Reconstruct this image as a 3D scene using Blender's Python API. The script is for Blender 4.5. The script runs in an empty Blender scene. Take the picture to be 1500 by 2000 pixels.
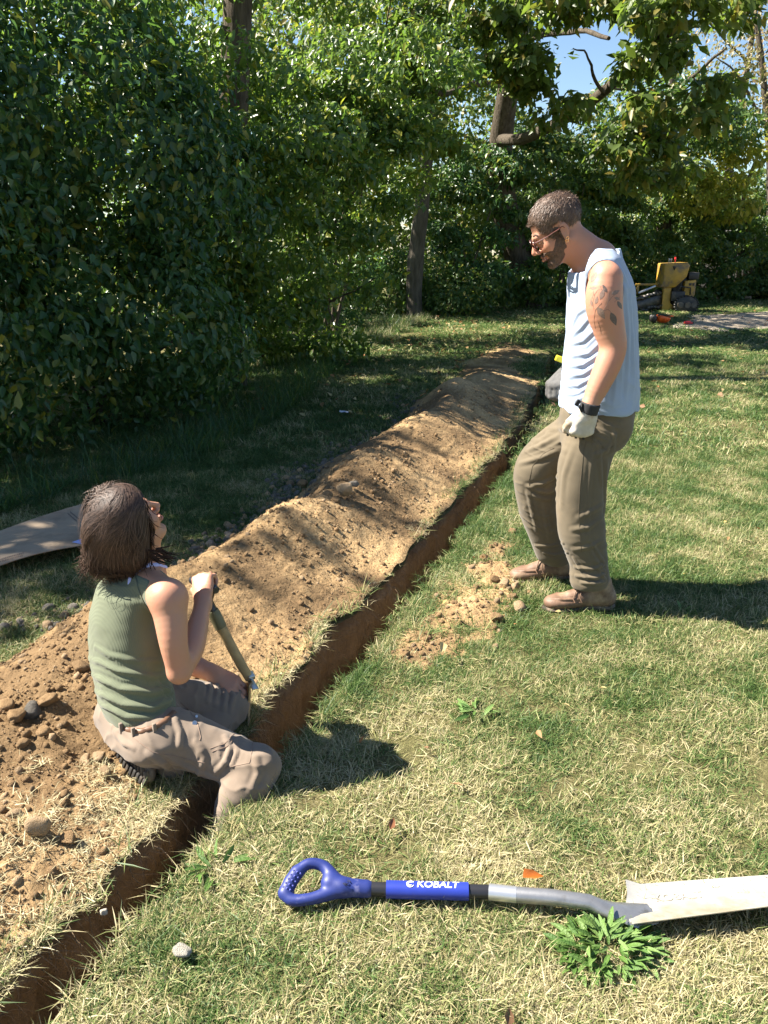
import bpy, math, random
import numpy as np
from mathutils import Vector, Matrix
from mathutils.bvhtree import BVHTree

random.seed(7)
RNG = np.random.default_rng(11)
scene = bpy.context.scene
COL = scene.collection

# ------------------------------------------------------------------ camera
PITCH = math.radians(17.7)
CAM_H = 1.5
FPX = 1632.0                       # focal length in pixels of the 1500x2000 photograph
cam_data = bpy.data.cameras.new('camera')
cam = bpy.data.objects.new('camera', cam_data)
COL.objects.link(cam)
cam.location = (0, 0, CAM_H)
cam.rotation_euler = (math.radians(90) - PITCH, 0, 0)
cam_data.sensor_fit = 'VERTICAL'
cam_data.sensor_height = 24.0
cam_data.lens = 24.0 * FPX / 2000.0
cam_data.clip_start = 0.05
cam_data.clip_end = 600
scene.camera = cam

# ------------------------------------------------------------------ sky, sun, exposure
SUN_EL = math.radians(47)
SUN_AZ = np.array([-1.0, 0.12])            # horizontal direction towards the sun
SUN_AZ = SUN_AZ / np.linalg.norm(SUN_AZ)
SUN = Vector((SUN_AZ[0] * math.cos(SUN_EL), SUN_AZ[1] * math.cos(SUN_EL), math.sin(SUN_EL)))
world = bpy.data.worlds.new('World')
scene.world = world
world.use_nodes = True
wn = world.node_tree.nodes
wl = world.node_tree.links
wn.clear()
w_out = wn.new('ShaderNodeOutputWorld')
w_bg = wn.new('ShaderNodeBackground')
w_sky = wn.new('ShaderNodeTexSky')
w_sky.sky_type = 'NISHITA'
w_sky.sun_disc = False
w_sky.sun_elevation = SUN_EL
w_sky.sun_rotation = math.atan2(SUN_AZ[0], SUN_AZ[1]) % (2 * math.pi)
w_sky.air_density = 1.0
w_sky.dust_density = 0.15
w_sky.ozone_density = 3.0
w_bg.inputs['Strength'].default_value = 0.050
wl.new(w_sky.outputs[0], w_bg.inputs[0])
wl.new(w_bg.outputs[0], w_out.inputs[0])

sun_data = bpy.data.lights.new('sun', 'SUN')
sun_data.energy = 5.0
sun_data.angle = math.radians(0.5)
sun_data.color = (1.0, 0.93, 0.82)
sun = bpy.data.objects.new('sun', sun_data)
COL.objects.link(sun)
sun.rotation_euler = SUN.to_track_quat('Z', 'Y').to_euler()
sun.location = (-20, -5, 25)

scene.view_settings.view_transform = 'Standard'
scene.view_settings.look = 'None'
scene.view_settings.gamma = 1.0
scene.view_settings.use_curve_mapping = False
scene.view_settings.exposure = 1.92
scene.cycles.max_bounces = 8
scene.cycles.transparent_max_bounces = 8
scene.cycles.use_adaptive_sampling = True
scene.cycles.use_denoising = True

# ------------------------------------------------------------------ measuring: photo pixel -> place in the world
CP, SP = math.cos(PITCH), math.sin(PITCH)
def ray(px, py):
    a, b = (px - 750.0) / FPX, (1000.0 - py) / FPX
    return np.array([a, CP + b * SP, -SP + b * CP])
def W(px, py, Y):                  # the point at depth y = Y
    r = ray(px, py)
    t = Y / r[1]
    return np.array([r[0] * t, Y, CAM_H + r[2] * t])
def G(px, py, z=0.0):              # the point on the level z
    r = ray(px, py)
    t = (z - CAM_H) / r[2]
    return np.array([r[0] * t, r[1] * t, z])

# ------------------------------------------------------------------ numpy noise
def _hash(ix, iy, iz, seed):
    h = (ix.astype(np.int64) * 374761393 + iy.astype(np.int64) * 668265263 + iz.astype(np.int64) * 2147483647 + seed * 1274126177) & 0xFFFFFFFF
    h = ((h ^ (h >> 13)) * 1274126177) & 0xFFFFFFFF
    h = h ^ (h >> 16)
    return (h & 0xFFFFFF).astype(np.float32) / np.float32(0xFFFFFF)
def vnoise(x, y, z=None, seed=0):
    x = np.asarray(x, np.float64); y = np.asarray(y, np.float64)
    z = np.zeros_like(x) if z is None else np.asarray(z, np.float64)
    fx, fy, fz = np.floor(x), np.floor(y), np.floor(z)
    tx, ty, tz = x - fx, y - fy, z - fz
    tx = tx * tx * (3 - 2 * tx); ty = ty * ty * (3 - 2 * ty); tz = tz * tz * (3 - 2 * tz)
    out = 0
    for dx in (0, 1):
        for dy in (0, 1):
            for dz in (0, 1):
                w = (tx if dx else 1 - tx) * (ty if dy else 1 - ty) * (tz if dz else 1 - tz)
                out = out + w * _hash(fx + dx, fy + dy, fz + dz, seed)
    return out * 2 - 1
def fbm(x, y, z=None, octaves=4, seed=0, gain=0.5):
    s, a, f, n = 0, 1.0, 1.0, 0
    for o in range(octaves):
        s = s + a * vnoise(np.asarray(x) * f, np.asarray(y) * f, None if z is None else np.asarray(z) * f, seed + o)
        n += a; a *= gain; f *= 2.03
    return s / n
def smooth(a, b, x):
    t = np.clip((np.asarray(x, float) - a) / (b - a), 0, 1)
    return t * t * (3 - 2 * t)

# ------------------------------------------------------------------ objects, names, labels
def tag(o, label=None, cat=None, group=None, kind=None):
    if label: o['label'] = label
    if cat: o['category'] = cat
    if group: o['group'] = group
    if kind: o['kind'] = kind
    return o
def link(o, parent=None):
    COL.objects.link(o)
    if parent is not None: o.parent = parent
    return o
def empty(name, loc=(0, 0, 0), label=None, cat=None, group=None):
    o = bpy.data.objects.new(name, None)
    o.empty_display_size = 0.1
    o.location = loc
    link(o)
    return tag(o, label, cat, group)
def mesh_np(name, V, tris=None, quads=None, smooth_shade=True, attrs=None):
    """mesh from numpy arrays: tris (n,3) and/or quads (n,4)"""
    V = np.asarray(V, np.float32)
    me = bpy.data.meshes.new(name)
    loops, starts, k = [], [], 0
    nf = 0
    for F in (tris, quads):
        if F is None or len(F) == 0: continue
        F = np.asarray(F, np.int32)
        loops.append(F.ravel())
        starts.append(np.arange(len(F), dtype=np.int32) * F.shape[1] + k)
        k += F.size; nf += len(F)
    L = np.concatenate(loops); S = np.concatenate(starts)
    me.vertices.add(len(V)); me.vertices.foreach_set('co', V.ravel())
    me.loops.add(len(L)); me.loops.foreach_set('vertex_index', L)
    me.polygons.add(nf); me.polygons.foreach_set('loop_start', S)
    me.update(calc_edges=True)
    if smooth_shade:
        me.polygons.foreach_set('use_smooth', np.ones(nf, bool))
    for an, av in (attrs or {}).items():
        av = np.asarray(av, np.float32)
        if av.ndim == 1:
            a = me.attributes.new(an, 'FLOAT', 'POINT'); a.data.foreach_set('value', av)
        else:
            a = me.attributes.new(an, 'FLOAT_COLOR', 'POINT')
            if av.shape[1] == 3: av = np.hstack([av, np.ones((len(av), 1), np.float32)])
            a.data.foreach_set('color', av.ravel())
    return me
def obj(name, me, mat=None, parent=None, loc=None):
    o = bpy.data.objects.new(name, me)
    if mat is not None:
        if len(me.materials) == 0: me.materials.append(mat)
    if loc is not None: o.location = loc
    return link(o, parent)

class MB:
    """collects simple shapes into one mesh"""
    def __init__(self): self.v, self.t, self.n = [], [], 0
    def add(self, V, T):
        V = np.asarray(V, float); T = np.asarray(T, int)
        self.v.append(V); self.t.append(T + self.n); self.n += len(V)
        return self
    def box(self, c, s, R=None, taper=1.0):
        q = np.array([[x, y, z] for x in (-.5, .5) for y in (-.5, .5) for z in (-.5, .5)], float)
        q[q[:, 2] > 0, :2] *= taper
        q = q * np.array(s, float)
        if R is not None: q = q @ np.asarray(R, float).T
        f = [(0, 1, 3), (0, 3, 2), (4, 6, 7), (4, 7, 5), (0, 4, 5), (0, 5, 1), (2, 3, 7), (2, 7, 6), (0, 2, 6), (0, 6, 4), (1, 5, 7), (1, 7, 3)]
        return self.add(q + np.array(c, float), f)
    def tube(self, pts, rad, n=10, caps=True, flat=None):
        pts = np.asarray(pts, float); m = len(pts)
        rad = np.broadcast_to(np.asarray(rad, float), (m,)) if np.ndim(rad) <= 1 else np.asarray(rad, float)
        tang = np.gradient(pts, axis=0); tang /= np.linalg.norm(tang, axis=1)[:, None] + 1e-9
        ref = np.array([0, 0, 1.0]) if abs(tang[0][2]) < 0.9 else np.array([0, 1.0, 0])
        if flat is not None: ref = np.asarray(flat, float)
        V = []
        a = np.linspace(0, 2 * math.pi, n, endpoint=False)
        u = np.cross(tang[0], ref); u /= np.linalg.norm(u) + 1e-9
        for i in range(m):
            u = u - tang[i] * np.dot(u, tang[i]); u /= np.linalg.norm(u) + 1e-9
            w = np.cross(tang[i], u)
            ru, rw = (rad[i], rad[i]) if rad.ndim == 1 else rad[i]
            V.append(pts[i] + np.outer(np.cos(a) * ru, u) + np.outer(np.sin(a) * rw, w))
        V = np.concatenate(V)
        T = []
        for i in range(m - 1):
            for j in range(n):
                p, q = i * n + j, i * n + (j + 1) % n
                T += [(p, q, q + n), (p, q + n, p + n)]
        if caps:
            b = len(V); V = np.vstack([V, pts[0], pts[-1]])
            for j in range(n):
                T += [(b, (j + 1) % n, j), (b + 1, (m - 1) * n + j, (m - 1) * n + (j + 1) % n)]
        return self.add(V, T)
    def prism(self, poly, ax_u, ax_v, ax_n, origin, thick):
        poly = np.asarray(poly, float); n = len(poly)
        o = np.asarray(origin, float); U, Vv, N = (np.asarray(k, float) for k in (ax_u, ax_v, ax_n))
        a = o + poly[:, :1] * U + poly[:, 1:] * Vv - N * thick / 2
        b = a + N * thick
        c0, c1 = a.mean(0), b.mean(0)
        V = np.vstack([a, b, c0[None], c1[None]])
        T = []
        for i in range(n):
            j = (i + 1) % n
            T += [(i, j, n + j), (i, n + j, n + i), (2 * n, j, i), (2 * n + 1, n + i, n + j)]
        return self.add(V, T)
    def mesh(self, name, smooth_shade=False):
        me = mesh_np(name, np.concatenate(self.v), tris=np.concatenate(self.t), smooth_shade=smooth_shade)
        return me
    def obj(self, name, mat, parent=None, smooth_shade=False, bevel=0):
        o = obj(name, self.mesh(name, smooth_shade), mat, parent)
        if smooth_shade:
            set_sharp(o.data)
        if bevel:
            md = o.modifiers.new('bevel', 'BEVEL'); md.width = bevel; md.segments = 2; md.limit_method = 'ANGLE'
        return o
def set_sharp(me, ang=45):
    try: me.set_sharp_from_angle(angle=math.radians(ang))
    except Exception: pass

def frame(d, up=(0, 0, 1)):
    """rows: right, forward(d), up as a 3x3 rotation whose columns are the axes"""
    f = np.asarray(d, float); f = f / np.linalg.norm(f)
    r = np.cross(f, np.asarray(up, float)); r /= np.linalg.norm(r)
    u = np.cross(r, f)
    return np.stack([r, f, u], axis=1)

# ------------------------------------------------------------------ materials
class NT:
    def __init__(self, name):
        self.m = bpy.data.materials.new(name); self.m.use_nodes = True
        self.t = self.m.node_tree; self.t.nodes.clear()
        self.out = self.n('ShaderNodeOutputMaterial')
    def n(self, kind, **kw):
        nd = self.t.nodes.new(kind)
        for k, v in kw.items():
            if k.startswith('i_'):
                nd.inputs[k[2:].replace('_', ' ')].default_value = v
            else: setattr(nd, k, v)
        return nd
    def l(self, a, b): self.t.links.new(a, b)
    def coord(self, world=False):
        if world: return self.n('ShaderNodeNewGeometry').outputs['Position']
        return self.n('ShaderNodeTexCoord').outputs['Object']
    def noise(self, vec, scale, detail=4, rough=0.55, dist=0.0, stretch=None):
        if stretch is not None:
            mp = self.n('ShaderNodeMapping'); mp.inputs['Scale'].default_value = stretch
            self.l(vec, mp.inputs['Vector']); vec = mp.outputs[0]
        nd = self.n('ShaderNodeTexNoise'); nd.inputs['Scale'].default_value = scale
        nd.inputs['Detail'].default_value = detail; nd.inputs['Roughness'].default_value = rough
        nd.inputs['Distortion'].default_value = dist
        self.l(vec, nd.inputs['Vector'])
        return nd.outputs['Fac']
    def ramp(self, fac, stops):
        nd = self.n('ShaderNodeValToRGB'); cr = nd.color_ramp
        while len(cr.elements) < len(stops): cr.elements.new(0.5)
        for e, (p, c) in zip(cr.elements, stops):
            e.position = p; e.color = (*c, 1) if len(c) == 3 else c
        self.l(fac, nd.inputs[0]); return nd.outputs[0]
    def mix(self, fac, a, b, mode='MIX'):
        nd = self.n('ShaderNodeMix', data_type='RGBA', blend_type=mode)
        for s, v in ((nd.inputs[0], fac), (nd.inputs[6], a), (nd.inputs[7], b)):
            if hasattr(v, 'is_linked') or hasattr(v, 'links'): self.l(v, s)
            else: s.default_value = v if not isinstance(v, tuple) else ((*v, 1) if len(v) == 3 else v)
        return nd.outputs[2]
    def math(self, op, a, b=0.0):
        nd = self.n('ShaderNodeMath', operation=op)
        for s, v in ((nd.inputs[0], a), (nd.inputs[1], b)):
            if hasattr(v, 'links'): self.l(v, s)
            else: s.default_value = v
        return nd.outputs[0]
    def attr(self, name, out='Fac'):
        return self.n('ShaderNodeAttribute', attribute_name=name).outputs[out]
    def bump(self, h, strength=0.3, dist=0.01, normal=None):
        nd = self.n('ShaderNodeBump'); nd.inputs['Strength'].default_value = strength; nd.inputs['Distance'].default_value = dist
        self.l(h, nd.inputs['Height'])
        if normal is not None: self.l(normal, nd.inputs['Normal'])
        return nd.outputs[0]
    def pbr(self, color, rough=0.7, metal=0.0, normal=None, spec=0.5, translucent=0.0, sheen=0.0, subsurf=0.0, trans_color=None):
        p = self.n('ShaderNodeBsdfPrincipled')
        for s, v in ((p.inputs['Base Color'], color), (p.inputs['Roughness'], rough), (p.inputs['Metallic'], metal)):
            if hasattr(v, 'links'): self.l(v, s)
            else: s.default_value = (*v, 1) if isinstance(v, tuple) and len(v) == 3 else v
        p.inputs['Specular IOR Level'].default_value = spec
        if sheen: p.inputs['Sheen Weight'].default_value = sheen; p.inputs['Sheen Roughness'].default_value = 0.5
        if subsurf:
            p.inputs['Subsurface Weight'].default_value = subsurf
            p.inputs['Subsurface Radius'].default_value = (1.0, 0.35, 0.2); p.inputs['Subsurface Scale'].default_value = 0.006
        if normal is not None: self.l(normal, p.inputs['Normal'])
        sh = p.outputs[0]
        if translucent:
            tr = self.n('ShaderNodeBsdfTranslucent')
            c = trans_color if trans_color is not None else color
            if hasattr(c, 'links'): self.l(c, tr.inputs[0])
            else: tr.inputs[0].default_value = (*c, 1)
            mx = self.n('ShaderNodeMixShader'); mx.inputs[0].default_value = translucent
            self.l(sh, mx.inputs[1]); self.l(tr.outputs[0], mx.inputs[2]); sh = mx.outputs[0]
        self.l(sh, self.out.inputs[0])
        self.p = p
        return self.m

def simple(name, color, rough=0.6, metal=0.0, var=0.12, scale=20.0, bump=0.15, bdist=0.002, spec=0.5, dirt=None, dirt_amt=0.0, **kw):
    """coloured surface with a little mottling, wear and relief"""
    N = NT(name); co = N.coord()
    f = N.noise(co, scale, 5, 0.6)
    lo = tuple(max(0, c * (1 - var)) for c in color); hi = tuple(min(1, c * (1 + var)) for c in color)
    c = N.ramp(f, [(0.3, lo), (0.7, hi)])
    if dirt is not None:
        f2 = N.noise(co, scale * 0.4, 6, 0.65)
        m = N.ramp(f2, [(0.62 - dirt_amt * 0.3, (0, 0, 0)), (0.72 - dirt_amt * 0.2, (1, 1, 1))])
        c = N.mix(m, c, dirt)
    nb = N.bump(N.noise(co, scale * 4, 4, 0.6), bump, bdist)
    return N.pbr(c, rough, metal, nb, spec, **kw)
# ================================================================== ground, trench, spoil
EDGE_PX = [(100, 1990), (270, 1830), (480, 1580), (640, 1355), (700, 1290), (850, 1130), (910, 1050), (985, 960), (1010, 900), (1050, 800), (1090, 740)]
_e = np.array([G(*p)[:2] for p in EDGE_PX])
_cf = np.polyfit(_e[:, 1], _e[:, 0], 2)
_y0, _y1 = 0.9, 9.5
def xedge(y):                      # smooth line of the trench's right edge, straight beyond the measured stretch
    y = np.asarray(y, float)
    yc = np.clip(y, _y0, _y1)
    base = np.polyval(_cf, yc)
    d = np.polyval(np.polyder(_cf), yc)
    return base + d * (y - yc)
def twidth(y):
    y = np.asarray(y, float)
    return (0.20 + 0.05 * np.exp(-((y - 3.0) / 0.8) ** 2)) * (1 - smooth(16.2, 17.6, y)) + 0.0005
def xR(y): return xedge(y) + 0.018 * (1 - smooth(15.5, 16.5, y)) * fbm(np.asarray(y) * 5, np.asarray(y) * 0 + 3.3, octaves=4, seed=4)
def xL(y): return xedge(y) - twidth(y) + 0.052 * (1 - smooth(15.5, 16.5, y)) * fbm(np.asarray(y) * 4.2, np.asarray(y) * 0 + 8.1, octaves=4, seed=9)
def tdepth(y): return 0.52 * smooth(-3, -1.5, y) * (1 - smooth(15.5, 17.5, y))
def zground(x, y):
    x = np.asarray(x, float); y = np.asarray(y, float)
    return 0.02 * fbm(x * 0.8, y * 0.8, octaves=3, seed=21) + 0.008 * fbm(x * 5, y * 5, octaves=2, seed=22)
def mound_h(x, y):
    """height of the spoil bank on the left of the trench above the ground (negative where there is none)"""
    x = np.asarray(x, float); y = np.asarray(y, float)
    u = xL(y) - x                  # distance from the left lip
    far = smooth(2.35, 2.95, y)    # full bank from here on
    end = 1 - 0.75 * smooth(7.5, 11.0, y) - 0.25 * smooth(12.0, 15.0, y)
    lump = 0.035 * np.sin(y * 6.0 + 0.9 * np.sin(y * 1.7) + 2.4) + 0.06 * fbm(x * 1.6, y * 1.6, octaves=3, seed=31)
    wid = 1.08 + 0.10 * np.sin(y * 2.3 + 1) + 0.1 * fbm(y * 1.3, y * 0, octaves=2, seed=32) + 0.02 * np.clip(y - 4, 0, 10)
    t = u / wid
    prof = np.where(t < 0.58, 0.10 + 0.90 * smooth(0.0, 0.58, t), 1 - 1.08 * smooth(0.56, 1.02, t))
    big = (0.225 + lump) * prof - 0.012 * smooth(0.9, 1.1, t)
    # nearer than the woman: a thin spread of loose earth
    wn_ = 1.15 + 0.25 * fbm(y * 2.1, y * 0 + 5, octaves=2, seed=33)
    thin = 0.055 + 0.05 * fbm(x * 3.0, y * 3.0, octaves=3, seed=34) + 0.05 * np.exp(-((u - 0.75) / 0.25) ** 2)
    near = thin * (1 - 1.3 * smooth(wn_ * 0.75, wn_ * 1.25, u)) * smooth(0.0, 0.3, u) + 0.004 * smooth(0.03, 0.08, u) - 0.004 + 0.012 * (1 - smooth(0.8, 1.2, u))
    h = near * (1 - far) + big * far
    # the woman's hollow beside the trench
    h = h - 0.06 * np.exp(-(((x + 0.72) / 0.30) ** 2 + ((y - 2.25) / 0.22) ** 2))
    rough = 0.016 * fbm(x * 12, y * 12, octaves=4, seed=35) + 0.016 * np.abs(fbm(x * 28, y * 28, octaves=2, seed=36))
    return np.where(u < 0, -0.05, h * end - 0.03 * (1 - end) + rough * smooth(-0.01, 0.03, h))
PATCH = np.array([G(*p)[:2] for p in [(690, 1315), (735, 1245), (790, 1185), (840, 1140), (890, 1090), (950, 1045), (1030, 1060), (1055, 1130), (1040, 1200), (1000, 1255), (930, 1295), (810, 1320)]])
def _poly_dist(x, y, poly):
    x = np.asarray(x, float); y = np.asarray(y, float)
    d = np.full(x.shape, 1e9); inside = np.zeros(x.shape, bool)
    n = len(poly)
    for i in range(n):
        a, b = poly[i], poly[(i + 1) % n]
        e = b - a; t = np.clip(((x - a[0]) * e[0] + (y - a[1]) * e[1]) / (e @ e), 0, 1)
        d = np.minimum(d, np.hypot(x - a[0] - t * e[0], y - a[1] - t * e[1]))
        c = ((a[1] > y) != (b[1] > y)) & (x < (b[0] - a[0]) * (y - a[1]) / (b[1] - a[1] + 1e-12) + a[0])
        inside ^= c
    return np.where(inside, d, -d)
def patch_h(x, y):
    d = _poly_dist(x, y, PATCH) + 0.05 * fbm(np.asarray(x) * 6, np.asarray(y) * 6, octaves=3, seed=41)
    h = 0.024 * smooth(-0.02, 0.25, d) + 0.022 * fbm(np.asarray(x) * 9, np.asarray(y) * 9, octaves=3, seed=42) * smooth(0, .1, d) - 0.012
    return np.where(d < -0.05, -0.05, h + 0.010 * np.abs(fbm(np.asarray(x) * 32, np.asarray(y) * 32, octaves=2, seed=43)) * smooth(0, .05, d))
def in_trench(x, y, m=0.0): return (x < xR(y) + m) & (x > xL(y) - m)
def ztop(x, y):
    """top of whatever earth is here"""
    x = np.asarray(x, float); y = np.asarray(y, float)
    z = zground(x, y)
    z = z + np.maximum(0, mound_h(x, y)) + np.maximum(0, patch_h(x, y))
    return z

# --- materials
def soil_material(name, c0, c1, c2, dark, bump=0.9):
    N = NT(name); co = N.coord(True)
    f = N.noise(co, 3.0, 6, 0.6)
    c = N.ramp(f, [(0.3, c0), (0.5, c1), (0.72, c2)])
    g = N.noise(co, 55, 3, 0.7)
    c = N.mix(N.ramp(g, [(0.35, (0.55, 0.55, 0.55)), (0.65, (1.1, 1.1, 1.1))]), (0.5, 0.5, 0.5), c, 'MULTIPLY') if False else N.mix(0.75, c, N.ramp(g, [(0.3, tuple(v * 0.6 for v in c1)), (0.5, c1), (0.72, c2)]))
    d = N.noise(co, 1.1, 5, 0.65)
    c = N.mix(N.ramp(d, [(0.42, (0, 0, 0)), (0.56, (0.85, 0.85, 0.85))]), c, dark)
    h1 = N.noise(co, 40, 6, 0.7); h2 = N.noise(co, 150, 4, 0.7)
    vor = N.n('ShaderNodeTexVoronoi'); vor.inputs['Scale'].default_value = 65; N.l(co, vor.inputs['Vector'])
    h = N.math('ADD', N.math('MULTIPLY', h1, 1.0), N.math('MULTIPLY', vor.outputs['Distance'], -0.2))
    nb = N.bump(h, bump, 0.02); nb = N.bump(h2, 0.5, 0.006, nb)
    return N.pbr(c, 0.95, 0, nb, 0.15)
M_SOIL = soil_material('loose_earth', (0.31, 0.195, 0.092), (0.43, 0.285, 0.14), (0.54, 0.39, 0.215), (0.15, 0.095, 0.048))
def ground_material():
    N = NT('lawn_soil'); co = N.coord(True)
    f = N.noise(co, 1.6, 5, 0.6)
    c = N.ramp(f, [(0.35, (0.13, 0.10, 0.05)), (0.55, (0.11, 0.105, 0.042)), (0.7, (0.07, 0.09, 0.03))])
    g = N.noise(co, 60, 4, 0.7, stretch=(1, 1, 1))
    c = N.mix(0.45, c, N.ramp(g, [(0.3, (0.06, 0.06, 0.02)), (0.55, (0.20, 0.18, 0.08)), (0.75, (0.36, 0.31, 0.16))]))
    nb = N.bump(N.noise(co, 90, 5, 0.7), 0.9, 0.02)
    return N.pbr(c, 0.95, 0, nb, 0.1)
M_GROUND = ground_material()
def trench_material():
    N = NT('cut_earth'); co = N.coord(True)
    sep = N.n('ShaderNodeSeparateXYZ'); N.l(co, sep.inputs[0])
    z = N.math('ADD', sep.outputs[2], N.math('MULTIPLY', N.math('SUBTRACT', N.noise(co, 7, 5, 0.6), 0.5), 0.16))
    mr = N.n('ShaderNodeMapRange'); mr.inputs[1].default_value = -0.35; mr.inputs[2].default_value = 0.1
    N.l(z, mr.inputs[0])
    c = N.ramp(mr.outputs[0], [(0.0, (0.13, 0.102, 0.068)), (0.35, (0.34, 0.25, 0.15)), (0.60, (0.37, 0.275, 0.17)), (0.74, (0.12, 0.078, 0.045)), (0.95, (0.08, 0.055, 0.035))])  # dark topsoil above; floor stop darkened, deep shade put into the colour
    g = N.noise(co, 40, 5, 0.7, stretch=(1, 1, 0.5))
    c = N.mix(0.4, c, N.ramp(g, [(0.3, (0.09, 0.065, 0.04)), (0.7, (0.30, 0.23, 0.15))]))
    nb = N.bump(N.noise(co, 28, 6, 0.7, stretch=(1, 1, 0.6)), 1.0, 0.03); nb = N.bump(N.noise(co, 130, 4, 0.7), 0.5, 0.006, nb)
    return N.pbr(c, 0.95, 0, nb, 0.1)
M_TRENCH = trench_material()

# --- rows and columns
def rows():
    ys = [-40, -25, -15, -9, -6, -4, -3]
    y = -2.5
    while y < 0.6: ys.append(y); y += 0.12
    y = 0.6
    while y < 26: ys.append(y); y *= 1.0078
    while y < 160: ys.append(y); y *= 1.12
    return np.array(ys)
YS = rows()
def cols():
    u, s, out = 0.0, 0.012, [0.0]
    while u < 90: u += s; out.append(u); s *= 1.045 if u > 0.15 else 1.0
    return np.array(out)
US = cols()
def strip(sign):
    Y, U = np.meshgrid(YS, US, indexing='ij')
    fade = np.exp(-U / 0.3)
    edge = (xR if sign > 0 else xL)(YS)[:, None]
    smooth_edge = (xedge(YS) if sign > 0 else xedge(YS) - twidth(YS))[:, None]
    X = smooth_edge * (1 - fade) + edge * fade + sign * U
    Z = zground(X, Y) - 0.012 * np.exp(-U / 0.02)
    n, m = Y.shape
    i = np.arange(n - 1)[:, None] * m + np.arange(m - 1)[None]
    q = np.stack([i, i + 1, i + m + 1, i + m], -1).reshape(-1, 4)
    if sign < 0: q = q[:, ::-1]
    return np.stack([X, Y, Z], -1).reshape(-1, 3), q
Vr, Qr = strip(1); Vl, Ql = strip(-1)
ground = obj('ground', mesh_np('ground', np.vstack([Vr, Vl]), quads=np.vstack([Qr, Ql + len(Vr)])), M_GROUND)
tag(ground, kind='structure')
# trench: left wall, floor, right wall
def make_trench():
    zs = np.array([0, .012, .03, .05, .075, .105, .14, .18, .23, .29, .36, .44, 1.0])
    ys = YS[(YS >= -2.6) & (YS <= 18)]
    secs = []
    zl = zground(xL(ys), ys) - 0.012; zr = zground(xR(ys), ys) - 0.012
    dep = tdepth(ys)
    for side, xe, z0 in ((-1, xL(ys), zl), (1, xR(ys), zr)):
        lines = []
        for k, d in enumerate(zs):
            dd = np.minimum(d, 1) if d < 1 else 1
            zz = z0 - (d * dep if d == 1 else np.minimum(d, dep * (0.9 + 0.001 * k)))
            rough = 0.036 * fbm(ys * 9, zz * 9 + side * 7, octaves=4, seed=51) + 0.018 * fbm(ys * 30, zz * 26 + side * 7, octaves=2, seed=52)
            under = 0.02 * smooth(0.03, 0.12, d) - 0.015 * smooth(0.3, 0.5, d)      # the sod overhangs a little
            lines.append(np.stack([xe + side * (under + rough * smooth(0.0, 0.03, d)), ys, zz], -1))
        secs.append(lines)
    L, R = secs
    fl = [L[-1] * (1 - t) + R[-1] * t + np.stack([0 * ys, 0 * ys, 0.02 * fbm(ys * 6, ys * 0 + t * 9, octaves=3, seed=55)], -1) for t in (0.25, 0.5, 0.75)]
    lines = L + fl + R[::-1]
    V = np.stack(lines, 1); n, m = V.shape[:2]
    i = np.arange(n - 1)[:, None] * m + np.arange(m - 1)[None]
    q = np.stack([i, i + 1, i + m + 1, i + m], -1).reshape(-1, 4)
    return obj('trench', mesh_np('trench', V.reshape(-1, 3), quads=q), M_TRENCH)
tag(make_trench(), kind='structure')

def height_patch(name, X, Y, H, mat, zmin=-0.02):
    Z = zground(X, Y) + H
    n, m = X.shape
    i = np.arange(n - 1)[:, None] * m + np.arange(m - 1)[None]
    q = np.stack([i, i + 1, i + m + 1, i + m], -1).reshape(-1, 4)
    hm = H.ravel()[q].max(1)
    q = q[hm > zmin]
    V = np.stack([X, Y, Z], -1).reshape(-1, 3)
    used = np.unique(q); mp = np.zeros(len(V), int); mp[used] = np.arange(len(used))
    return obj(name, mesh_np(name, V[used], quads=mp[q]), mat)
ys = YS[(YS > 0.55) & (YS < 17.5)]
uu = np.concatenate([np.arange(0, 1.0, 0.0125), np.arange(1.0, 2.2, 0.03)])
Yg, Ug = np.meshgrid(ys, uu, indexing='ij')
Xg = xL(ys)[:, None] - Ug
Xg[:, 0] += 0.004
Hg = mound_h(np.minimum(Xg, xL(ys)[:, None] - 1e-4), Yg)
Hg[:, 0] -= 0.01
# crumbly edges where the bank meets the cut
tag(height_patch('spoil_bank', Xg, Yg, Hg, M_SOIL), kind='structure')
gx, gy = np.meshgrid(np.arange(-0.35, 1.25, 0.011), np.arange(2.5, 4.6, 0.011), indexing='ij')
pm = patch_h(gx, gy); pm = np.where(gx < xR(gy) + 0.015, -0.05, pm)
tag(height_patch('soil_patch', gx, gy, pm, M_SOIL, -0.008), kind='structure')
# worn gravel track near the machine
TRACK = np.array([G(*p)[:2] for p in [(1305, 640), (1350, 617), (1500, 608), (1700, 604), (1900, 618), (1700, 640), (1500, 645), (1400, 648)]])
gx, gy = np.meshgrid(np.arange(4.5, 16, 0.1), np.arange(12.5, 24, 0.1), indexing='ij')
td = _poly_dist(gx, gy, TRACK) + 0.4 * fbm(gx * 1.2, gy * 1.2, octaves=3, seed=61)
def track_material():
    N = NT('worn_gravel'); co = N.coord(True)
    c = N.ramp(N.noise(co, 6, 6, 0.7), [(0.3, (0.20, 0.165, 0.12)), (0.6, (0.33, 0.28, 0.22)), (0.75, (0.42, 0.37, 0.30))])
    return N.pbr(c, 0.95, 0, N.bump(N.noise(co, 40, 5, 0.7), 0.8, 0.03), 0.1)
tag(height_patch('dirt_track', gx, gy, np.where(td > 0, 0.03 * smooth(0, 0.3, td) + 0.008 * fbm(gx * 5, gy * 5, octaves=2, seed=62), -0.05), track_material(), 0.0), kind='structure')
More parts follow.
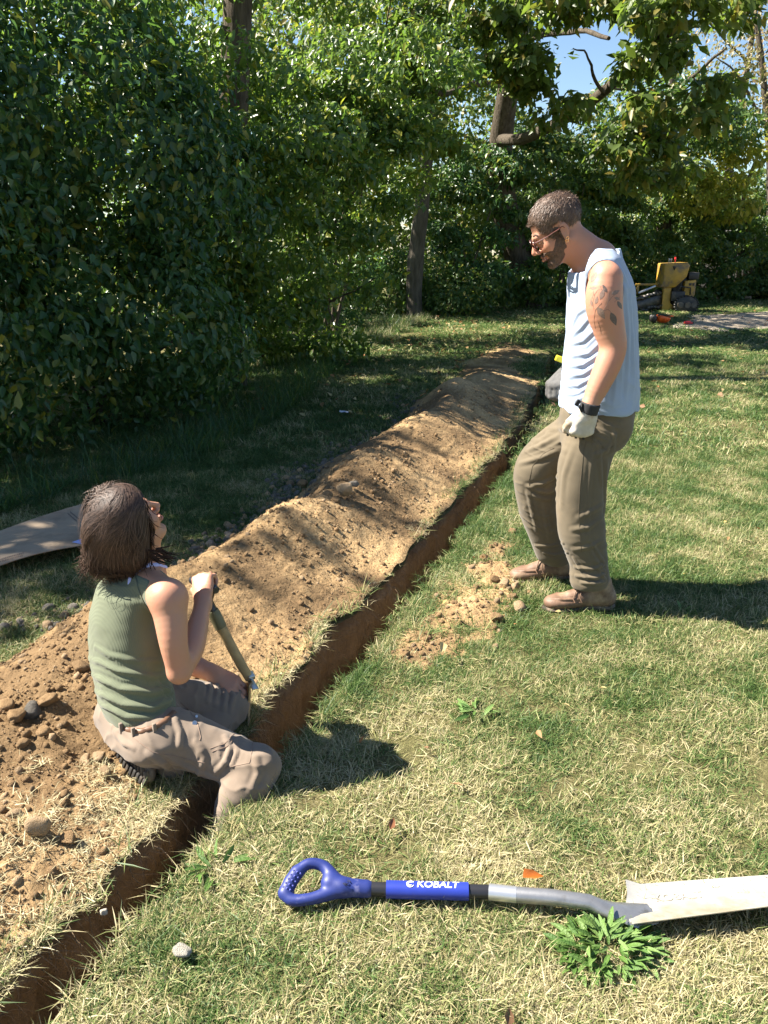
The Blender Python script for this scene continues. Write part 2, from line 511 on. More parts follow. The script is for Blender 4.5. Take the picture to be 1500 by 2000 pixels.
# ================================================================== lawn grass (stuff)
def blade_tuft(name, n, radius, lmin, lmax, wid, lie, seed, mat):
    """one clump of mown blades, many of them lying flat; straw and green are mixed by 'rnd'"""
    r = np.random.default_rng(seed)
    V, T, A = [], [], []
    for i in range(n):
        a = r.uniform(0, 2 * math.pi); rad = radius * math.sqrt(r.uniform())
        b = np.array([rad * math.cos(a), rad * math.sin(a), -0.005])
        az = r.uniform(0, 2 * math.pi); el = r.uniform(*lie)
        if r.uniform() < 0.35: el *= 0.3
        L = r.uniform(lmin, lmax); w = wid * r.uniform(0.6, 1.25)
        d0 = np.array([math.cos(az) * math.cos(el), math.sin(az) * math.cos(el), math.sin(el)])
        side = np.array([-math.sin(az), math.cos(az), r.uniform(-.6, .6)]); side /= np.linalg.norm(side)
        bend = r.uniform(0.1, 0.7)
        lift = 0.012 * r.uniform() if el < 0.3 else 0
        p0 = b + np.array([0, 0, lift]); p1 = p0 + d0 * L * 0.5
        d1 = d0 - np.array([0, 0, bend]); d1 /= np.linalg.norm(d1)
        p2 = p1 + d1 * L * 0.5
        if p2[2] < 0.002: p2[2] = 0.002 + 0.01 * r.uniform()
        k = len(V)
        V += [p0 - side * w / 2, p0 + side * w / 2, p1 - side * w * .42, p1 + side * w * .42, p2]
        T += [(k, k + 1, k + 3), (k, k + 3, k + 2), (k + 2, k + 3, k + 4)]
        A += [r.uniform()] * 5
    me = mesh_np(name, V, tris=T, smooth_shade=False, attrs={'rnd': np.array(A)})
    o = bpy.data.objects.new(name, me); me.materials.append(mat)
    return o
def grass_material(name, straw_bias=0.0):
    N = NT(name); P = N.coord(True)
    rnd = N.attr('rnd')
    big = N.noise(P, 0.75, 3, 0.5); mid = N.noise(P, 3.2, 4, 0.6)
    # how dry it is here: patches of straw between greener ones; greener farther back and by the thicket
    sep = N.n('ShaderNodeSeparateXYZ'); N.l(P, sep.inputs[0])
    yv = N.n('ShaderNodeMapRange'); yv.inputs[1].default_value = 1.4; yv.inputs[2].default_value = 4.2; yv.inputs[3].default_value = 0.03; yv.inputs[4].default_value = -0.17
    N.l(sep.outputs[1], yv.inputs[0])
    dry = N.math('ADD', N.math('ADD', N.math('MULTIPLY', big, 0.7), N.math('MULTIPLY', mid, 1.0)), N.math('ADD', yv.outputs[0], -0.42 + straw_bias))
    t = N.math('ADD', N.math('MULTIPLY', rnd, 1.0), N.math('MULTIPLY', N.math('SUBTRACT', dry, 0.42), 2.2))
    c = N.ramp(t, [(0.0, (0.060, 0.120, 0.028)), (0.28, (0.13, 0.20, 0.055)), (0.45, (0.25, 0.29, 0.105)), (0.60, (0.40, 0.37, 0.17)), (0.8, (0.50, 0.43, 0.235)), (1.0, (0.58, 0.51, 0.31))])
    v = N.n('ShaderNodeMath', operation='FRACT'); N.l(N.math('MULTIPLY', rnd, 7.31), v.inputs[0])
    c = N.mix(0.35, c, N.mix(v.outputs[0], N.mix(1.0, c, (0.5, 0.5, 0.5), 'MULTIPLY'), c))
    return N.pbr(c, 0.5, 0, None, 0.3, translucent=0.35)
M_GRASS = grass_material('mown_grass')
M_STRAW = grass_material('dry_clippings', 0.28)

def scatter(name, mat_points, tufts, rot, scale, idx, label_kind='stuff'):
    """one object of kind stuff: its points carry the clumps (geometry nodes)"""
    me = bpy.data.meshes.new(name)
    P = np.asarray(mat_points, np.float32)
    me.vertices.add(len(P)); me.vertices.foreach_set('co', P.ravel())
    a = me.attributes.new('rot', 'FLOAT_VECTOR', 'POINT'); a.data.foreach_set('vector', np.asarray(rot, np.float32).ravel())
    a = me.attributes.new('scl', 'FLOAT_VECTOR', 'POINT')
    s = np.asarray(scale, np.float32); s = np.repeat(s[:, None], 3, 1) if s.ndim == 1 else s
    a.data.foreach_set('vector', s.ravel())
    a = me.attributes.new('idx', 'INT', 'POINT'); a.data.foreach_set('value', np.asarray(idx, np.int32))
    o = obj(name, me); tag(o, kind='stuff')
    src = bpy.data.collections.new(name + '_sources')
    for k, t in enumerate(tufts):
        t.name = '%s_%03d' % (name, k); src.objects.link(t)
    ng = bpy.data.node_groups.new(name, 'GeometryNodeTree')
    ng.interface.new_socket('Geometry', in_out='INPUT', socket_type='NodeSocketGeometry')
    ng.interface.new_socket('Geometry', in_out='OUTPUT', socket_type='NodeSocketGeometry')
    nd = ng.nodes; gi = nd.new('NodeGroupInput'); go = nd.new('NodeGroupOutput')
    ci = nd.new('GeometryNodeCollectionInfo'); ci.inputs['Collection'].default_value = src
    ci.inputs['Separate Children'].default_value = True; ci.inputs['Reset Children'].default_value = True
    m2p = nd.new('GeometryNodeMeshToPoints')
    iop = nd.new('GeometryNodeInstanceOnPoints'); iop.inputs['Pick Instance'].default_value = True
    def na(nm, ty):
        x = nd.new('GeometryNodeInputNamedAttribute'); x.data_type = ty; x.inputs['Name'].default_value = nm; return x.outputs[0]
    L = ng.links.new
    L(gi.outputs[0], m2p.inputs[0]); L(m2p.outputs[0], iop.inputs['Points']); L(ci.outputs[0], iop.inputs['Instance'])
    L(na('idx', 'INT'), iop.inputs['Instance Index'])
    e2r = nd.new('FunctionNodeEulerToRotation'); L(na('rot', 'FLOAT_VECTOR'), e2r.inputs[0]); L(e2r.outputs[0], iop.inputs['Rotation'])
    L(na('scl', 'FLOAT_VECTOR'), iop.inputs['Scale']); L(iop.outputs[0], go.inputs[0])
    md = o.modifiers.new('scatter', 'NODES'); md.node_group = ng
    return o

def in_view(x, y, z=0.05, mx=0.35, my=0.5):
    zd = y * CP + (CAM_H - z) * SP
    return (zd > 0.2) & (np.abs(x) < zd * (750 / FPX) * (1 + mx) + 0.25)
def rand_area(n, x0, x1, y0, y1, rng):
    return rng.uniform(x0, x1, n), rng.uniform(y0, y1, n)

def lawn():
    rng = np.random.default_rng(5)
    tn = [blade_tuft('t', 84, 0.060, 0.020, 0.052, 0.0022, (0.15, 1.3), 100 + k, M_GRASS) for k in range(9)]
    tm = [blade_tuft('t', 60, 0.13, 0.03, 0.07, 0.0052, (0.12, 1.15), 200 + k, M_GRASS) for k in range(6)]
    tf = [blade_tuft('t', 60, 0.34, 0.05, 0.10, 0.014, (0.08, 0.9), 300 + k, M_GRASS) for k in range(5)]
    P, S, I = [], [], []
    def put(n, x0, x1, y0, y1, base, cnt, smin, smax):
        x, y = rand_area(n, x0, x1, y0, y1, rng)
        keep = in_view(x, y) & ~in_trench(x, y, 0.012) & (mound_h(x, y) < 0.012) & ((patch_h(x, y) < 0.003) | (rng.uniform(size=n) < .10)) & (_poly_dist(x, y, TRACK) < 0.15)
        # thinner, worn spots
        keep &= rng.uniform(size=n) < np.clip(0.92 + 0.8 * fbm(x * 2.2, y * 2.2, octaves=3, seed=71), 0.3, 1)
        x, y = x[keep], y[keep]
        P.append(np.stack([x, y, zground(x, y)], -1)); S.append(rng.uniform(smin, smax, len(x))); I.append(base + rng.integers(0, cnt, len(x)))
    put(9500, -2.2, 3.0, 0.75, 3.2, 0, 9, 0.7, 1.25)
    put(12500, -3.2, 4.2, 3.2, 6.2, 0, 9, 0.9, 1.5)
    put(9500, -3.0, 7.0, 6.2, 12.0, 9, 6, 0.9, 1.4)
    put(8000, -1.5, 14.0, 12.0, 27.0, 15, 5, 0.8, 1.2)
    P = np.concatenate(P); S = np.concatenate(S); I = np.concatenate(I)
    R = np.zeros((len(P), 3)); R[:, 2] = rng.uniform(0, 6.28, len(P)); R[:, 0] = rng.normal(0, .06, len(P)); R[:, 1] = rng.normal(0, .06, len(P))
    return scatter('lawn_grass', P, tn + tm + tf, R, S, I)
lawn()

# longer uncut blades along the lips of the trench, leaning over the cut
def lip_grass():
    rng = np.random.default_rng(8)
    tl = [blade_tuft('t', 16, 0.03, 0.05, 0.13, 0.0032, (0.2, 1.3), 400 + k, M_GRASS) for k in range(6)]
    ts = [blade_tuft('t', 18, 0.045, 0.02, 0.065, 0.0020, (-0.4, 1.0), 450 + k, M_STRAW) for k in range(6)]
    P, I, S = [], [], []
    y = np.exp(rng.uniform(math.log(0.8), math.log(9), 650)); 
    dens = np.clip(0.55 + 0.9 * fbm(y * 1.9, y * 0 + 2, octaves=2, seed=75), 0.1, 1)
    y = y[rng.uniform(size=len(y)) < dens]
    x = xR(y) + rng.exponential(0.025, len(y)) + .006; P.append(np.stack([x, y, zground(x, y)], -1)); I.append(rng.integers(0, 6, len(y))); S.append(rng.uniform(.35, .85, len(y)))
    # left lip: mostly dry, broken
    y = np.exp(rng.uniform(math.log(0.8), math.log(9), 1500))
    dens = np.clip(0.5 + 1.2 * fbm(y * 2.3, y * 0 + 6, octaves=2, seed=76), 0.08, 1)
    y = y[rng.uniform(size=len(y)) < dens]
    x = xL(y) - rng.exponential(0.025, len(y)); P.append(np.stack([x, y, ztop(x, y) - 0.004], -1)); I.append(np.where(rng.uniform(size=len(y)) < .72, 6, 0) + rng.integers(0, 6, len(y))); S.append(rng.uniform(.5, 1.1, len(y)))
    # strewn dry clippings on the loose earth nearest the camera, and on the patch
    n = 4200
    x = rng.uniform(-1.9, -0.3, n); y = rng.uniform(0.8, 2.15, n)
    u = xL(y) - x; k = (u > 0) & (rng.uniform(size=n) < np.clip(0.25 + 1.2 * fbm(x * 3.1, y * 3.1, octaves=3, seed=77) + 1.0 * np.exp(-(u / .26) ** 2) - .38, 0.012, 1))
    x, y = x[k], y[k]; P.append(np.stack([x, y, ztop(x, y)], -1)); I.append(6 + rng.integers(0, 6, len(x))); S.append(rng.uniform(.6, 1.2, len(x)))
    n = 500
    x = rng.uniform(-0.2, 1.1, n); y = rng.uniform(2.6, 4.5, n); k = (patch_h(x, y) > 0) & (x > xR(y)) & (rng.uniform(size=n) < np.clip(0.2 + 1.3 * fbm(x * 4, y * 4, octaves=2, seed=78), 0.03, 1))
    x, y = x[k], y[k]; P.append(np.stack([x, y, ztop(x, y)], -1)); I.append(np.where(rng.uniform(size=len(x)) < .5, 6, 0) + rng.integers(0, 6, len(x))); S.append(rng.uniform(.5, 1.1, len(x)))
    P = np.concatenate(P); I = np.concatenate(I); S = np.concatenate(S)
    R = np.zeros((len(P), 3)); R[:, 2] = rng.uniform(0, 6.28, len(P))
    return scatter('edge_grass', P, tl + ts, R, S, I)
lip_grass()

# fine roots hanging in the cut (stuff, real strands)
def roots():
    rng = np.random.default_rng(9)
    mb = MB()
    y = np.exp(rng.uniform(math.log(0.85), math.log(5.5), 420))
    for yy in y:
        x0 = float(xL(yy)) - 0.004; z0 = float(zground(x0, yy)) - rng.uniform(0.005, 0.09)
        L = rng.uniform(0.03, 0.12); a = rng.uniform(-1, 1)
        p = np.array([x0, yy, z0]); pts = [p]
        d = np.array([rng.uniform(.2, 1), a, rng.uniform(-.6, .3)])
        for k in range(4):
            d = d / np.linalg.norm(d); p = p + d * L / 4; pts.append(p); d = d + np.array([rng.normal(0, .4), rng.normal(0, .4), -0.5])
        mb.tube(pts, [0.0012, 0.001, 0.0009, 0.0007, 0.0005], 3, caps=False)
    o = mb.obj('root_fibres', simple('root', (0.24, 0.17, 0.10), 0.9), smooth_shade=False)
    tag(o, kind='stuff')
roots()

# ------------------------------------------------------------------ crumbs of earth and gravel (stuff), stones and clods (things)
def rock_mesh(name, seed, sub=2, rough=0.25, flat=0.75, angular=0.0):
    import bmesh
    bm = bmesh.new(); bmesh.ops.create_icosphere(bm, subdivisions=sub, radius=1.0)
    V = np.array([v.co for v in bm.verts]); F = np.array([[v.index for v in f.verts] for f in bm.faces]); bm.free()
    r = 1 + rough * fbm(V[:, 0] * 1.3 + seed * 7, V[:, 1] * 1.3, V[:, 2] * 1.3, octaves=3, seed=seed)
    V = V * r[:, None]
    rr = np.random.default_rng(seed)
    V = V * (1 + .10 * fbm(V[:, 0] * 4 + seed, V[:, 1] * 4, V[:, 2] * 4, octaves=2, seed=seed + 9))[:, None]
    if angular:
        for k in range(9):
            n = rr.normal(size=3); n /= np.linalg.norm(n); c = rr.uniform(0.55, 0.85)
            d = V @ n - c; V = V - np.outer(np.maximum(d, 0) * angular, n)
    V = V * np.array([1, rr.uniform(.7, .95), flat])
    return mesh_np(name, V, tris=F, smooth_shade=angular == 0)
def stone_material(name, c0, c1):
    N = NT(name); co = N.coord()
    c = N.ramp(N.noise(co, 2.2, 6, 0.65), [(0.3, c0), (0.7, c1)])
    oi = N.n('ShaderNodeObjectInfo')
    c = N.mix(1.0, c, N.ramp(oi.outputs['Random'], [(0, (0.7, 0.68, 0.66)), (1, (1.2, 1.15, 1.1))]), 'MULTIPLY')
    nb = N.bump(N.noise(co, 9, 5, 0.7), 0.7, 0.15)
    return N.pbr(c, 0.92, 0, nb, 0.2)
M_CLOD = stone_material('earth_clod', (0.30, 0.195, 0.10), (0.44, 0.30, 0.165))
M_TAN = stone_material('tan_stone', (0.42, 0.30, 0.175), (0.56, 0.42, 0.27))
M_GREY = stone_material('grey_stone', (0.16, 0.15, 0.13), (0.30, 0.28, 0.25))
def crumbs():
    rng = np.random.default_rng(12)
    src = []
    for k in range(8):
        m = rock_mesh('c', 500 + k, 1, 0.35, 0.8, 0.6); m.materials.append(M_CLOD if k < 6 else M_TAN)
        src.append(bpy.data.objects.new('c', m))
    P, S = [], []
    n = 60000
    y = np.exp(rng.uniform(math.log(0.9), math.log(8.0), n)); u = rng.uniform(0, 1.5, n); x = xL(y) - u
    k = (mound_h(x, y) > 0.004) & (rng.uniform(size=n) < np.clip(0.45 + 0.9 * fbm(x * 3, y * 3, octaves=3, seed=81), 0.05, 1)) & in_view(x, y)
    x, y = x[k], y[k]; P.append(np.stack([x, y, ztop(x, y) + 0.001], -1)); S.append(rng.pareto(2.4, len(x)).clip(0, 5) * 0.0032 + 0.0022)
    n = 3200
    x = rng.uniform(-0.2, 1.2, n); y = rng.uniform(2.6, 4.4, n)
    k = (patch_h(x, y) > 0) & (x > xR(y) + .01); x, y = x[k], y[k]
    P.append(np.stack([x, y, ztop(x, y) + 0.001], -1)); S.append(rng.pareto(2.4, len(x)).clip(0, 5) * 0.004 + 0.003)
    P = np.concatenate(P); S = np.concatenate(S)
    R = rng.uniform(0, 6.28, (len(P), 3))
    scatter('earth_crumbs', P, src, R, S, rng.integers(0, 8, len(P)))
    # gravel thrown along the far foot of the bank
    src = []
    for k in range(6):
        m = rock_mesh('g', 540 + k, 2, 0.3, 0.75, 0.4); m.materials.append(M_GREY if k < 4 else M_TAN); src.append(bpy.data.objects.new('g', m))
    n = 2200
    y = rng.uniform(3.1, 9, n); x = xL(y) - (1.08 + 0.10 * np.sin(y * 2.3 + 1) + 0.02 * np.clip(y - 4, 0, 10)) - rng.normal(0.02, 0.09, n)
    k = rng.uniform(size=n) < np.exp(-np.abs(y - 4.2) / 1.6) + 0.12
    x, y = x[k], y[k]
    P = np.stack([x, y, ztop(x, y) + 0.004], -1)
    scatter('gravel', P, src, rng.uniform(0, 6.28, (len(P), 3)), rng.pareto(2.5, len(x)).clip(0, 2.2) * 0.009 + 0.010, rng.integers(0, 6, len(P)))
crumbs()
# ================================================================== trees, thicket, hedge
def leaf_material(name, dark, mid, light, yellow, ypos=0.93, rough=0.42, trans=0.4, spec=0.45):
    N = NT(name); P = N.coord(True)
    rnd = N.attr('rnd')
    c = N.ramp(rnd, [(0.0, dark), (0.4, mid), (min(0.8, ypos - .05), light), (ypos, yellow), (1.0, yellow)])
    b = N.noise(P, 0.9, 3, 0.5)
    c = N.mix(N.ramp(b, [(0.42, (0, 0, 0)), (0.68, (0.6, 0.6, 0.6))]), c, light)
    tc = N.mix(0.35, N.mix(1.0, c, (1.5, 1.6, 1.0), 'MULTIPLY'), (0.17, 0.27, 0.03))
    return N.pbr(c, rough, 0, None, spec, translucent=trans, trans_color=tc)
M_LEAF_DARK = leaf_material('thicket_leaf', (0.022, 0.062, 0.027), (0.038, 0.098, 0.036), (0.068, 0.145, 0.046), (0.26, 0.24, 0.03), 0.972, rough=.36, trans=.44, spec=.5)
M_LEAF_SUNLIT = leaf_material('sunlit_vine_leaf', (0.045, 0.095, 0.024), (0.078, 0.150, 0.034), (0.14, 0.20, 0.046), (0.30, 0.29, 0.04), 0.93, rough=.32, trans=.5, spec=.6)  # lighter leaf: sunlit, backlit look of the upper thicket put into the colour
M_LEAF_BIG = leaf_material('broad_leaf', (0.050, 0.088, 0.020), (0.082, 0.128, 0.028), (0.13, 0.172, 0.038), (0.24, 0.18, 0.04), 0.92, rough=.4, trans=.5)
M_LEAF_HEDGE = leaf_material('hedge_leaf', (0.038, 0.085, 0.024), (0.064, 0.128, 0.034), (0.11, 0.172, 0.046), (0.24, 0.22, 0.035), 0.93, rough=.4, trans=.48)
M_LEAF_YELLOW = leaf_material('yellowing_leaf', (0.13, 0.17, 0.025), (0.24, 0.26, 0.035), (0.34, 0.33, 0.05), (0.42, 0.34, 0.05), 0.8, trans=.5)
M_LEAF_DULL = leaf_material('dry_leaf', (0.11, 0.10, 0.035), (0.18, 0.155, 0.06), (0.24, 0.195, 0.08), (0.26, 0.17, 0.08), 0.85)
def bark_material(name, c0, c1):
    N = NT(name); co = N.coord()
    f = N.noise(co, 5, 6, 0.65, stretch=(3, 3, 0.6))
    c = N.ramp(f, [(0.3, c0), (0.7, c1)])
    return N.pbr(c, 0.95, 0, N.bump(N.noise(co, 9, 6, 0.7, stretch=(3.5, 3.5, 0.5)), 1.0, 0.04), 0.1)
M_BARK = bark_material('bark', (0.05, 0.04, 0.03), (0.15, 0.125, 0.095))
M_BARK_GREY = bark_material('grey_bark', (0.06, 0.052, 0.042), (0.15, 0.13, 0.105))

def leaves_np(P, Nn, size, rng, wide=0.52, tris4=True, droop=0.8):
    """leaf blades: folded pointed ovals"""
    n = len(P)
    Nn = Nn / (np.linalg.norm(Nn, axis=1)[:, None] + 1e-9)
    t = rng.normal(size=(n, 3)) * 0.6; t[:, 2] -= droop
    t -= Nn * (t * Nn).sum(1)[:, None]; t /= np.linalg.norm(t, axis=1)[:, None] + 1e-9
    s = np.cross(Nn, t)
    L = size[:, None]; w = L * wide * 0.5
    fold = w * 0.35
    if tris4:
        a = P; tip = P + t * L - Nn * L * 0.12
        l1 = P + t * L * .28 + s * w + Nn * fold; r1 = P + t * L * .28 - s * w + Nn * fold
        l2 = P + t * L * .62 + s * w * .72 + Nn * fold * .4; r2 = P + t * L * .62 - s * w * .72 + Nn * fold * .4
        V = np.stack([a, l1, l2, tip, r2, r1], 1)
        F = np.array([[0, 1, 2], [0, 2, 3], [0, 3, 4], [0, 4, 5]])
    else:
        a = P; tip = P + t * L - Nn * L * 0.1
        l1 = P + t * L * .42 + s * w + Nn * fold; r1 = P + t * L * .42 - s * w + Nn * fold
        V = np.stack([a, l1, tip, r1], 1); F = np.array([[0, 1, 2], [0, 2, 3]])
    k = V.shape[1]
    T = (F[None] + (np.arange(n) * k)[:, None, None]).reshape(-1, 3)
    return V.reshape(-1, 3), T, np.repeat(rng.uniform(size=n), k)

def crown_points(lobes, n, rng, shell=0.28, core=0.62, clump=1.5, gap=0.0, zmin=0.05, seed=0, face=None):
    lobes = np.asarray(lobes, float)
    area = (lobes[:, 3] * lobes[:, 4] + lobes[:, 3] * lobes[:, 5] + lobes[:, 4] * lobes[:, 5])
    out_p, out_n, have = [], [], 0
    for _ in range(12):
        m = int(n * 1.6)
        k = rng.choice(len(lobes), m, p=area / area.sum())
        d = rng.normal(size=(m, 3)); d /= np.linalg.norm(d, axis=1)[:, None]
        r = 1 + 0.08 * rng.normal(size=m) - shell * rng.exponential(0.6, m)
        # ragged outline
        c = lobes[k, :3]; R = lobes[k, 3:]
        p = c + d * R
        bumpy = 0.24 * fbm(p[:, 0] * 1.1, p[:, 1] * 1.1, p[:, 2] * 1.1, octaves=3, seed=seed + 3)
        p = c + d * R * (r + bumpy)[:, None]
        nn = d / R; nn /= np.linalg.norm(nn, axis=1)[:, None]
        keep = (p[:, 2] > zmin) & (r > 0.25)
        for j in range(len(lobes)):
            q = (p - lobes[j, :3]) / lobes[j, 3:]
            keep &= ((q * q).sum(1) > core * core) | (k == j)
        dens = 0.55 + clump * fbm(p[:, 0] * 2.3, p[:, 1] * 2.3, p[:, 2] * 2.3, octaves=2, seed=seed) - gap
        keep &= rng.uniform(size=m) < np.clip(dens, 0.03, 1)
        if face is not None:       # fewer leaves on the side that no viewer on the lawn sees
            f = (nn * np.asarray(face)).sum(1)
            keep &= rng.uniform(size=m) < np.clip(0.8 + 0.8 * f, 0.12, 1)
        out_p.append(p[keep]); out_n.append(nn[keep]); have += keep.sum()
        if have >= n: break
    return np.concatenate(out_p)[:n], np.concatenate(out_n)[:n]

def add_crown(root, lobes, n, leaf, mat, seed, tris4=False, name='crown', jitter=0.62, lean=(-.42, -.42, .6), dw=.38, **kw):
    rng = np.random.default_rng(seed)
    P, D = crown_points(lobes, n, rng, seed=seed, **kw)
    nn = D * dw + np.array(lean) + rng.normal(size=P.shape) * jitter
    V, T, A = leaves_np(P, nn, rng.uniform(0.5, 1.35, len(P)) * leaf, rng, tris4=tris4)
    V = V - np.array(root.location)
    o = obj(name, mesh_np(name, V, tris=T, smooth_shade=False, attrs={'rnd': A}), mat, root)
    tag(o, kind='stuff')
    return o, P, D
def limb(pts, r0, r1, n=9, wob=0.0, seed=0):
    pts = np.asarray(pts, float)
    t = np.linspace(0, 1, 14); ts = np.linspace(0, 1, len(pts))
    q = np.stack([np.interp(t, ts, pts[:, i]) for i in range(3)], 1)
    for _ in range(2): q[1:-1] = (q[:-2] + 2 * q[1:-1] + q[2:]) / 4
    if wob:
        for i in range(3): q[:, i] += wob * fbm(t * 4, t * 0 + i * 3.3 + seed, octaves=2, seed=seed)
    rr = r0 + (r1 - r0) * t
    rr = rr * (1 + 0.08 * fbm(t * 7, t * 0 + seed, octaves=2, seed=seed + 1))
    return q, rr
def add_limbs(root, name, specs, mat, n=9):
    mb = MB()
    for i, (pts, r0, r1) in enumerate(specs):
        q, rr = limb(pts, r0, r1, wob=0.06, seed=i + 3)
        mb.tube(q - np.array(root.location), rr, n)
    return mb.obj(name, mat, root, smooth_shade=True)
TEMPLATE_LEAF = None
def loose_leaves(root, P, D, count, size, mat, seed, where=None):
    """the leaves one can pick out singly, each an object"""
    global TEMPLATE_LEAF
    rng = np.random.default_rng(seed)
    vis = (D[:, 1] < 0.1) & (P[:, 2] > 0.3)
    px = 750 + FPX * P[:, 0] / (P[:, 1] * CP + (CAM_H - P[:, 2]) * SP); vis &= (px > 5) & (px < 1500)
    ids = np.nonzero(vis)[0]
    dist = P[ids, 1] + rng.uniform(0, .8, len(ids))
    ids = ids[np.argsort(dist)[:count * 6]]
    ids = rng.choice(ids, min(count, len(ids)), replace=False)
    meshes = []
    for k in range(5):
        V, T, A = leaves_np(np.zeros((1, 3)), np.array([[0, -1, 0.35]]) + rng.normal(size=(1, 3)) * .3, np.array([1.0]), rng)
        A[:] = rng.uniform()
        m = mesh_np('leaf', V, tris=T, smooth_shade=False, attrs={'rnd': A}); m.materials.append(mat); meshes.append(m)
    for i in ids:
        o = bpy.data.objects.new('leaf', meshes[rng.integers(0, 5)])
        o.location = P[i] + D[i] * 0.05 - np.array(root.location)
        s = size * rng.uniform(.8, 1.25); o.scale = (s, s, s); o.rotation_euler = (rng.normal(0, .4), rng.normal(0, .3), rng.normal(0, .7))
        link(o, root)

def shrub(name, label, cat, base, lobes, n, leaf, mat, seed, group=None, stems=4, tris4=False, single=0, single_mat=None, stem_mat=None, **kw):
    root = empty(name, base, label, cat, group)
    o, P, D = add_crown(root, lobes, n, leaf, mat, seed, tris4=tris4, name='foliage', **kw)
    rng = np.random.default_rng(seed + 1)
    specs = []
    b = np.array(base, float)
    for i in range(stems):
        l = np.array(lobes[rng.integers(0, len(lobes))])
        s = b + np.array([rng.normal(0, .25), rng.normal(0, .25), -0.05])
        e = l[:3] + rng.normal(size=3) * l[3:] * 0.3
        e[2] = max(e[2], 0.5)
        specs.append(([s, s * .6 + e * .4 + np.array([rng.normal(0, .1), 0, .2]), e], 0.035, 0.010))
    if stems: add_limbs(root, 'stem', specs, stem_mat or M_BARK, 6)
    if single: loose_leaves(root, P, D, single, leaf * 1.1, single_mat or mat, seed + 2)
    return root

def sprays(lobes, k, seed, r=.5, flat=.42):
    """breaks a crown's big lobes up into separate leafy sprays, so that light gets in between them"""
    rng = np.random.default_rng(seed); out = []
    for L in np.asarray(lobes, float):
        m = max(5, int(k * (L[3] * L[5]) / 1.4))
        for i in range(m):
            d = rng.normal(size=3); d /= np.linalg.norm(d); d[1] = -abs(d[1]) if rng.uniform() < .7 else d[1]
            c = L[:3] + d * L[3:] * rng.uniform(.55, 1.0); q = r * rng.uniform(.6, 1.25)
            out.append((c[0], c[1], max(c[2], .25), q, q * rng.uniform(.8, 1.1), q * flat * rng.uniform(.8, 1.3)))
    return out
FACE = (0.75, -0.65, 0.1)
# the dense thicket along the left, from the near bush to the far end of the shaded strip
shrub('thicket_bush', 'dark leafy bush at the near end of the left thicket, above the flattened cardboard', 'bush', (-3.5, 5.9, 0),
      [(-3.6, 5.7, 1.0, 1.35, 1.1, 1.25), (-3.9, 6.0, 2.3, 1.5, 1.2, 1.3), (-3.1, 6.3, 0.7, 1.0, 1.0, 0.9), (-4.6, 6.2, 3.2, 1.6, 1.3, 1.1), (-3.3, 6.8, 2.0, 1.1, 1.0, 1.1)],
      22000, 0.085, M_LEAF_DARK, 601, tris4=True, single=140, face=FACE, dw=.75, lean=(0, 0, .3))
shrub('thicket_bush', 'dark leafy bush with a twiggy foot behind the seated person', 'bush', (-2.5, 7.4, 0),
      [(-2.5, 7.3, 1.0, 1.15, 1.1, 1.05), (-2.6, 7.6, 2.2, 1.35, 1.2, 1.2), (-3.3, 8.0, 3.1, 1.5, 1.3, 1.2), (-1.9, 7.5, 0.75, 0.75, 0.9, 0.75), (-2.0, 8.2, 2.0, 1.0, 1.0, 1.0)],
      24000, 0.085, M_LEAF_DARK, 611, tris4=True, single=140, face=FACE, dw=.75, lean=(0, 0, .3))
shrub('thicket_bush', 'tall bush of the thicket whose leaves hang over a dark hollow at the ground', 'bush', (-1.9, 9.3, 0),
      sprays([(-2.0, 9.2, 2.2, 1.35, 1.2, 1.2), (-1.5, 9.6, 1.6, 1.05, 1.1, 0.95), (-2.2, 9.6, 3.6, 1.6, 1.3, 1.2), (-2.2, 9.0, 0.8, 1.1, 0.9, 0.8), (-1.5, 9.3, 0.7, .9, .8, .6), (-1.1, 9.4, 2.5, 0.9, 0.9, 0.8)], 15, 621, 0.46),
      19500, 0.090, M_LEAF_SUNLIT, 621, tris4=True, single=120, clump=1.4, core=.3, shell=.5)
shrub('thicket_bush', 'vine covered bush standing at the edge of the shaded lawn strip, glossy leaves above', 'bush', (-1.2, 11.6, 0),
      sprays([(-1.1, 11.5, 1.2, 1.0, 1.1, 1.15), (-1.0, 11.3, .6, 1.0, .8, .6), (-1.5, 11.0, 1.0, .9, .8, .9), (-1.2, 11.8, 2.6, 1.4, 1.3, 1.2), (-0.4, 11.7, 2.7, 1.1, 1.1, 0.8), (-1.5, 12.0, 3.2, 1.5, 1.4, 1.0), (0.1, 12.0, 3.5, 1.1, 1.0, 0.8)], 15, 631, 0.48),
      20000, 0.100, M_LEAF_SUNLIT, 631, tris4=True, single=120, clump=1.4, core=.3, shell=.5)
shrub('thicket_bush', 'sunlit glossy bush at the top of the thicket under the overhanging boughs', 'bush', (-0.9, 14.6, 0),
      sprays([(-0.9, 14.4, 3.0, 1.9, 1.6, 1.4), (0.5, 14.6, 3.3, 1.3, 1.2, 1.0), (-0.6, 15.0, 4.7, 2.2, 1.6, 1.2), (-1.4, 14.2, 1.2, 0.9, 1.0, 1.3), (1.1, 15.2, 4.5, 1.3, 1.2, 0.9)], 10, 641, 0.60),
      11500, 0.12, M_LEAF_SUNLIT, 641, clump=1.4, core=.3, shell=.5)
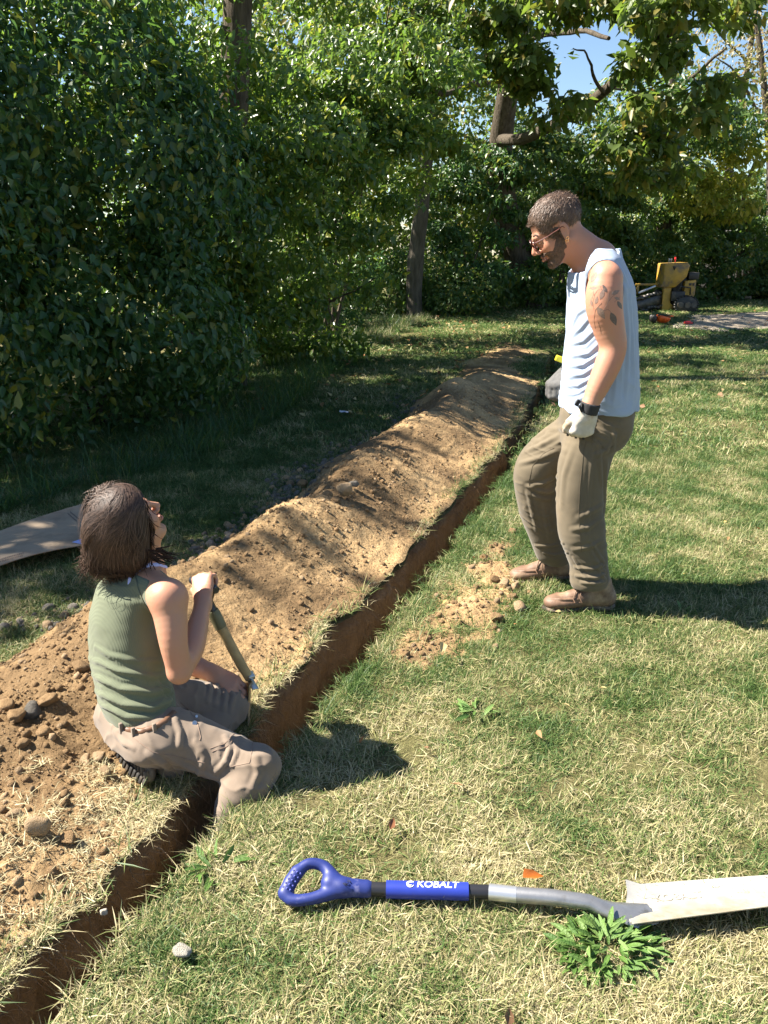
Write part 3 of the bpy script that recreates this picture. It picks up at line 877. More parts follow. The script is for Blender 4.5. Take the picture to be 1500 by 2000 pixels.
shrub('thicket_bush', 'tall leafy growth rising behind the left thicket to the top of the picture', 'bush', (-4.4, 9.2, 0),
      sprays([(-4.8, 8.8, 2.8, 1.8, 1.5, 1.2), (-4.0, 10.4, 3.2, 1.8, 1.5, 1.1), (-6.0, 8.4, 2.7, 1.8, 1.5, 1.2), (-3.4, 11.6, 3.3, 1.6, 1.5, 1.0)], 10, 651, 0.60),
      10000, 0.11, M_LEAF_SUNLIT, 651, clump=1.4, core=.3, shell=.5)

# trees
def tree(name, label, base, trunk_pts, r0, r1, limbs, lobes, n, leaf, mat, seed, bark=None, group=None, tris4=False, **kw):
    root = empty(name, base, label, 'tree', group)
    add_limbs(root, 'trunk', [(trunk_pts, r0, r1)], bark or M_BARK, 12)
    for l in limbs: add_limbs(root, 'branch', [l], bark or M_BARK, 8)
    if n: add_crown(root, lobes, n, leaf, mat, seed, tris4=tris4, **kw)
    return root
tree('broadleaf_tree', 'tree whose dark trunk shows in the gap high above the left thicket', (-1.9, 10.4, 0),
     [(-1.9, 10.4, -.1), (-1.85, 10.4, 2), (-1.62, 10.4, 4), (-1.5, 10.5, 6.5)], 0.22, 0.14, [([(-1.6, 10.4, 4.6), (-.6, 10.8, 5.6), (0.3, 11.2, 6.2)], .07, .03)],
     [(-1.5, 10.8, 6.2, 1.6, 1.4, 0.9), (0.3, 11.2, 6.4, 1.2, 1.1, 0.7)], 1600, 0.12, M_LEAF_BIG, 701, clump=1.6, gap=.1)
tree('broadleaf_tree', 'straight grey trunk rising from dry weeds at the end of the thicket', tuple(G(812, 618)),
     [G(812, 618) + np.array([0, 0, -.1]), W(812, 540, G(812, 618)[1]), W(822, 400, G(812, 618)[1]), W(838, 150, G(812, 618)[1]), W(850, -60, G(812, 618)[1])], 0.19, 0.12, [],
     [(1.0, 18.3, 5.6, 2.2, 1.8, 1.3), (-1.2, 19, 5.0, 2.4, 1.8, 1.4), (1.9, 18.6, 7, 2.4, 2, 1)], 9000, 0.17, M_LEAF_BIG, 711, bark=M_BARK_GREY, clump=1.5)
B = np.array([3.9, 21.8, 0.0])
def at(px, py, Y): return W(px, py, Y)
_lob = [(880, 90, 14.5, 1.5, 1.1, .75), (980, 30, 14, 1.1, 1.0, .5), (1030, 120, 14.5, .4, .5, .25), (1300, 190, 13.2, .9, 1.0, .85), (1230, 310, 13.8, .85, .8, .4),
        (1320, 60, 12.6, .9, 1.0, .45), (1150, 0, 13.6, 1.3, 1.0, .35), (790, 220, 14.4, 1.0, .8, .8), (1085, 180, 14.6, .75, .6, .5), (1270, 350, 14.6, .8, .7, .3), (1440, -20, 12, .9, .9, .3)]
tree('broadleaf_tree', 'big tree with long boughs of large drooping leaves spreading above the standing person', tuple(B),
     [B + np.array([0, 0, -.1]), at(985, 420, 21.8), at(972, 300, 21.6), at(985, 200, 21), at(1010, 60, 20.4), at(1030, -100, 20)], 0.36, 0.2,
     [([at(976, 275, 21.4), at(1030, 275, 19), at(1110, 225, 15.5), at(1230, 140, 13.5), at(1340, 20, 12.5)], .13, .06),
      ([at(1000, 170, 20.8), at(930, 160, 17.8), at(850, 190, 15), at(790, 170, 14.4)], .08, .03),
      ([at(1010, 80, 20.4), at(1090, 60, 17), at(1190, 70, 14.2)], .08, .03),
      ([at(1180, 185, 14), at(1150, 120, 13.4), at(1120, 90, 13)], .03, .008)],
     sprays([tuple(at(a, b, c)) + (d, e, f) for a, b, c, d, e, f in _lob], 16, 721, .42, .4), 9500, 0.18, M_LEAF_BIG, 721, clump=1.4, core=.3, shell=.5)
tree('broadleaf_tree', 'slim brown trunk standing behind the hedge above the yellow machine', tuple(G(1300, 585)),
     [G(1300, 585), W(1300, 450, G(1300, 585)[1]), W(1298, 300, G(1300, 585)[1]), W(1310, 120, G(1300, 585)[1]), W(1330, -40, G(1300, 585)[1])], 0.24, 0.10,
     [([W(1305, 200, G(1300, 585)[1]), W(1360, 140, 22), W(1420, 90, 21)], .07, .02), ([W(1300, 260, G(1300, 585)[1]), W(1250, 190, 23), W(1200, 170, 22)], .06, .02)],
     [tuple(W(1290, 210, 23)) + (1.9, 1.5, .9), tuple(W(1200, 290, 23)) + (1.6, 1.3, .7), tuple(W(1390, 250, 22.5)) + (1.4, 1.2, .6)], 7000, 0.16, M_LEAF_HEDGE, 731, clump=1.8, gap=.1)
tree('small_tree', 'yellowing small tree leaning by the right hand hedge', tuple(G(1480, 575)),
     [G(1480, 575), W(1470, 480, G(1480, 575)[1]), W(1440, 390, 25), W(1490, 280, 24.5)], 0.09, 0.04, [([W(1440, 400, 25), W(1400, 340, 24.5), W(1350, 320, 24)], .04, .02)],
     [tuple(W(1400, 330, 23.5)) + (1.1, 1.0, .55), tuple(W(1350, 385, 23.5)) + (.8, .8, .4), tuple(W(1460, 290, 23.5)) + (.9, .9, .4), tuple(W(1430, 400, 23.5)) + (.7, .7, .4)], 3000, 0.17, M_LEAF_YELLOW, 741, clump=1.9, gap=.25)
for k, (px, Y, lean, s, lab) in enumerate([(1420, 31, 30, 751, 'half bare tree with dry leaves against the sky, left of two at the edge'), (1510, 29, -20, 752, 'half bare tree with dry leaves at the right edge of the sky')]):
    g = np.array([W(px, 560, Y)[0], Y, 0])
    tree('sparse_tree', lab, tuple(g), [g, W(px, 350, Y), W(px + lean, 180, Y), W(px + lean * 2, -20, Y)], 0.18, 0.06,
         [([W(px + lean * .6, 250, Y), W(px - 60, 160, Y - 1), W(px - 110, 110, Y - 1)], .06, .015), ([W(px + lean, 180, Y), W(px + 60, 120, Y), W(px + 110, 60, Y)], .05, .015), ([W(px + lean * 1.3, 120, Y), W(px - 30, 50, Y), W(px - 70, -10, Y)], .05, .015)],
         [tuple(W(px, 120, Y)) + (2.6, 2, 1.5), tuple(W(px - 60, 220, Y)) + (2.0, 1.6, 1.0), tuple(W(px + 60, 50, Y)) + (2.4, 2, 1.4)], 2300, 0.15, M_LEAF_DULL, s, clump=2.2, gap=.15, shell=1.2)

# back hedge and undergrowth at the far end
HX = [(905, 590, 20.5, 3.6), (1000, 590, 21.5, 4.0), (1100, 588, 22.5, 3.6), (1190, 585, 23.5, 3.5), (1270, 582, 24.5, 3.6), (1345, 580, 25, 3.3), (1420, 580, 25.5, 2.9), (1500, 580, 26, 3.3), (1590, 580, 26, 3.4)]
HL = ['dark hedge bush at the end of the thicket, left of the standing person', 'dark hedge bush behind the head of the standing person', 'hedge bush behind the shoulder of the standing person', 'hedge bush directly left of the yellow machine',
      'hedge bush directly behind the yellow machine', 'hedge bush behind the branch pile', 'hedge bush between the branch pile and the dark shed', 'hedge bush in front of the dark shed', 'hedge bush beyond the dark shed at the right edge']
for k, ((px, py, Y, h), lab) in enumerate(zip(HX, HL)):
    x = W(px, py, Y)[0]
    r = np.random.default_rng(800 + k)
    lo = [(x + r.normal(0, .2), Y + r.normal(0, .2), h * .27, 1.15, 1.0, h * .30), (x + r.normal(0, .3), Y + .5, h * .62, 1.2, 1.0, h * .32), (x + r.normal(0, .6), Y + .7, h * .88, .9, .8, h * .20), (x + r.normal(0, .6), Y - .35, .45, 1.0, .6, .5)]
    if k in (6, 7): lo = [(x, Y - .6, .7, 1.2, .9, .75), (x + .4, Y - .3, 1.1, 1.0, .8, .6), (x - .7, Y + 1.6, 2.2, 1.0, .8, .9)] if k == 7 else lo
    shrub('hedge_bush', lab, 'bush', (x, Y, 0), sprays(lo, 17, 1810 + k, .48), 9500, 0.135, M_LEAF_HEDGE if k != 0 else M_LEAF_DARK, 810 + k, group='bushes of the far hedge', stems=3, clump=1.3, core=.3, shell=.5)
for (x, Y, h, lab) in [(-1.2, 16.6, 1.6, 'low weedy bush in the dark gap left of the grey trunk'), (0.2, 19.6, 1.5, 'weedy bush directly behind the foot of the grey trunk'), (1.5, 19.4, 1.0, 'sunlit weedy tussock right of the grey trunk'), (-2.6, 15.5, 2.6, 'dark bush closing the hollow behind the thicket'), (-3.6, 13.6, 2.6, 'dark bush far inside the thicket'), (-5.2, 11.5, 3.2, 'dark bush behind the tall growth of the left thicket'), (-6.8, 10.2, 3.2, 'dark bush at the left end behind the thicket'), (-4.6, 7.6, 2.4, 'dark bush between the two nearest thicket bushes, inside')]:
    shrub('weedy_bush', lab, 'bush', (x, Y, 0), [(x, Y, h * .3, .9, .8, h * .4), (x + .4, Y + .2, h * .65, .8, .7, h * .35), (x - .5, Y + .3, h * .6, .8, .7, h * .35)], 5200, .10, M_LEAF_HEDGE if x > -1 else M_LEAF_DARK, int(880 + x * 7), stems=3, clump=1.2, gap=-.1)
# a far row behind that closes the view below the canopy
BL = ['tall tree behind the thicket, its crown filling the top left gap', 'tall tree behind the grey trunk in the middle distance', 'tall dark tree behind the big bough tree']
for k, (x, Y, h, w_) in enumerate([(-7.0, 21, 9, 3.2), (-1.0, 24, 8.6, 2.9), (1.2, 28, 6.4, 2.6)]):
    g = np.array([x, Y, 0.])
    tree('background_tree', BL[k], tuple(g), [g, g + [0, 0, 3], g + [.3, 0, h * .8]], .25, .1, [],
         [(x, Y, h * .55, w_, w_, h * .32), (x + 1.2, Y, h * .8, w_ * .8, w_ * .8, h * .22), (x - 1.5, Y, h * .7, w_ * .8, w_ * .8, h * .22), (x, Y - .5, h * .25, w_ * .9, w_ * .7, h * .25)], 10000, .2, M_LEAF_BIG if k else M_LEAF_SUNLIT, 850 + k, group=None, clump=1.4, face=(0, -.8, .2))
FL = ['far tree beyond the hedge bush behind the standing person', 'far tree beyond the hedge above the yellow machine', 'far tree beyond the hedge above the branch pile', 'far tree beyond the dark shed']
for k, (x, Y, h) in enumerate([(4.6, 30, 6.0), (8.6, 32, 5.4), (12.6, 33, 5.0), (17, 33, 5.4)]):
    g = np.array([x, Y, 0.])
    tree('background_tree', FL[k], tuple(g), [g, g + [0, 0, 2], g + [.3, 0, h * .8]], .2, .1, [],
         [(x, Y, h * .2, 2.6, 1.4, 1.4), (x + 1.0, Y, h * .55, 2.2, 1.6, 1.5), (x - 1.4, Y, h * .5, 2.0, 1.6, 1.4)], 7500, .24, M_LEAF_HEDGE, 870 + k, clump=1.0, gap=-.2)
# tree out of the picture to the left whose shade falls on the thicket and the lawn strip
tree('broadleaf_tree', 'large shade tree beyond the left edge of the picture', (-8.2, 5.8, 0),
     [(-8.2, 5.8, 0), (-8.1, 5.8, 3), (-7.9, 5.6, 6)], .3, .15, [([(-8.1, 5.8, 3.4), (-7.2, 5.0, 4.6), (-6.9, 4.4, 5.5)], .1, .04)],
     [(-7.6, 5.7, 5.7, 1.7, 2.0, 2.1), (-8.0, 7.2, 6.0, 1.8, 2.2, 2.2), (-7.4, 5.1, 4.4, 1.3, 1.5, 1.5), (-8.2, 8.6, 4.9, 1.6, 1.8, 1.8)], 20000, 0.16, M_LEAF_BIG, 771, clump=1.2, gap=-.1)

# undergrowth: rank weeds and dry stalks at the foot of the thicket
def undergrowth():
    rng = np.random.default_rng(33)
    src = [blade_tuft('u', 26, 0.10, 0.14, 0.42, 0.007, (0.4, 1.4), 900 + k, M_LEAF_DARK if k < 4 else M_STRAW) for k in range(6)]
    base = np.array([(-3.4, 4.4), (-2.3, 4.75), (-1.45, 5.95), (-1.0, 8.0), (-.75, 10.2), (-0.5, 12.2), (0.1, 15.2), (0.9, 18.2)])
    t = rng.uniform(0, 1, 1500) ** 0.9
    seg = np.concatenate([[0], np.cumsum(np.linalg.norm(np.diff(base, axis=0), axis=1))]); s = t * seg[-1]
    x = np.interp(s, seg, base[:, 0]); y = np.interp(s, seg, base[:, 1])
    off = rng.exponential(0.35, len(x)) - 0.12
    x = x - off * .9; y = y + off * .4
    P = np.stack([x, y, zground(x, y)], -1)
    w = 9000
    scatter('undergrowth', P, src, np.stack([rng.normal(0, .1, len(P)), rng.normal(0, .1, len(P)), rng.uniform(0, 6.28, len(P))], -1), rng.uniform(.3, .8, len(P)), np.where((y > 13) & (rng.uniform(size=len(P)) < .4), 4 + rng.integers(0, 2, len(P)), rng.integers(0, 4, len(P))))
undergrowth()
# ================================================================== sculpting: signed distance fields turned into meshes
class Field:
    def __init__(self, lo, hi, h):
        self.lo = np.array(lo, float); self.h = h
        self.n = np.ceil((np.array(hi, float) - self.lo) / h).astype(int) + 1
        self.d = np.full(self.n, 1.0, np.float32)
    def _box(self, lo, hi):
        a = np.clip(np.floor((np.array(lo) - self.lo) / self.h).astype(int), 0, self.n - 1)
        b = np.clip(np.ceil((np.array(hi) - self.lo) / self.h).astype(int) + 1, 1, self.n)
        sl = tuple(slice(i, j) for i, j in zip(a, b))
        g = [(self.lo[i] + np.arange(a[i], b[i]) * self.h).astype(np.float32) for i in range(3)]
        return sl, g[0][:, None, None], g[1][None, :, None], g[2][None, None, :]
    def _put(self, sl, d, k, op='add'):
        a = self.d[sl]
        if op == 'add':
            if k > 0:
                h = np.maximum(k - np.abs(a - d), 0) / k
                self.d[sl] = np.minimum(a, d) - h * h * k * 0.25
            else: self.d[sl] = np.minimum(a, d)
        elif op == 'sub':
            d = -d
            if k > 0:
                h = np.maximum(k - np.abs(a - d), 0) / k
                self.d[sl] = np.maximum(a, d) + h * h * k * 0.25
            else: self.d[sl] = np.maximum(a, d)
    def cone(self, a, b, ra, rb, k=0.02, op='add'):
        a = np.array(a, float); b = np.array(b, float); m = max(ra, rb) + k + 4 * self.h + (0.03 if op == 'add' else 0)
        sl, X, Y, Z = self._box(np.minimum(a, b) - m, np.maximum(a, b) + m)
        e = b - a; L2 = e @ e + 1e-12
        t = np.clip(((X - a[0]) * e[0] + (Y - a[1]) * e[1] + (Z - a[2]) * e[2]) / L2, 0, 1)
        d = np.sqrt((X - a[0] - t * e[0]) ** 2 + (Y - a[1] - t * e[1]) ** 2 + (Z - a[2] - t * e[2]) ** 2) - (ra + (rb - ra) * t)
        self._put(sl, d, k, op); return self
    def chain(self, pts, rad, k=0.02):
        # one smooth limb through the points: the pieces join hard, the whole joins the rest softly
        p = np.array([list(q) for q in pts], float); r = np.array(rad, float); m = len(p)
        if m > 2:
            e = np.vstack([2 * p[0] - p[1], p, 2 * p[-1] - p[-2]]); er = np.concatenate([[r[0]], r, [r[-1]]])
            P, R = [], []
            for i in range(m - 1):
                for t in (0, .25, .5, .75):
                    h = [(-t + 2 * t * t - t ** 3) / 2, (2 - 5 * t * t + 3 * t ** 3) / 2, (t + 4 * t * t - 3 * t ** 3) / 2, (t ** 3 - t * t) / 2]
                    P.append(sum(h[j] * e[i + j] for j in range(4))); R.append(sum(h[j] * er[i + j] for j in range(4)))
            p = np.array(P + [p[-1]]); r = np.array(R + [r[-1]])
        mg = r.max() + k + .03 + 4 * self.h
        sl, X, Y, Z = self._box(p.min(0) - mg, p.max(0) + mg)
        D = None
        for i in range(len(p) - 1):
            a, b = p[i], p[i + 1]; e = b - a; L2 = e @ e + 1e-12
            t = np.clip(((X - a[0]) * e[0] + (Y - a[1]) * e[1] + (Z - a[2]) * e[2]) / L2, 0, 1)
            d = np.sqrt((X - a[0] - t * e[0]) ** 2 + (Y - a[1] - t * e[1]) ** 2 + (Z - a[2] - t * e[2]) ** 2) - (r[i] + (r[i + 1] - r[i]) * t)
            D = d if D is None else np.minimum(D, d)
        self._put(sl, D.astype(np.float32), k); return self
    def ell(self, c, r, R=None, k=0.02, op='add'):
        c = np.array(c, float); r = np.array(np.broadcast_to(r, 3), float); m = r.max() + k + 4 * self.h + (0.03 if op == 'add' else 0)
        sl, X, Y, Z = self._box(c - m, c + m)
        X, Y, Z = X - c[0], Y - c[1], Z - c[2]
        if R is not None:
            R = np.asarray(R)
            X, Y, Z = (X * R[0, 0] + Y * R[1, 0] + Z * R[2, 0], X * R[0, 1] + Y * R[1, 1] + Z * R[2, 1], X * R[0, 2] + Y * R[1, 2] + Z * R[2, 2])
        k0 = np.sqrt((X / r[0]) ** 2 + (Y / r[1]) ** 2 + (Z / r[2]) ** 2)
        k1 = np.sqrt((X / r[0] ** 2) ** 2 + (Y / r[1] ** 2) ** 2 + (Z / r[2] ** 2) ** 2) + 1e-9
        self._put(sl, (k0 * (k0 - 1) / k1), k, op); return self
    def loft(self, levels, ax, k=0.02, zpad=0.0):
        """levels: (z, cx, cy, a, b): ellipses with half-axes a along ax and b across it"""
        L = np.array(sorted(levels, key=lambda q: q[0]), float)
        rm = max(L[:, 3].max(), L[:, 4].max()) + 0.06
        lo = [L[:, 1].min() - rm, L[:, 2].min() - rm, L[0, 0] - zpad - .05]; hi = [L[:, 1].max() + rm, L[:, 2].max() + rm, L[-1, 0] + zpad + .05]
        sl, X, Y, Z = self._box(lo, hi)
        z = Z[0, 0]
        from_ = lambda i: np.interp(z, L[:, 0], L[:, i]).astype(np.float32)[None, None, :]
        cx, cy, a, b = (from_(i) for i in (1, 2, 3, 4))
        u = (X - cx) * ax[0] + (Y - cy) * ax[1]; v = -(X - cx) * ax[1] + (Y - cy) * ax[0]
        q = np.sqrt((u / a) ** 2 + (v / b) ** 2) + 1e-6
        q2 = np.sqrt((u / a ** 2) ** 2 + (v / b ** 2) ** 2) + 1e-6
        d = q * (q - 1) / q2
        dz = np.maximum(L[0, 0] - zpad - Z, Z - L[-1, 0] - zpad)
        d = np.maximum(d, dz)
        self._put(sl, d.astype(np.float32), k); return self
    def cut_plane(self, p, n, lo=None, hi=None):
        """removes the side the normal points to"""
        n = np.array(n, float); n /= np.linalg.norm(n)
        sl, X, Y, Z = self._box(self.lo if lo is None else lo, self.lo + self.n * self.h if hi is None else hi)
        d = (X - p[0]) * n[0] + (Y - p[1]) * n[1] + (Z - p[2]) * n[2]
        self.d[sl] = np.maximum(self.d[sl], d); return self
    def shell(self, t):
        self.d = np.maximum(self.d, -(self.d + t)); return self
    def copy(self):
        f = Field.__new__(Field); f.lo, f.h, f.n, f.d = self.lo, self.h, self.n, self.d.copy(); return f
    def pos(self):
        return [(self.lo[i] + np.arange(self.n[i]) * self.h) for i in range(3)]
    def at(self, P):
        """trilinear value at points"""
        q = (P - self.lo) / self.h
        q = np.clip(q, 0, self.n - 1.001); i = q.astype(int); f = q - i
        o = 0
        for dx in (0, 1):
            for dy in (0, 1):
                for dz in (0, 1):
                    w = (f[:, 0] if dx else 1 - f[:, 0]) * (f[:, 1] if dy else 1 - f[:, 1]) * (f[:, 2] if dz else 1 - f[:, 2])
                    o = o + w * self.d[i[:, 0] + dx, i[:, 1] + dy, i[:, 2] + dz]
        return o
    def grad(self, P):
        e = self.h
        g = np.stack([self.at(P + np.eye(3)[i] * e) - self.at(P - np.eye(3)[i] * e) for i in range(3)], 1)
        return g / (np.linalg.norm(g, axis=1)[:, None] + 1e-9)
    def mesh_arrays(self):
        """surface nets"""
        d = self.d; s = d < 0
        c = s[:-1, :-1, :-1].astype(np.int8)
        for o in [(1, 0, 0), (0, 1, 0), (0, 0, 1), (1, 1, 0), (1, 0, 1), (0, 1, 1), (1, 1, 1)]:
            c += s[o[0]:d.shape[0] - 1 + o[0], o[1]:d.shape[1] - 1 + o[1], o[2]:d.shape[2] - 1 + o[2]]
        idx = np.argwhere((c > 0) & (c < 8))
        ids = np.full(c.shape, -1, np.int32); ids[tuple(idx.T)] = np.arange(len(idx))
        acc = np.zeros((len(idx), 3)); cnt = np.zeros(len(idx))
        corners = [(0, 0, 0), (1, 0, 0), (0, 1, 0), (1, 1, 0), (0, 0, 1), (1, 0, 1), (0, 1, 1), (1, 1, 1)]
        val = [d[idx[:, 0] + a, idx[:, 1] + b, idx[:, 2] + e] for a, b, e in corners]
        for p, q in [(0, 1), (2, 3), (4, 5), (6, 7), (0, 2), (1, 3), (4, 6), (5, 7), (0, 4), (1, 5), (2, 6), (3, 7)]:
            m = (val[p] < 0) != (val[q] < 0)
            t = np.where(m, val[p] / (val[p] - val[q] + 1e-12), 0)
            a = np.array(corners[p]); b = np.array(corners[q])
            acc += (a + t[:, None] * (b - a)) * m[:, None]; cnt += m
        V = self.lo + (idx + acc / cnt[:, None]) * self.h
        Q = []
        for ax in range(3):
            sl0 = [slice(None)] * 3; sl1 = [slice(None)] * 3
            sl0[ax] = slice(0, -1); sl1[ax] = slice(1, None)
            s0, s1 = s[tuple(sl0)], s[tuple(sl1)]
            e = np.argwhere(s0 != s1)
            b, c2 = (ax + 1) % 3, (ax + 2) % 3
            ok = (e[:, b] > 0) & (e[:, c2] > 0) & (e[:, b] < c.shape[b]) & (e[:, c2] < c.shape[c2]); e = e[ok]
            flip = s0[tuple(e.T)]
            def I(db, dc):
                k = e.copy(); k[:, b] -= db; k[:, c2] -= dc; return ids[tuple(k.T)]
            q = np.stack([I(1, 1), I(0, 1), I(0, 0), I(1, 0)], 1)
            q[~flip] = q[~flip][:, ::-1]
            Q.append(q)
        return V, np.concatenate(Q)
def vnormals(V, Q):
    n = np.cross(V[Q[:, 2]] - V[Q[:, 0]], V[Q[:, 3]] - V[Q[:, 1]])
    N = np.zeros_like(V)
    for i in range(4): np.add.at(N, Q[:, i], n)
    return N / (np.linalg.norm(N, axis=1)[:, None] + 1e-12)
def relax(V, Q, it=1, f=0.5):
    E = np.concatenate([Q[:, [0, 1]], Q[:, [1, 2]], Q[:, [2, 3]], Q[:, [3, 0]]])
    for _ in range(it):
        S = np.zeros_like(V); C = np.zeros(len(V))
        np.add.at(S, E[:, 0], V[E[:, 1]]); np.add.at(S, E[:, 1], V[E[:, 0]]); np.add.at(C, E[:, 0], 1); np.add.at(C, E[:, 1], 1)
        V = V * (1 - f) + f * S / np.maximum(C, 1)[:, None]
    return V
def creases(V, Nn, folds):
    """folds: (points, width, height): ridges (or hollows) that run along a line on the cloth"""
    D = np.zeros(len(V))
    for pts, w, h in folds:
        pts = np.asarray(pts, float)
        best = np.full(len(V), 1e9); tt = np.zeros(len(V)); m = len(pts) - 1
        for i in range(m):
            a, b = pts[i], pts[i + 1]; e = b - a
            t = np.clip((V - a) @ e / (e @ e), 0, 1)
            d = np.linalg.norm(V - a - t[:, None] * e, axis=1)
            k = d < best; best[k] = d[k]; tt[k] = (i + t[k]) / m
        env = np.sin(np.pi * np.clip(tt * 0.86 + 0.07, 0, 1)) ** 0.7
        x = best / w
        D += h * env * (np.exp(-x * x) - 0.45 * np.exp(-((x - 1.7) / 0.8) ** 2))
    return V + Nn * D[:, None]
def sdf_obj(name, F, mat, parent, origin=(0, 0, 0), smooth_it=1, folds=None, fn=None, keep=None):
    V, Q = F.mesh_arrays()
    if smooth_it: V = relax(V, Q, smooth_it)
    if folds:
        b0 = BVHTree.FromPolygons([tuple(v) for v in V], [tuple(int(i) for i in q) for q in Q])
        fl = []
        for pts, w, h in folds:
            pts = np.asarray(pts, float)
            if pts.shape[1] == 2:            # drawn on the photo: bring every point onto the cloth
                s_ = np.linspace(0, len(pts) - 1, 3 * len(pts) - 2); k_ = np.arange(len(pts))
                px = np.interp(s_, k_, pts[:, 0]); py = np.interp(s_, k_, pts[:, 1])
                pts = np.array([on_surface(b0, a_, b_) for a_, b_ in zip(px, py)])
            fl.append((pts, w, h))
        V = creases(V, vnormals(V, Q), fl)
    if fn is not None: V = fn(V, vnormals(V, Q))
    me = mesh_np(name, V - np.array(origin), quads=Q)
    o = obj(name, me, mat, parent)
    o_bvh = BVHTree.FromPolygons([tuple(v) for v in V], [tuple(int(i) for i in q) for q in Q])
    return o, o_bvh
CAMP = Vector((0, 0, CAM_H))
def on_surface(bvh, px, py, lift=0.0):
    d = Vector(ray(px, py)).normalized()
    hit = bvh.ray_cast(CAMP, d)
    if hit[0] is None:
        hit = bvh.find_nearest(CAMP + d * 3.4)
    return np.array(hit[0]) + np.array(hit[1]) * lift
def drape(mb, bvh, pix, r, lift=0.0005, n=5, step=6.0):
    pix = np.asarray(pix, float); seg = np.concatenate([[0], np.cumsum(np.linalg.norm(np.diff(pix, axis=0), axis=1))])
    s = np.linspace(0, seg[-1], max(3, int(seg[-1] / step)))
    pts = [on_surface(bvh, np.interp(k, seg, pix[:, 0]), np.interp(k, seg, pix[:, 1]), lift) for k in s]
    mb.tube(pts, r, n); return mb
def decal(mb, bvh, poly, lift=0.0006):
    """flat print that follows the surface under it"""
    poly = np.asarray(poly, float); c = poly.mean(0)
    rings = [poly, c + (poly - c) * 0.5]
    n = len(poly); V = [on_surface(bvh, *p, lift) for r in rings for p in r] + [on_surface(bvh, *c, lift)]
    T = []
    for i in range(n):
        j = (i + 1) % n
        T += [(i, j, n + j), (i, n + j, n + i), (n + i, n + j, 2 * n)]
    mb.add(V, T)
def skin_material(name, base, redder, dark):
    N = NT(name); co = N.coord()
    f = N.noise(co, 9, 4, 0.55); g = N.noise(co, 120, 3, 0.6)
    c = N.ramp(f, [(0.3, base), (0.7, redder)])
    c = N.mix(N.ramp(g, [(0.62, (0, 0, 0)), (0.75, (0.25, 0.25, 0.25))]), c, dark)
    nb = N.bump(g, 0.12, 0.0015)
    return N.pbr(c, 0.48, 0, nb, 0.4, subsurf=0.12)
def cloth_material(name, color, rough=0.85, weave=600.0, var=0.10, bump=0.12, stain=None, stain_amt=0.5, rib=None, sheen=0.15):
    N = NT(name); co = N.coord()
    f = N.noise(co, 6, 5, 0.6)
    c = N.ramp(f, [(0.3, tuple(v * (1 - var) for v in color)), (0.7, tuple(min(1, v * (1 + var)) for v in color))])
    if stain is not None:
        s = N.noise(co, 4.3, 6, 0.65)
        c = N.mix(N.ramp(s, [(0.52, (0, 0, 0)), (0.72, (stain_amt,) * 3)]), c, stain)
    h = N.noise(co, weave, 2, 0.5)
    nb = N.bump(h, bump, 0.001)
    if rib is not None:
        w = N.n('ShaderNodeTexWave', wave_type='BANDS', bands_direction='X'); w.inputs['Scale'].default_value = rib[0]
        mp = N.n('ShaderNodeMapping'); mp.inputs['Rotation'].default_value = rib[1]; N.l(co, mp.inputs['Vector']); N.l(mp.outputs[0], w.inputs['Vector'])
        w.inputs['Distortion'].default_value = 0.4; w.inputs['Detail'].default_value = 1
        nb = N.bump(w.outputs['Fac'], 0.25, 0.0015, nb)
        c = N.mix(N.math('MULTIPLY', w.outputs['Fac'], 0.12), c, tuple(v * 0.6 for v in color))
    return N.pbr(c, rough, 0, nb, 0.2, sheen=sheen)

def head_sdf(F, M, s=1.0, man=True):
    """M: 4x4 placing the head; local x forward, y left, z up, origin between the ears"""
    R = np.array(M)[:3, :3]; t = np.array(M)[:3, 3]
    P = lambda x, y, z: t + R @ (np.array([x, y, z]) * s)
    E = lambda c, r, k=0.015, op='add', Rl=None: F.ell(P(*c), np.array(r) * s, R if Rl is None else R @ Rl, k, op)
    C = lambda a, b, ra, rb, k=0.012, op='add': F.cone(P(*a), P(*b), ra * s, rb * s, k, op)
    E((-.012, 0, .045), (.100, .076, .084)); E((.030, 0, -.025), (.062, .058, .088), .03)
    for y in (-1, 1):
        C((-.012, y * .052, -.045), (.060, y * .018, -.100), .020, .018, .02)
        E((.055, y * .040, -.030), (.028, .022, .026), .02)
        C((.084, y * .036, .020), (.092, y * .008, .018), .011, .010, .014)
        E((.098, y * .031, .000), (.016, .017, .012), .014, 'sub')
        E((.074, y * .031, .000), (.0135, .0135, .0135), .004)
        C((.074, y * .031, .0095), (.083, y * .031, .0085), .0075, .0055, .006)
        E((.102, y * .013, -.037), (.011, .008, .008), .006)
        e = Matrix.Rotation(math.radians(-12), 3, 'Y')
        E((-.014, y * .079, -.004), (.019, .007, .031), .008, Rl=np.array(e))
        E((-.010, y * .087, .000), (.010, .006, .017), .006, 'sub', Rl=np.array(e))
        E((-.006, y * .080, -.032), (.008, .006, .009), .006)
    E((.070, 0, -.103), (.020, .022, .017), .015)
    C((.092, 0, .012), (.118, 0, -.030), .0085, .0115, .010)
    E((.094, 0, -.060), (.010, .022, .006), .006); E((.091, 0, -.073), (.010, .019, .0065), .006)
    C((.100, -.018, -.0668), (.100, .018, -.0668), .0022, .0022, .004, 'sub')
    return P, R
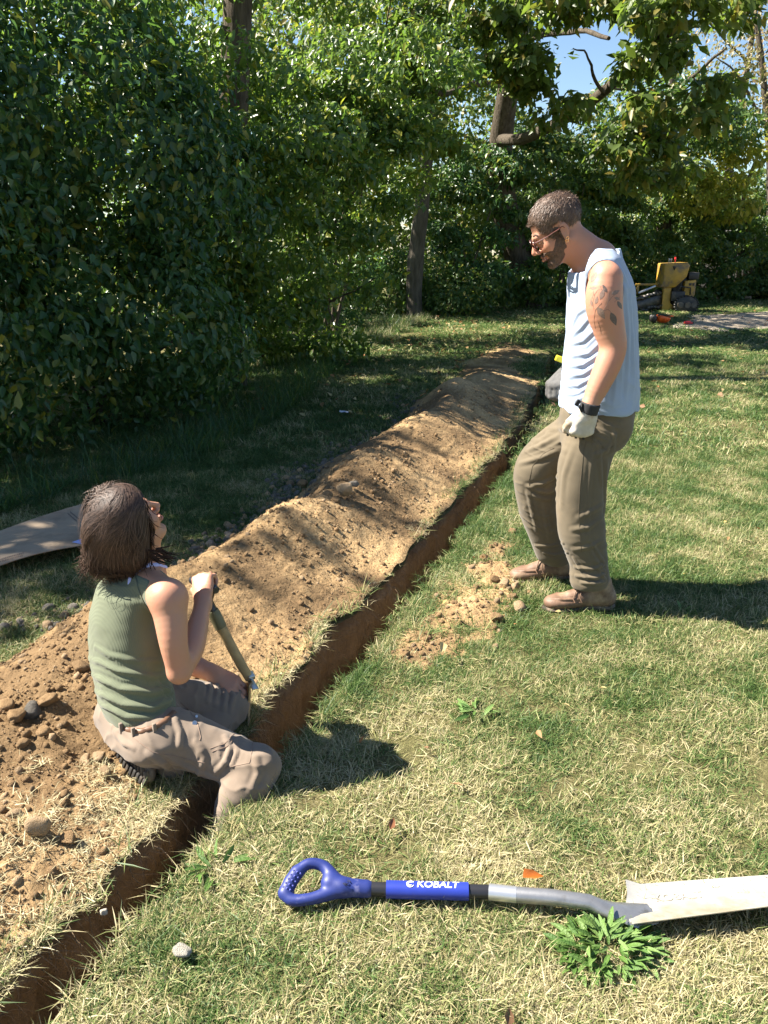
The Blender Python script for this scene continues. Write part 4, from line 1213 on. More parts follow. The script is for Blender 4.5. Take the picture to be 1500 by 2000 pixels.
def ribbons(mb, strands, w0, w1, nrm):
    """flat hair strips: strands (n,steps,3), nrm (n,steps,3)"""
    S = np.asarray(strands); n, m, _ = S.shape
    T = np.gradient(S, axis=1); side = np.cross(T, nrm); side /= np.linalg.norm(side, axis=2)[:, :, None] + 1e-9
    w = np.linspace(w0, w1, m)[None, :, None]
    V = np.stack([S - side * w / 2, S + side * w / 2], 2).reshape(n, m * 2, 3)
    F = []
    for i in range(m - 1):
        a = 2 * i; F += [(a, a + 1, a + 3), (a, a + 3, a + 2)]
    F = np.array(F)
    mb.add(V.reshape(-1, 3), (F[None] + (np.arange(n) * m * 2)[:, None, None]).reshape(-1, 3))
def hand_sdf(F, wrist, fwd, back, thumb_side, s=1.0, curl=(0.6, 0.9, 0.7), spread=0.06, thumb=(0.5, 0.5, 0.3), pad=0.0, k=0.006, lengths=(1.0, 1.0, 1.0, 1.0)):
    """palm, four fingers of unequal length bent at three joints, thumb from the side of the palm.
    fwd: wrist towards the knuckles; back: out of the back of the hand; thumb_side: towards the thumb"""
    f = np.array(fwd, float); f /= np.linalg.norm(f)
    b = np.array(back, float); b -= f * (b @ f); b /= np.linalg.norm(b)
    sd = np.cross(f, b)
    if sd @ np.array(thumb_side, float) < 0: sd = -sd
    w = np.array(wrist, float)
    L = lambda x, y, z: w + (f * x + sd * y + b * z) * s
    R = np.stack([f, sd, b], 1)
    F.ell(L(.048, 0, 0), np.array([.052, .040 , .016]) * s + pad, R, .015)
    F.ell(L(.030, .018, -.006), np.array([.032, .018, .015]) * s + pad, R, .012)
    F.cone(L(-.02, 0, 0), L(.02, 0, 0), .026 * s + pad, .026 * s + pad, .02)
    tips = []
    for i, (y, base, segs, r) in enumerate([(.030, .088, (.044, .026, .020), .0092), (.010, .093, (.048, .030, .021), .0096), (-.011, .090, (.044, .028, .020), .0090), (-.030, .082, (.034, .021, .018), .0080)]):
        p = L(base, y, .001); F.cone(L(.05, y * .75, 0), p, .013 * s + pad, .0115 * s + pad, .010)
        a = 0.0; ang = spread * (1.5 - i)
        for j, (sg, c) in enumerate(zip(segs, curl)):
            a += c
            d = f * math.cos(a) - b * math.sin(a) + sd * math.sin(ang) * math.cos(a) * .6
            q = p + d * sg * s * lengths[i]; F.cone(p, q, (r - .0006 * j) * s + pad, (r - .0006 * (j + 1)) * s + pad, k)
            p = q
        tips.append(p)
    p = L(.028, .030, -.008); q = p
    a = 0.0
    for j, (sg, r) in enumerate([(.042, .0115), (.031, .0100), (.024, .0090)]):
        out = thumb[0] if j == 0 else thumb[0] - thumb[1] * j
        d = f * math.cos(out) + sd * math.sin(out) - b * thumb[2] * (j + 1) * .5
        d /= np.linalg.norm(d); q = p + d * sg * s; F.cone(p, q, r * s + pad, (r - .001) * s + pad, k); p = q
    tips.append(p)
    return L, tips

def hair_material(name, lo, mid, hi, rough=.45):
    N = NT(name); r = N.attr('rnd')
    c = N.ramp(r, [(0.0, lo), (0.6, mid), (1.0, hi)])
    return N.pbr(c, rough, 0, None, .45)
def strand_obj(name, S, NN, w0, w1, mat, parent, rng, origin=None):
    mb = MB(); ribbons(mb, S if origin is None else S - origin, w0, w1, NN)
    V = np.concatenate(mb.v); T = np.concatenate(mb.t)
    o = obj(name, mesh_np(name, V, tris=T, smooth_shade=True, attrs={'rnd': np.repeat(rng.uniform(size=S.shape[0]), S.shape[1] * 2)}), mat, parent)
    tag(o, kind='stuff'); return o
# ================================================================== the standing person
MY = 3.45                                        # distance of the body's middle plane
man = empty('person', (W(1130, 1150, MY)[0], MY, 0.0), 'standing person in pale blue sleeveless shirt looking down, leaf tattoo on the arm', 'person')
MO = np.array(man.location)
M_SKIN = skin_material('fair_skin', (0.43, 0.23, 0.148), (0.49, 0.215, 0.138), (0.35, 0.155, 0.095))
M_TEE = cloth_material('pale_blue_cotton', (0.31, 0.385, 0.51), 0.9, 700, 0.04, 0.1, stain=(0.34, 0.41, 0.53), stain_amt=.4)
M_KHAKI = cloth_material('khaki_drill', (0.130, 0.104, 0.068), 0.85, 800, 0.12, 0.15, stain=(0.22, 0.165, 0.10), stain_amt=.6)
M_HAIR = simple('brown_hair', (0.115, 0.072, 0.049), 0.5, var=.45, scale=60, bump=.5, bdist=.004, spec=.45)
M_SHOE = simple('brown_leather', (0.16, 0.092, 0.056), 0.6, var=.3, scale=18, bump=.35, bdist=.003, dirt=(0.30, 0.21, 0.13), dirt_amt=.35)
M_SOLE = simple('dark_rubber', (0.055, 0.04, 0.03), 0.8, var=.2, dirt=(0.22, 0.16, 0.10), dirt_amt=.5)
M_GLOVE = simple('grey_suede', (0.50, 0.46, 0.40), 0.85, var=.15, scale=25, bump=.3, dirt=(0.33, 0.22, 0.12), dirt_amt=.35)
M_BLACK = simple('black_knit', (0.022, 0.022, 0.024), 0.8, var=.25, scale=60, bump=.4)
M_DGREY = simple('dark_grey_fabric', (0.09, 0.088, 0.085), 0.85, var=.2, scale=60, bump=.4)
M_GOLD = simple('gold', (0.75, 0.52, 0.22), 0.25, 1.0, var=.03, bump=.02)
M_INK = simple('tattoo_ink', (0.115, 0.082, 0.070), 0.5, var=.25, scale=150, bump=.05)
M_INK2 = simple('tattoo_shade', (0.23, 0.15, 0.115), 0.5, var=.2, scale=150, bump=.05)
def Pm(px, py, dy=0.0): return W(px, py, MY + dy)

# head placement: facing left, bowed by 31 degrees
th = math.radians(31)
hf = np.array([-math.cos(th), 0.06, -math.sin(th)]); hf /= np.linalg.norm(hf)
hl = np.array([0.06, -1.0, 0.0]); hl -= hf * (hl @ hf); hl /= np.linalg.norm(hl)
hu = np.cross(hf, hl)
HM = np.eye(4); HM[:3, 0] = hf; HM[:3, 1] = hl; HM[:3, 2] = hu
HM[:3, 3] = Pm(1089, 450, 0.0)
HS = 0.99
# --- skin: head, neck, arms and trunk as one surface
Fs = Field((0.50, 3.08, 0.55), (1.15, 3.82, 1.80), 0.004)
hp, hR = head_sdf(Fs, HM, HS)
nb = Pm(1172, 505)
Fs.cone(hp(-.035, 0, -.055), nb + np.array([-.01, 0, 0]), .058, .064, .03)
Fs.cone(hp(-.010, 0, -.085), nb + np.array([-.05, 0, -.02]), .045, .055, .03)
Fs.loft([(Pm(0, 790)[2], Pm(1168, 790)[0], MY, .115, .155), (Pm(0, 700)[2], Pm(1170, 700)[0], MY, .112, .155), (Pm(0, 600)[2], Pm(1172, 600)[0], MY, .120, .165), (Pm(0, 530)[2], Pm(1176, 530)[0], MY, .10, .15)], (1, 0), .03)
sh_l = Pm(1183, 545, -.19); sh_r = Pm(1170, 545, .19)
Fs.cone(nb, sh_l + np.array([0, .03, .03]), .055, .045, .03); Fs.cone(nb, sh_r + np.array([0, -.03, .03]), .055, .045, .03)
arm = [(1184, 545, -.185), (1180, 575, -.195), (1181, 605, -.20), (1189, 640, -.20), (1197, 678, -.205), (1186, 715, -.215), (1168, 755, -.225), (1152, 790, -.235)]
rad = [.062, .0690, .0680, .0600, .0520, .0500, .0430, .0330]
A = [Pm(*p) for p in arm]
Fs.chain(A, rad, .02)
far_arm = [Pm(1172, 548, .19), Pm(1180, 620, .22), Pm(1176, 680, .23), Pm(1130, 715, .21), Pm(1106, 728, .18)]
Fs.chain(far_arm, [.058, .055, .046, .042, .030], .02)
# hands inside the gloves
gw_l = Pm(1150, 800, -.235); gf_l = Pm(1134, 850, -.225) - gw_l
hand_sdf(Fs, gw_l, gf_l, (.25, -1, 0), (-1, 0, 0), .98, (1.2, 1.3, .9), .03, (.5, .5, .6))
gw_r = Pm(1108, 727, .185); gf_r = Pm(1084, 752, .14) - gw_r
hand_sdf(Fs, gw_r, gf_r, (-.7, -.55, .1), (0, 0, 1), .92, (1.0, 1.2, .8), .03, (.6, .5, .5))
body, man_bvh = sdf_obj('body', Fs, M_SKIN, man, MO, 1)

# --- hair, beard
def cap_field(cfun, lo, hi, h=0.0035):
    F = Field(lo, hi, h); cfun(F); return F
hc = HM[:3, 3]
Fh = Field(hc - .2, hc + .2, 0.0035)
head_sdf(Fh, HM, HS)
gx_ = Fh.pos()
X, Y, Z = np.meshgrid(*gx_, indexing='ij')
loc = (np.stack([X, Y, Z], -1) - hc) @ HM[:3, :3] / HS
lx, ly, lz = loc[..., 0], loc[..., 1], loc[..., 2]
nz = fbm(lx * 60, ly * 60, lz * 60, octaves=2, seed=91)
hairline = np.interp(lx, [-.12, -.085, -.055, -.030, -.018, .018, .020, .034, .050, .080, .10], [-.060, -.058, -.040, -.012, .034, .036, -.02, -.015, .050, .072, .074])
hs_ = np.interp(lx, [-.12, -.085, -.055, -.030, -.018, .018, .020, .036, .050, .064, .070, .080, .10], [-.060, -.058, -.040, -.012, .034, .036, -.02, -.016, .018, .038, .080, .086, .088])
hc_ = np.interp(lx, [.02, .06, .085, .1], [.05, .07, .074, .074])
cen = smooth(.052, .028, np.abs(ly))
hairline = np.where(lx > .05, hs_ * (1 - cen) + np.maximum(hs_ * 0 + .074, hc_) * cen, hs_) + 0.003 * nz
thick = np.interp(lz, [-.06, .0, .06, .12], [.001, .002, .005, .009]) + 0.0015 * nz
ear = ((lx + .012) / .030) ** 2 + ((lz + .004) / .040) ** 2 < 1
Fb = Field.__new__(Field); Fb.lo, Fb.h, Fb.n = Fh.lo, Fh.h, Fh.n
dh = np.maximum(Fh.d - thick * HS, (hairline - lz) * HS)
dh = np.where(ear & (np.abs(ly) > .06), .02, dh)
Fb.d = dh.astype(np.float32)
hair, hair_bvh = sdf_obj('hair', Fb, M_HAIR, man, MO, 2)
cheek = np.interp(lx, [-.03, .000, .016, .030, .055, .075, .095, .12], [-.02, .02, .03, -.02, -.050, -.046, -.044, -.046])
neckl = np.interp(lx, [-.03, .0, .03, .06, .1], [-.062, -.078, -.100, -.118, -.126])
bt = 0.0018 + 0.0022 * nz + .004 * smooth(-.08, -.115, lz)
lipgap = ((lz + .0665) / .011) ** 2 + (ly / .024) ** 2 < 1
db = np.maximum(np.maximum(Fh.d - bt * HS, (lz - cheek + .003 * nz) * HS), np.maximum((neckl - lz) * HS, (.000 - lx) * HS))
db = np.where(lipgap & (lx > .07), .02, db)
Fb.d = db.astype(np.float32)
M_BEARD = simple('brown_beard', (0.095, 0.055, 0.034), 0.6, var=.5, scale=90, bump=.6, bdist=.004)
beard, _ = sdf_obj('beard', Fb, M_BEARD, man, MO, 1)
def fuzz(o, mat, count, length, seed, flow, w=.0011, name='hair_strands'):
    """short hairs standing off a surface"""
    rng = np.random.default_rng(seed); me = o.data
    n = len(me.polygons); c = np.zeros(n * 3, np.float32); me.polygons.foreach_get('center', c); c = c.reshape(-1, 3)
    nn = np.zeros(n * 3, np.float32); me.polygons.foreach_get('normal', nn); nn = nn.reshape(-1, 3)
    i = rng.choice(n, count); p = c[i] - nn[i] * .001; fl_ = np.array(flow)[None] + 0 * nn[i]; fl_ = fl_ - nn[i] * (fl_ * nn[i]).sum(1)[:, None]
    d = nn[i] * .30 + fl_ + rng.normal(size=(count, 3)) * .25
    d /= np.linalg.norm(d, axis=1)[:, None]
    L = length * rng.uniform(.5, 1.2, count)[:, None]
    S = np.stack([p, p + d * L * .5, p + d * L - nn[i] * L * .22], 1)
    return strand_obj(name, S, np.repeat(nn[i][:, None] + rng.normal(size=(count, 1, 3)) * .5, 3, 1), w, w * .3, mat, o, rng)
M_HAIRS = hair_material('brown_hair_strand', (0.06, 0.036, 0.024), (0.13, 0.083, 0.057), (0.22, 0.15, 0.11))
fuzz(hair, M_HAIRS, 14000, .018, 1, hf * 1.2 - hu * .9, .0016)
fuzz(beard, M_HAIRS, 3500, .006, 2, -hu * .9 + hf * .2, .0013)
# eyebrows
mb = MB()
for y in (-1, 1):
    pts = [hp(.083 - .004 * abs(t - .3), y * (.014 + .034 * t), .020 + .007 * math.sin(2.6 * t)) for t in np.linspace(0, 1, 7)]
    pts = [np.array(man_bvh.find_nearest(Vector(p))[0]) - MO for p in pts]
    mb.tube(pts, [.003, .0045, .0048, .0045, .004, .0035, .002], 6)
mb.obj('eyebrows', M_BEARD, man, smooth_shade=True)
# lips tint
M_LIP = skin_material('lips', (0.44, 0.19, 0.13), (0.48, 0.20, 0.14), (0.36, 0.14, 0.1))
mb = MB()
for z, r in ((-.0600, .0042), (-.0735, .0050)):
    pts = [hp(.101 - .010 * (t * t), .020 * t, z + .002 * abs(t)) - MO for t in np.linspace(-1, 1, 9)]
    mb.tube(pts, [r * .3, r * .7, r * .9, r, r, r, r * .9, r * .7, r * .3], 8)
mb.obj('lips', M_LIP, man, smooth_shade=True)
# eyes (looking down)
M_EYE = simple('eye', (0.62, 0.58, 0.54), 0.15, var=.03, bump=.02); M_IRIS = simple('iris', (0.07, 0.045, 0.03), 0.1, bump=.02)
for y in (-1, 1):
    e = MB(); e.tube([hp(.0855, y * .031 + .008 * t, -.0030 - .002 * abs(t)) - MO for t in np.linspace(-1, 1, 7)], [.001, .0025, .003, .003, .003, .0025, .001], 8)
    eo = e.obj('eye', M_EYE, man, smooth_shade=True)
    e = MB(); e.tube([hp(.0872, y * .031, -.0034) - MO, hp(.0890, y * .031, -.0042) - MO], [.003, .0026], 10); e.obj('iris', M_IRIS, eo, smooth_shade=True)
# glasses
M_TORT = simple('tortoiseshell', (0.055, 0.014, 0.010), 0.35, var=.8, scale=90, bump=.03, spec=.3)
def glass_material():
    N = NT('lens'); g = N.n('ShaderNodeBsdfGlass'); g.inputs['Roughness'].default_value = 0.0; g.inputs['IOR'].default_value = 1.05
    N.l(g.outputs[0], N.out.inputs[0]); return N.m
glasses = MB()
def gl(x, y, z): return hp(x, y, z) - MO
for y in (-1, 1):
    ring = [gl(.112 - .30 * abs(.025 * math.cos(a) * 0 + (.033 + .025 * math.cos(a)) - .010) ** 1.0 * .35, y * (.033 + .025 * math.cos(a)), .000 + .0185 * math.sin(a) * (1 if math.sin(a) > 0 else 1.1)) for a in np.linspace(0, 2 * math.pi, 25)]
    glasses.tube(ring, .0026, 7, caps=False)
    glasses.tube([gl(.106, y * .058, .012), gl(.098, y * .074, .012), gl(.050, y * .079, .010), gl(.005, y * .081, .012), gl(-.012, y * .080, .014), gl(-.030, y * .080, -.008)], np.array([(.0075, .002)] * 4 + [(.004, .0018), (.003, .0018)]), 8, flat=hu)
glasses.tube([gl(.110, -.009, .006), gl(.114, 0, .009), gl(.110, .009, .006)], .0026, 7)
go_ = glasses.obj('glasses', M_TORT, man, smooth_shade=True)
lens = MB()
for y in (-1, 1):
    poly = [(.0245 * math.cos(a), .018 * math.sin(a)) for a in np.linspace(0, 2 * math.pi, 20, endpoint=False)]
    lens.prism(poly, hR @ np.array([-.10, 1.0 * y, 0]) , hu, hf, gl(.1035, y * .033, 0), .0012)
lens.obj('lens', glass_material(), go_, smooth_shade=True)
# ear rings
for k, dz in enumerate((0, .008)):
    mb = MB(); c = hp(-.004 - dz * .8, .086, -.042 + dz)
    mb.tube([c - MO + (hR @ np.array([.0052 * math.cos(a), .002 * math.sin(a), .0052 * math.sin(a)])) for a in np.linspace(0, 2 * math.pi, 17)], .0011, 6, caps=False)
    mb.obj('earring', M_GOLD, man, smooth_shade=True)

# --- sleeveless shirt
rows_ = [(488, 1128, 1200, .150), (505, 1120, 1212, .182), (530, 1113, 1224, .198), (560, 1110, 1235, .203), (600, 1108, 1240, .198), (650, 1106, 1243, .190), (700, 1101, 1245, .187), (750, 1096, 1245, .187), (797, 1093, 1243, .190)]
lv = []
for py, a, b, hw in rows_:
    p, q = Pm(a, py), Pm(b, py); lv.append((p[2], (p[0] + q[0]) / 2, MY, (q[0] - p[0]) / 2 * .985, hw))
Ft = Field((0.50, 3.15, 0.62), (1.20, 3.76, 1.56), 0.004)
Ft.loft(lv, (1, 0), .03, zpad=0.0)
Ft.cone(nb + np.array([.005, -.03, .005]), Pm(1178, 520, -.150), .052, .040, .045); Ft.cone(nb + np.array([.005, .03, .005]), Pm(1170, 520, .150), .052, .040, .045)
Ft.cone(nb + np.array([-.015, 0, -.005]), nb + np.array([.01, 0, .01]), .070, .066, .03)
Ft.shell(0.009)
# neckline, armholes
Ft.cone(nb + np.array([-.10, 0, .11]), nb + np.array([-.01, 0, -.004]), .058, .066, .004, 'sub')
neck_n = np.array([-.55, 0, 1.0]); Ft.cut_plane(nb + np.array([.022, 0, .014]), neck_n, lo=nb - np.array([.25, .13, .05]), hi=nb + np.array([.2, .13, .3]))
for s, c in ((-1, Pm(1180, 566, -.225)), (1, Pm(1172, 566, .225))):
    Ft.ell(c, (.083, .11, .108), None, .004, 'sub')
zh = Pm(0, 797)[2]
folds = []
def fold(pix, w, h, dy=-.15): folds.append((pix, w * .75, h * .75))
for pix, w, h in [([(1150, 620), (1135, 640), (1118, 655)], .012, .007), ([(1165, 640), (1140, 665), (1112, 672)], .012, .008), ([(1175, 665), (1150, 690), (1115, 695)], .012, .008), ([(1172, 690), (1140, 712), (1108, 715)], .012, .008),
                  ([(1165, 712), (1140, 730), (1104, 735)], .013, .008), ([(1158, 735), (1130, 752), (1100, 752)], .012, .006), ([(1150, 755), (1130, 768), (1104, 770)], .011, .005), ([(1145, 600), (1128, 612), (1115, 640)], .012, .006),
                  ([(1145, 770), (1128, 780), (1112, 786)], .010, .004)]: fold(pix, w, h, -.14)
for pix, w, h in [([(1222, 560), (1228, 640), (1226, 720), (1222, 790)], .014, .007), ([(1232, 580), (1236, 650), (1238, 720), (1236, 790)], .012, .006), ([(1215, 590), (1216, 660), (1214, 730), (1210, 790)], .014, .006), ([(1205, 700), (1204, 750), (1200, 790)], .014, .006)]: fold(pix, w, h, -.10)
fold([(1195, 505), (1215, 530), (1228, 560)], .012, .005, -.10); fold([(1140, 505), (1128, 530), (1120, 560)], .014, .004, -.10); fold([(1160, 500), (1150, 515), (1140, 540)], .012, .004, -.13)
def tee_fn(V, N):
    t = smooth(1.25, .75, V[:, 2])
    q = V[:, 2] + .6 * V[:, 0]
    r1 = np.clip(1 - np.abs(fbm(V[:, 0] * 6, V[:, 1] * 6, q * 24, octaves=3, seed=95)) * 2.2, 0, 1) ** 2
    d = 0.006 * t * smooth(-.2, .3, fbm(V[:, 0] * 7, V[:, 1] * 7, V[:, 2] * 7, octaves=2, seed=195)) * smooth(1.12, 1.02, V[:, 0]) * r1 + .004 * fbm(V[:, 0] * 20, V[:, 1] * 20, V[:, 2] * 14, octaves=2, seed=96)
    hem = np.exp(-((V[:, 2] - zh) / .05) ** 2)
    ang = np.arctan2(V[:, 1] - MY, V[:, 0] - .98)
    return V + N * (d + 0.006 * hem * np.sin(ang * 7 + 1))[:, None]
tee, tee_bvh = sdf_obj('sleeveless_shirt', Ft, M_TEE, man, MO, 1, folds, tee_fn)

# --- trousers
Fp = Field((0.45, 3.10, -0.03), (1.22, 3.80, 0.93), 0.0045)
pl = []
for py, a, b, hw in [(778, 1100, 1232, .172), (800, 1096, 1238, .178), (830, 1093, 1232, .182), (862, 1092, 1216, .180)]:
    p, q = Pm(a, py), Pm(b, py); pl.append((p[2], (p[0] + q[0]) / 2, MY, (q[0] - p[0]) / 2, hw))
Fp.loft(pl, (1, 0), .03)
def leg(pts, dy, k=.03):
    P, R = [], []
    for i, (py, a, b) in enumerate(pts):
        y = MY + (dy[0] + (dy[1] - dy[0]) * i / (len(pts) - 1))
        p, q = W(a, py, y), W(b, py, y); P.append((p + q) / 2); R.append((q[0] - p[0]) / 2)
    Fp.chain(P, R, k); return P, R
nl, nr = leg([(862, 1108, 1204), (900, 1092, 1192), (950, 1087, 1182), (1000, 1087, 1179), (1040, 1092, 1181), (1075, 1106, 1183), (1100, 1113, 1185), (1128, 1114, 1190)], (-.095, -.12))
nl2, nr2 = leg([(850, 1080, 1180), (880, 1038, 1132), (915, 1006, 1096), (955, 1006, 1090), (1000, 1017, 1092), (1045, 1034, 1100), (1072, 1044, 1108)], (.09, .15))
Fp.ell(Pm(1195, 835, -.08), (.075, .09, .085), None, .03); Fp.ell(Pm(1195, 835, .08), (.075, .09, .085), None, .03)
shaft_far = [W(1078, 1070, MY + .15), W(1092, 1088, MY + .155)]
Fp.cone(shaft_far[0], shaft_far[1], .068, .062, .012)
Fp.cut_plane(W(1090, 1099, MY + .15), W(1092, 1120, MY + .15) - W(1080, 1070, MY + .15), lo=(0.4, MY + .03, -.05), hi=(1.1, 3.85, .16))
Fp.cut_plane(W(1150, 1143, MY - .12), (0.06, 0, -1), lo=(0.6, 3.0, -.05), hi=(1.3, MY + .02, .12))
folds = []
for pix, w, h in [([(1160, 870), (1150, 960), (1148, 1060)], .010, .004), ([(1186, 900), (1182, 960), (1180, 1010)], .014, .008), ([(1180, 985), (1155, 1000), (1130, 1012)], .014, .007), ([(1178, 1010), (1150, 1030), (1118, 1035)], .014, .008), ([(1182, 1050), (1155, 1068), (1120, 1075)], .013, .007),
                  ([(1188, 1095), (1160, 1112), (1122, 1108)], .010, .010), ([(1190, 1115), (1165, 1128), (1125, 1125)], .009, .011), ([(1192, 1132), (1165, 1140), (1135, 1138)], .009, .010), ([(1120, 1090), (1135, 1115), (1150, 1135)], .009, .008), ([(1200, 850), (1185, 880), (1160, 890)], .012, .007), ([(1170, 865), (1172, 905), (1176, 950)], .010, .007), ([(1190, 830), (1200, 850), (1198, 880)], .012, .006), ([(1120, 870), (1100, 930), (1096, 990)], .016, .004)]: fold(pix, w, h, -.19)
for pix, w, h in [([(1085, 815), (1060, 845), (1030, 865)], .014, .006), ([(1090, 850), (1055, 870), (1020, 885)], .014, .007), ([(1090, 880), (1055, 895), (1015, 905)], .014, .008), ([(1088, 930), (1060, 945), (1035, 950)], .012, .011), ([(1086, 955), (1065, 962), (1030, 950)], .012, .010), ([(1086, 975), (1060, 975), (1030, 965)], .012, .007),
                  ([(1030, 960), (1040, 1000), (1050, 1040)], .012, .006), ([(1062, 980), (1068, 1020), (1075, 1060)], .012, .006), ([(1100, 1060), (1075, 1066), (1045, 1066)], .009, .008), ([(1108, 1078), (1085, 1084), (1062, 1080)], .008, .008)]: fold(pix, w, h, .07)
def pants_fn(V, N):
    q = V[:, 2] + .35 * V[:, 0]
    r1 = 1 - np.abs(fbm(V[:, 0] * 9, V[:, 1] * 9, q * 26, octaves=2, seed=97)) * 2
    mk = smooth(-.05, .35, fbm(V[:, 0] * 6 + 3, V[:, 1] * 6, V[:, 2] * 6, octaves=2, seed=197))
    d = .0022 * fbm(V[:, 0] * 16, V[:, 1] * 16, V[:, 2] * 10, octaves=2, seed=98) + .005 * mk * np.clip(r1, 0, 1) ** 3
    return V + N * d[:, None]
pants, pants_bvh = sdf_obj('trousers', Fp, M_KHAKI, man, MO, 1, folds, pants_fn)
M_SEAM = simple('seam', (0.10, 0.078, 0.05), 0.9)
mb = MB()
for pix in ([(1145, 862), (1140, 880), (1133, 950), (1130, 1000), (1133, 1050), (1136, 1078)], [(1082, 875), (1062, 885), (1040, 910), (1033, 940), (1040, 985), (1046, 1030)], [(1168, 860), (1183, 880), (1198, 872)]):
    drape(mb, pants_bvh, np.array(pix), .0014, .0002)
for i in range(len(mb.v)): mb.v[i] = mb.v[i] - MO
mb.obj('seam', M_SEAM, pants, smooth_shade=True)
mb = MB(); drape(mb, pants_bvh, np.array([(1160, 792), (1163, 812), (1162, 840), (1158, 865)]), .0022, .0005)
mb.v = [v - MO for v in mb.v]; mb.obj('pocket_edge', M_KHAKI, pants, smooth_shade=True)
mb = MB(); drape(mb, pants_bvh, np.array([(1170, 803), (1195, 806), (1215, 806), (1234, 803)]), .004, -.001); mb.v = [v - MO for v in mb.v]; mb.obj('waistband_edge', M_DGREY, pants, smooth_shade=True)

# --- shoes
def shoe(toe, heel, dy, ankle, pitch_up=0.0):
    t, h = W(*toe, MY + dy), W(*heel, MY + dy)
    t[2] -= .008; h[2] -= .008
    root = None
    f = (t - h); L = np.linalg.norm(f); f = f / L; up = np.array([0, 0, 1.0]) - f * f[2]; up /= np.linalg.norm(up); sd = np.cross(f, up)
    S = lambda x, y, z: h + f * x * L + sd * y + up * z
    lo = np.minimum(t, h) - .1; hi = np.maximum(t, h) + .16
    F = Field(lo, hi, .004)
    R = np.stack([f, sd, up], 1)
    F.ell(S(.14, 0, .052), (.050, .037, .046), R, .02); F.cone(S(.14, 0, .045), S(.50, .0, .045), .036, .037, .02)
    F.ell(S(.72, 0, .038), (.085, .048, .034), R, .02); F.ell(S(.86, 0, .036), (.045, .043, .029), R, .015)
    F.cone(S(.20, 0, .09), S(.62, 0, .060), .034, .026, .025); F.cone(S(.15, 0, .06), S(.18, 0, .12), .040, .040, .02)
    F.cut_plane(S(0, 0, .016), -up)
    # moccasin seam round the toe
    folds = [([S(.55, s_ * .040, .062) if i == 0 else (S(.78, s_ * .036, .062) if i == 1 else S(.93, s_ * .010, .058)) for i in range(3)], .005, .005) for s_ in (-1, 1)]
    u, b = sdf_obj('shoe', F, M_SHOE, man, MO, 1, folds)
    F2 = Field(lo, hi, .004)
    F2.ell(S(.14, 0, .010), (.048, .040, .018), R, .01); F2.cone(S(.15, 0, .010), S(.5, 0, .012), .035, .034, .01); F2.ell(S(.74, 0, .010), (.088, .052, .018), R, .01); F2.ell(S(.87, 0, .010), (.048, .044, .018), R, .01)
    F2.cut_plane(S(0, 0, .022), up); F2.cut_plane(S(0, 0, -.004), -up)
    F2.ell(S(.42, 0, -.010), (.045, .06, .014), R, .006, 'sub')
    so, _ = sdf_obj('sole', F2, M_SOLE, u, MO, 1)
    mb = MB()
    for i in range(4):
        x = .38 + i * .075
        pts = [np.array(b.find_nearest(Vector(S(x + .01 * k, .026 * q, .105 - .03 * i)))[0]) + up * .003 for k, q in enumerate((-1, -.4, .4, 1))]
        mb.tube(pts, .0032, 6)
    pts = [S(.44, 0, .105), S(.50, -.03, .098), S(.53, -.045, .070), S(.50, -.05, .050)]; mb.tube(pts, .0028, 6)
    pts = [S(.44, 0, .105), S(.56, -.02, .100), S(.62, -.04, .065), S(.60, -.048, .050)]; mb.tube(pts, .0028, 6)
    mb.v = [v - MO for v in mb.v]
    mb.obj('laces', M_SHOE, u, smooth_shade=True)
shoe((1064, 1188), (1199, 1183), -.13, None)
shoe((1000, 1133), (1118, 1124), .19, None)

# --- gloves
def make_glove(wrist, fwd, back, thumb_side, pad, mat, cuff_mat, curl, cuffdir, lo, hi, sc=1.0, nm='glove'):
    F = Field(lo, hi, .0035)
    L, tips = hand_sdf(F, wrist, fwd, back, thumb_side, sc, curl, .03, (.45, .5, .6), pad=pad, k=.005)
    f = np.array(fwd) / np.linalg.norm(fwd)
    F.cut_plane(np.array(wrist) + f * .006, -f)
    fn = lambda V, N: V + N * (.0022 * fbm(V[:, 0] * 45, V[:, 1] * 45, V[:, 2] * 45, octaves=2, seed=99))[:, None]
    g, gb = sdf_obj(nm, F, mat, man, MO, 1, None, fn)
    F = Field(lo, hi, .0035)
    F.cone(np.array(wrist) - np.array(cuffdir) * .028, np.array(wrist) + f * .012, .0375 * sc, .036 * sc, .01)
    F.cut_plane(np.array(wrist) - np.array(cuffdir) * .028, -np.array(cuffdir)); F.cut_plane(np.array(wrist) + f * .014, f)
    cf, _ = sdf_obj('cuff', F, cuff_mat, g, MO, 1)
    return g, gb, L, f
g, gb, L, gf = make_glove(gw_l, gf_l, (.25, -1, 0), (-1, 0, 0), .0065, M_GLOVE, M_BLACK, (1.2, 1.3, .9), gf_l / np.linalg.norm(gf_l), gw_l - .14, gw_l + .12, 1.04)
mb = MB()
for px, py in ((1107, 849), (1124, 855), (1139, 855)):
    p = on_surface(gb, px, py, -.003) - MO; mb.box(p, (.008, .010, .019))
mb.obj('finger_vent', M_BLACK, g)
mb = MB(); c = gw_l + np.array([-.050, -.02, .030]); mb.box(c - MO, (.016, .010, .026), R=np.array(Matrix.Rotation(.5, 3, 'Y'))); mb.box(c - MO + [.012, -.004, -.022], (.010, .008, .03), R=np.array(Matrix.Rotation(-.5, 3, 'Y')))
mb.obj('strap', M_BLACK, g, bevel=.003)
g2, gb2, L2_, gf2 = make_glove(gw_r, gf_r, (-.7, -.55, .1), (0, 0, 1), .007, M_DGREY, M_BLACK, (1.0, 1.2, .8), gf_r / np.linalg.norm(gf_r), gw_r - .15, gw_r + .12, 1.0)
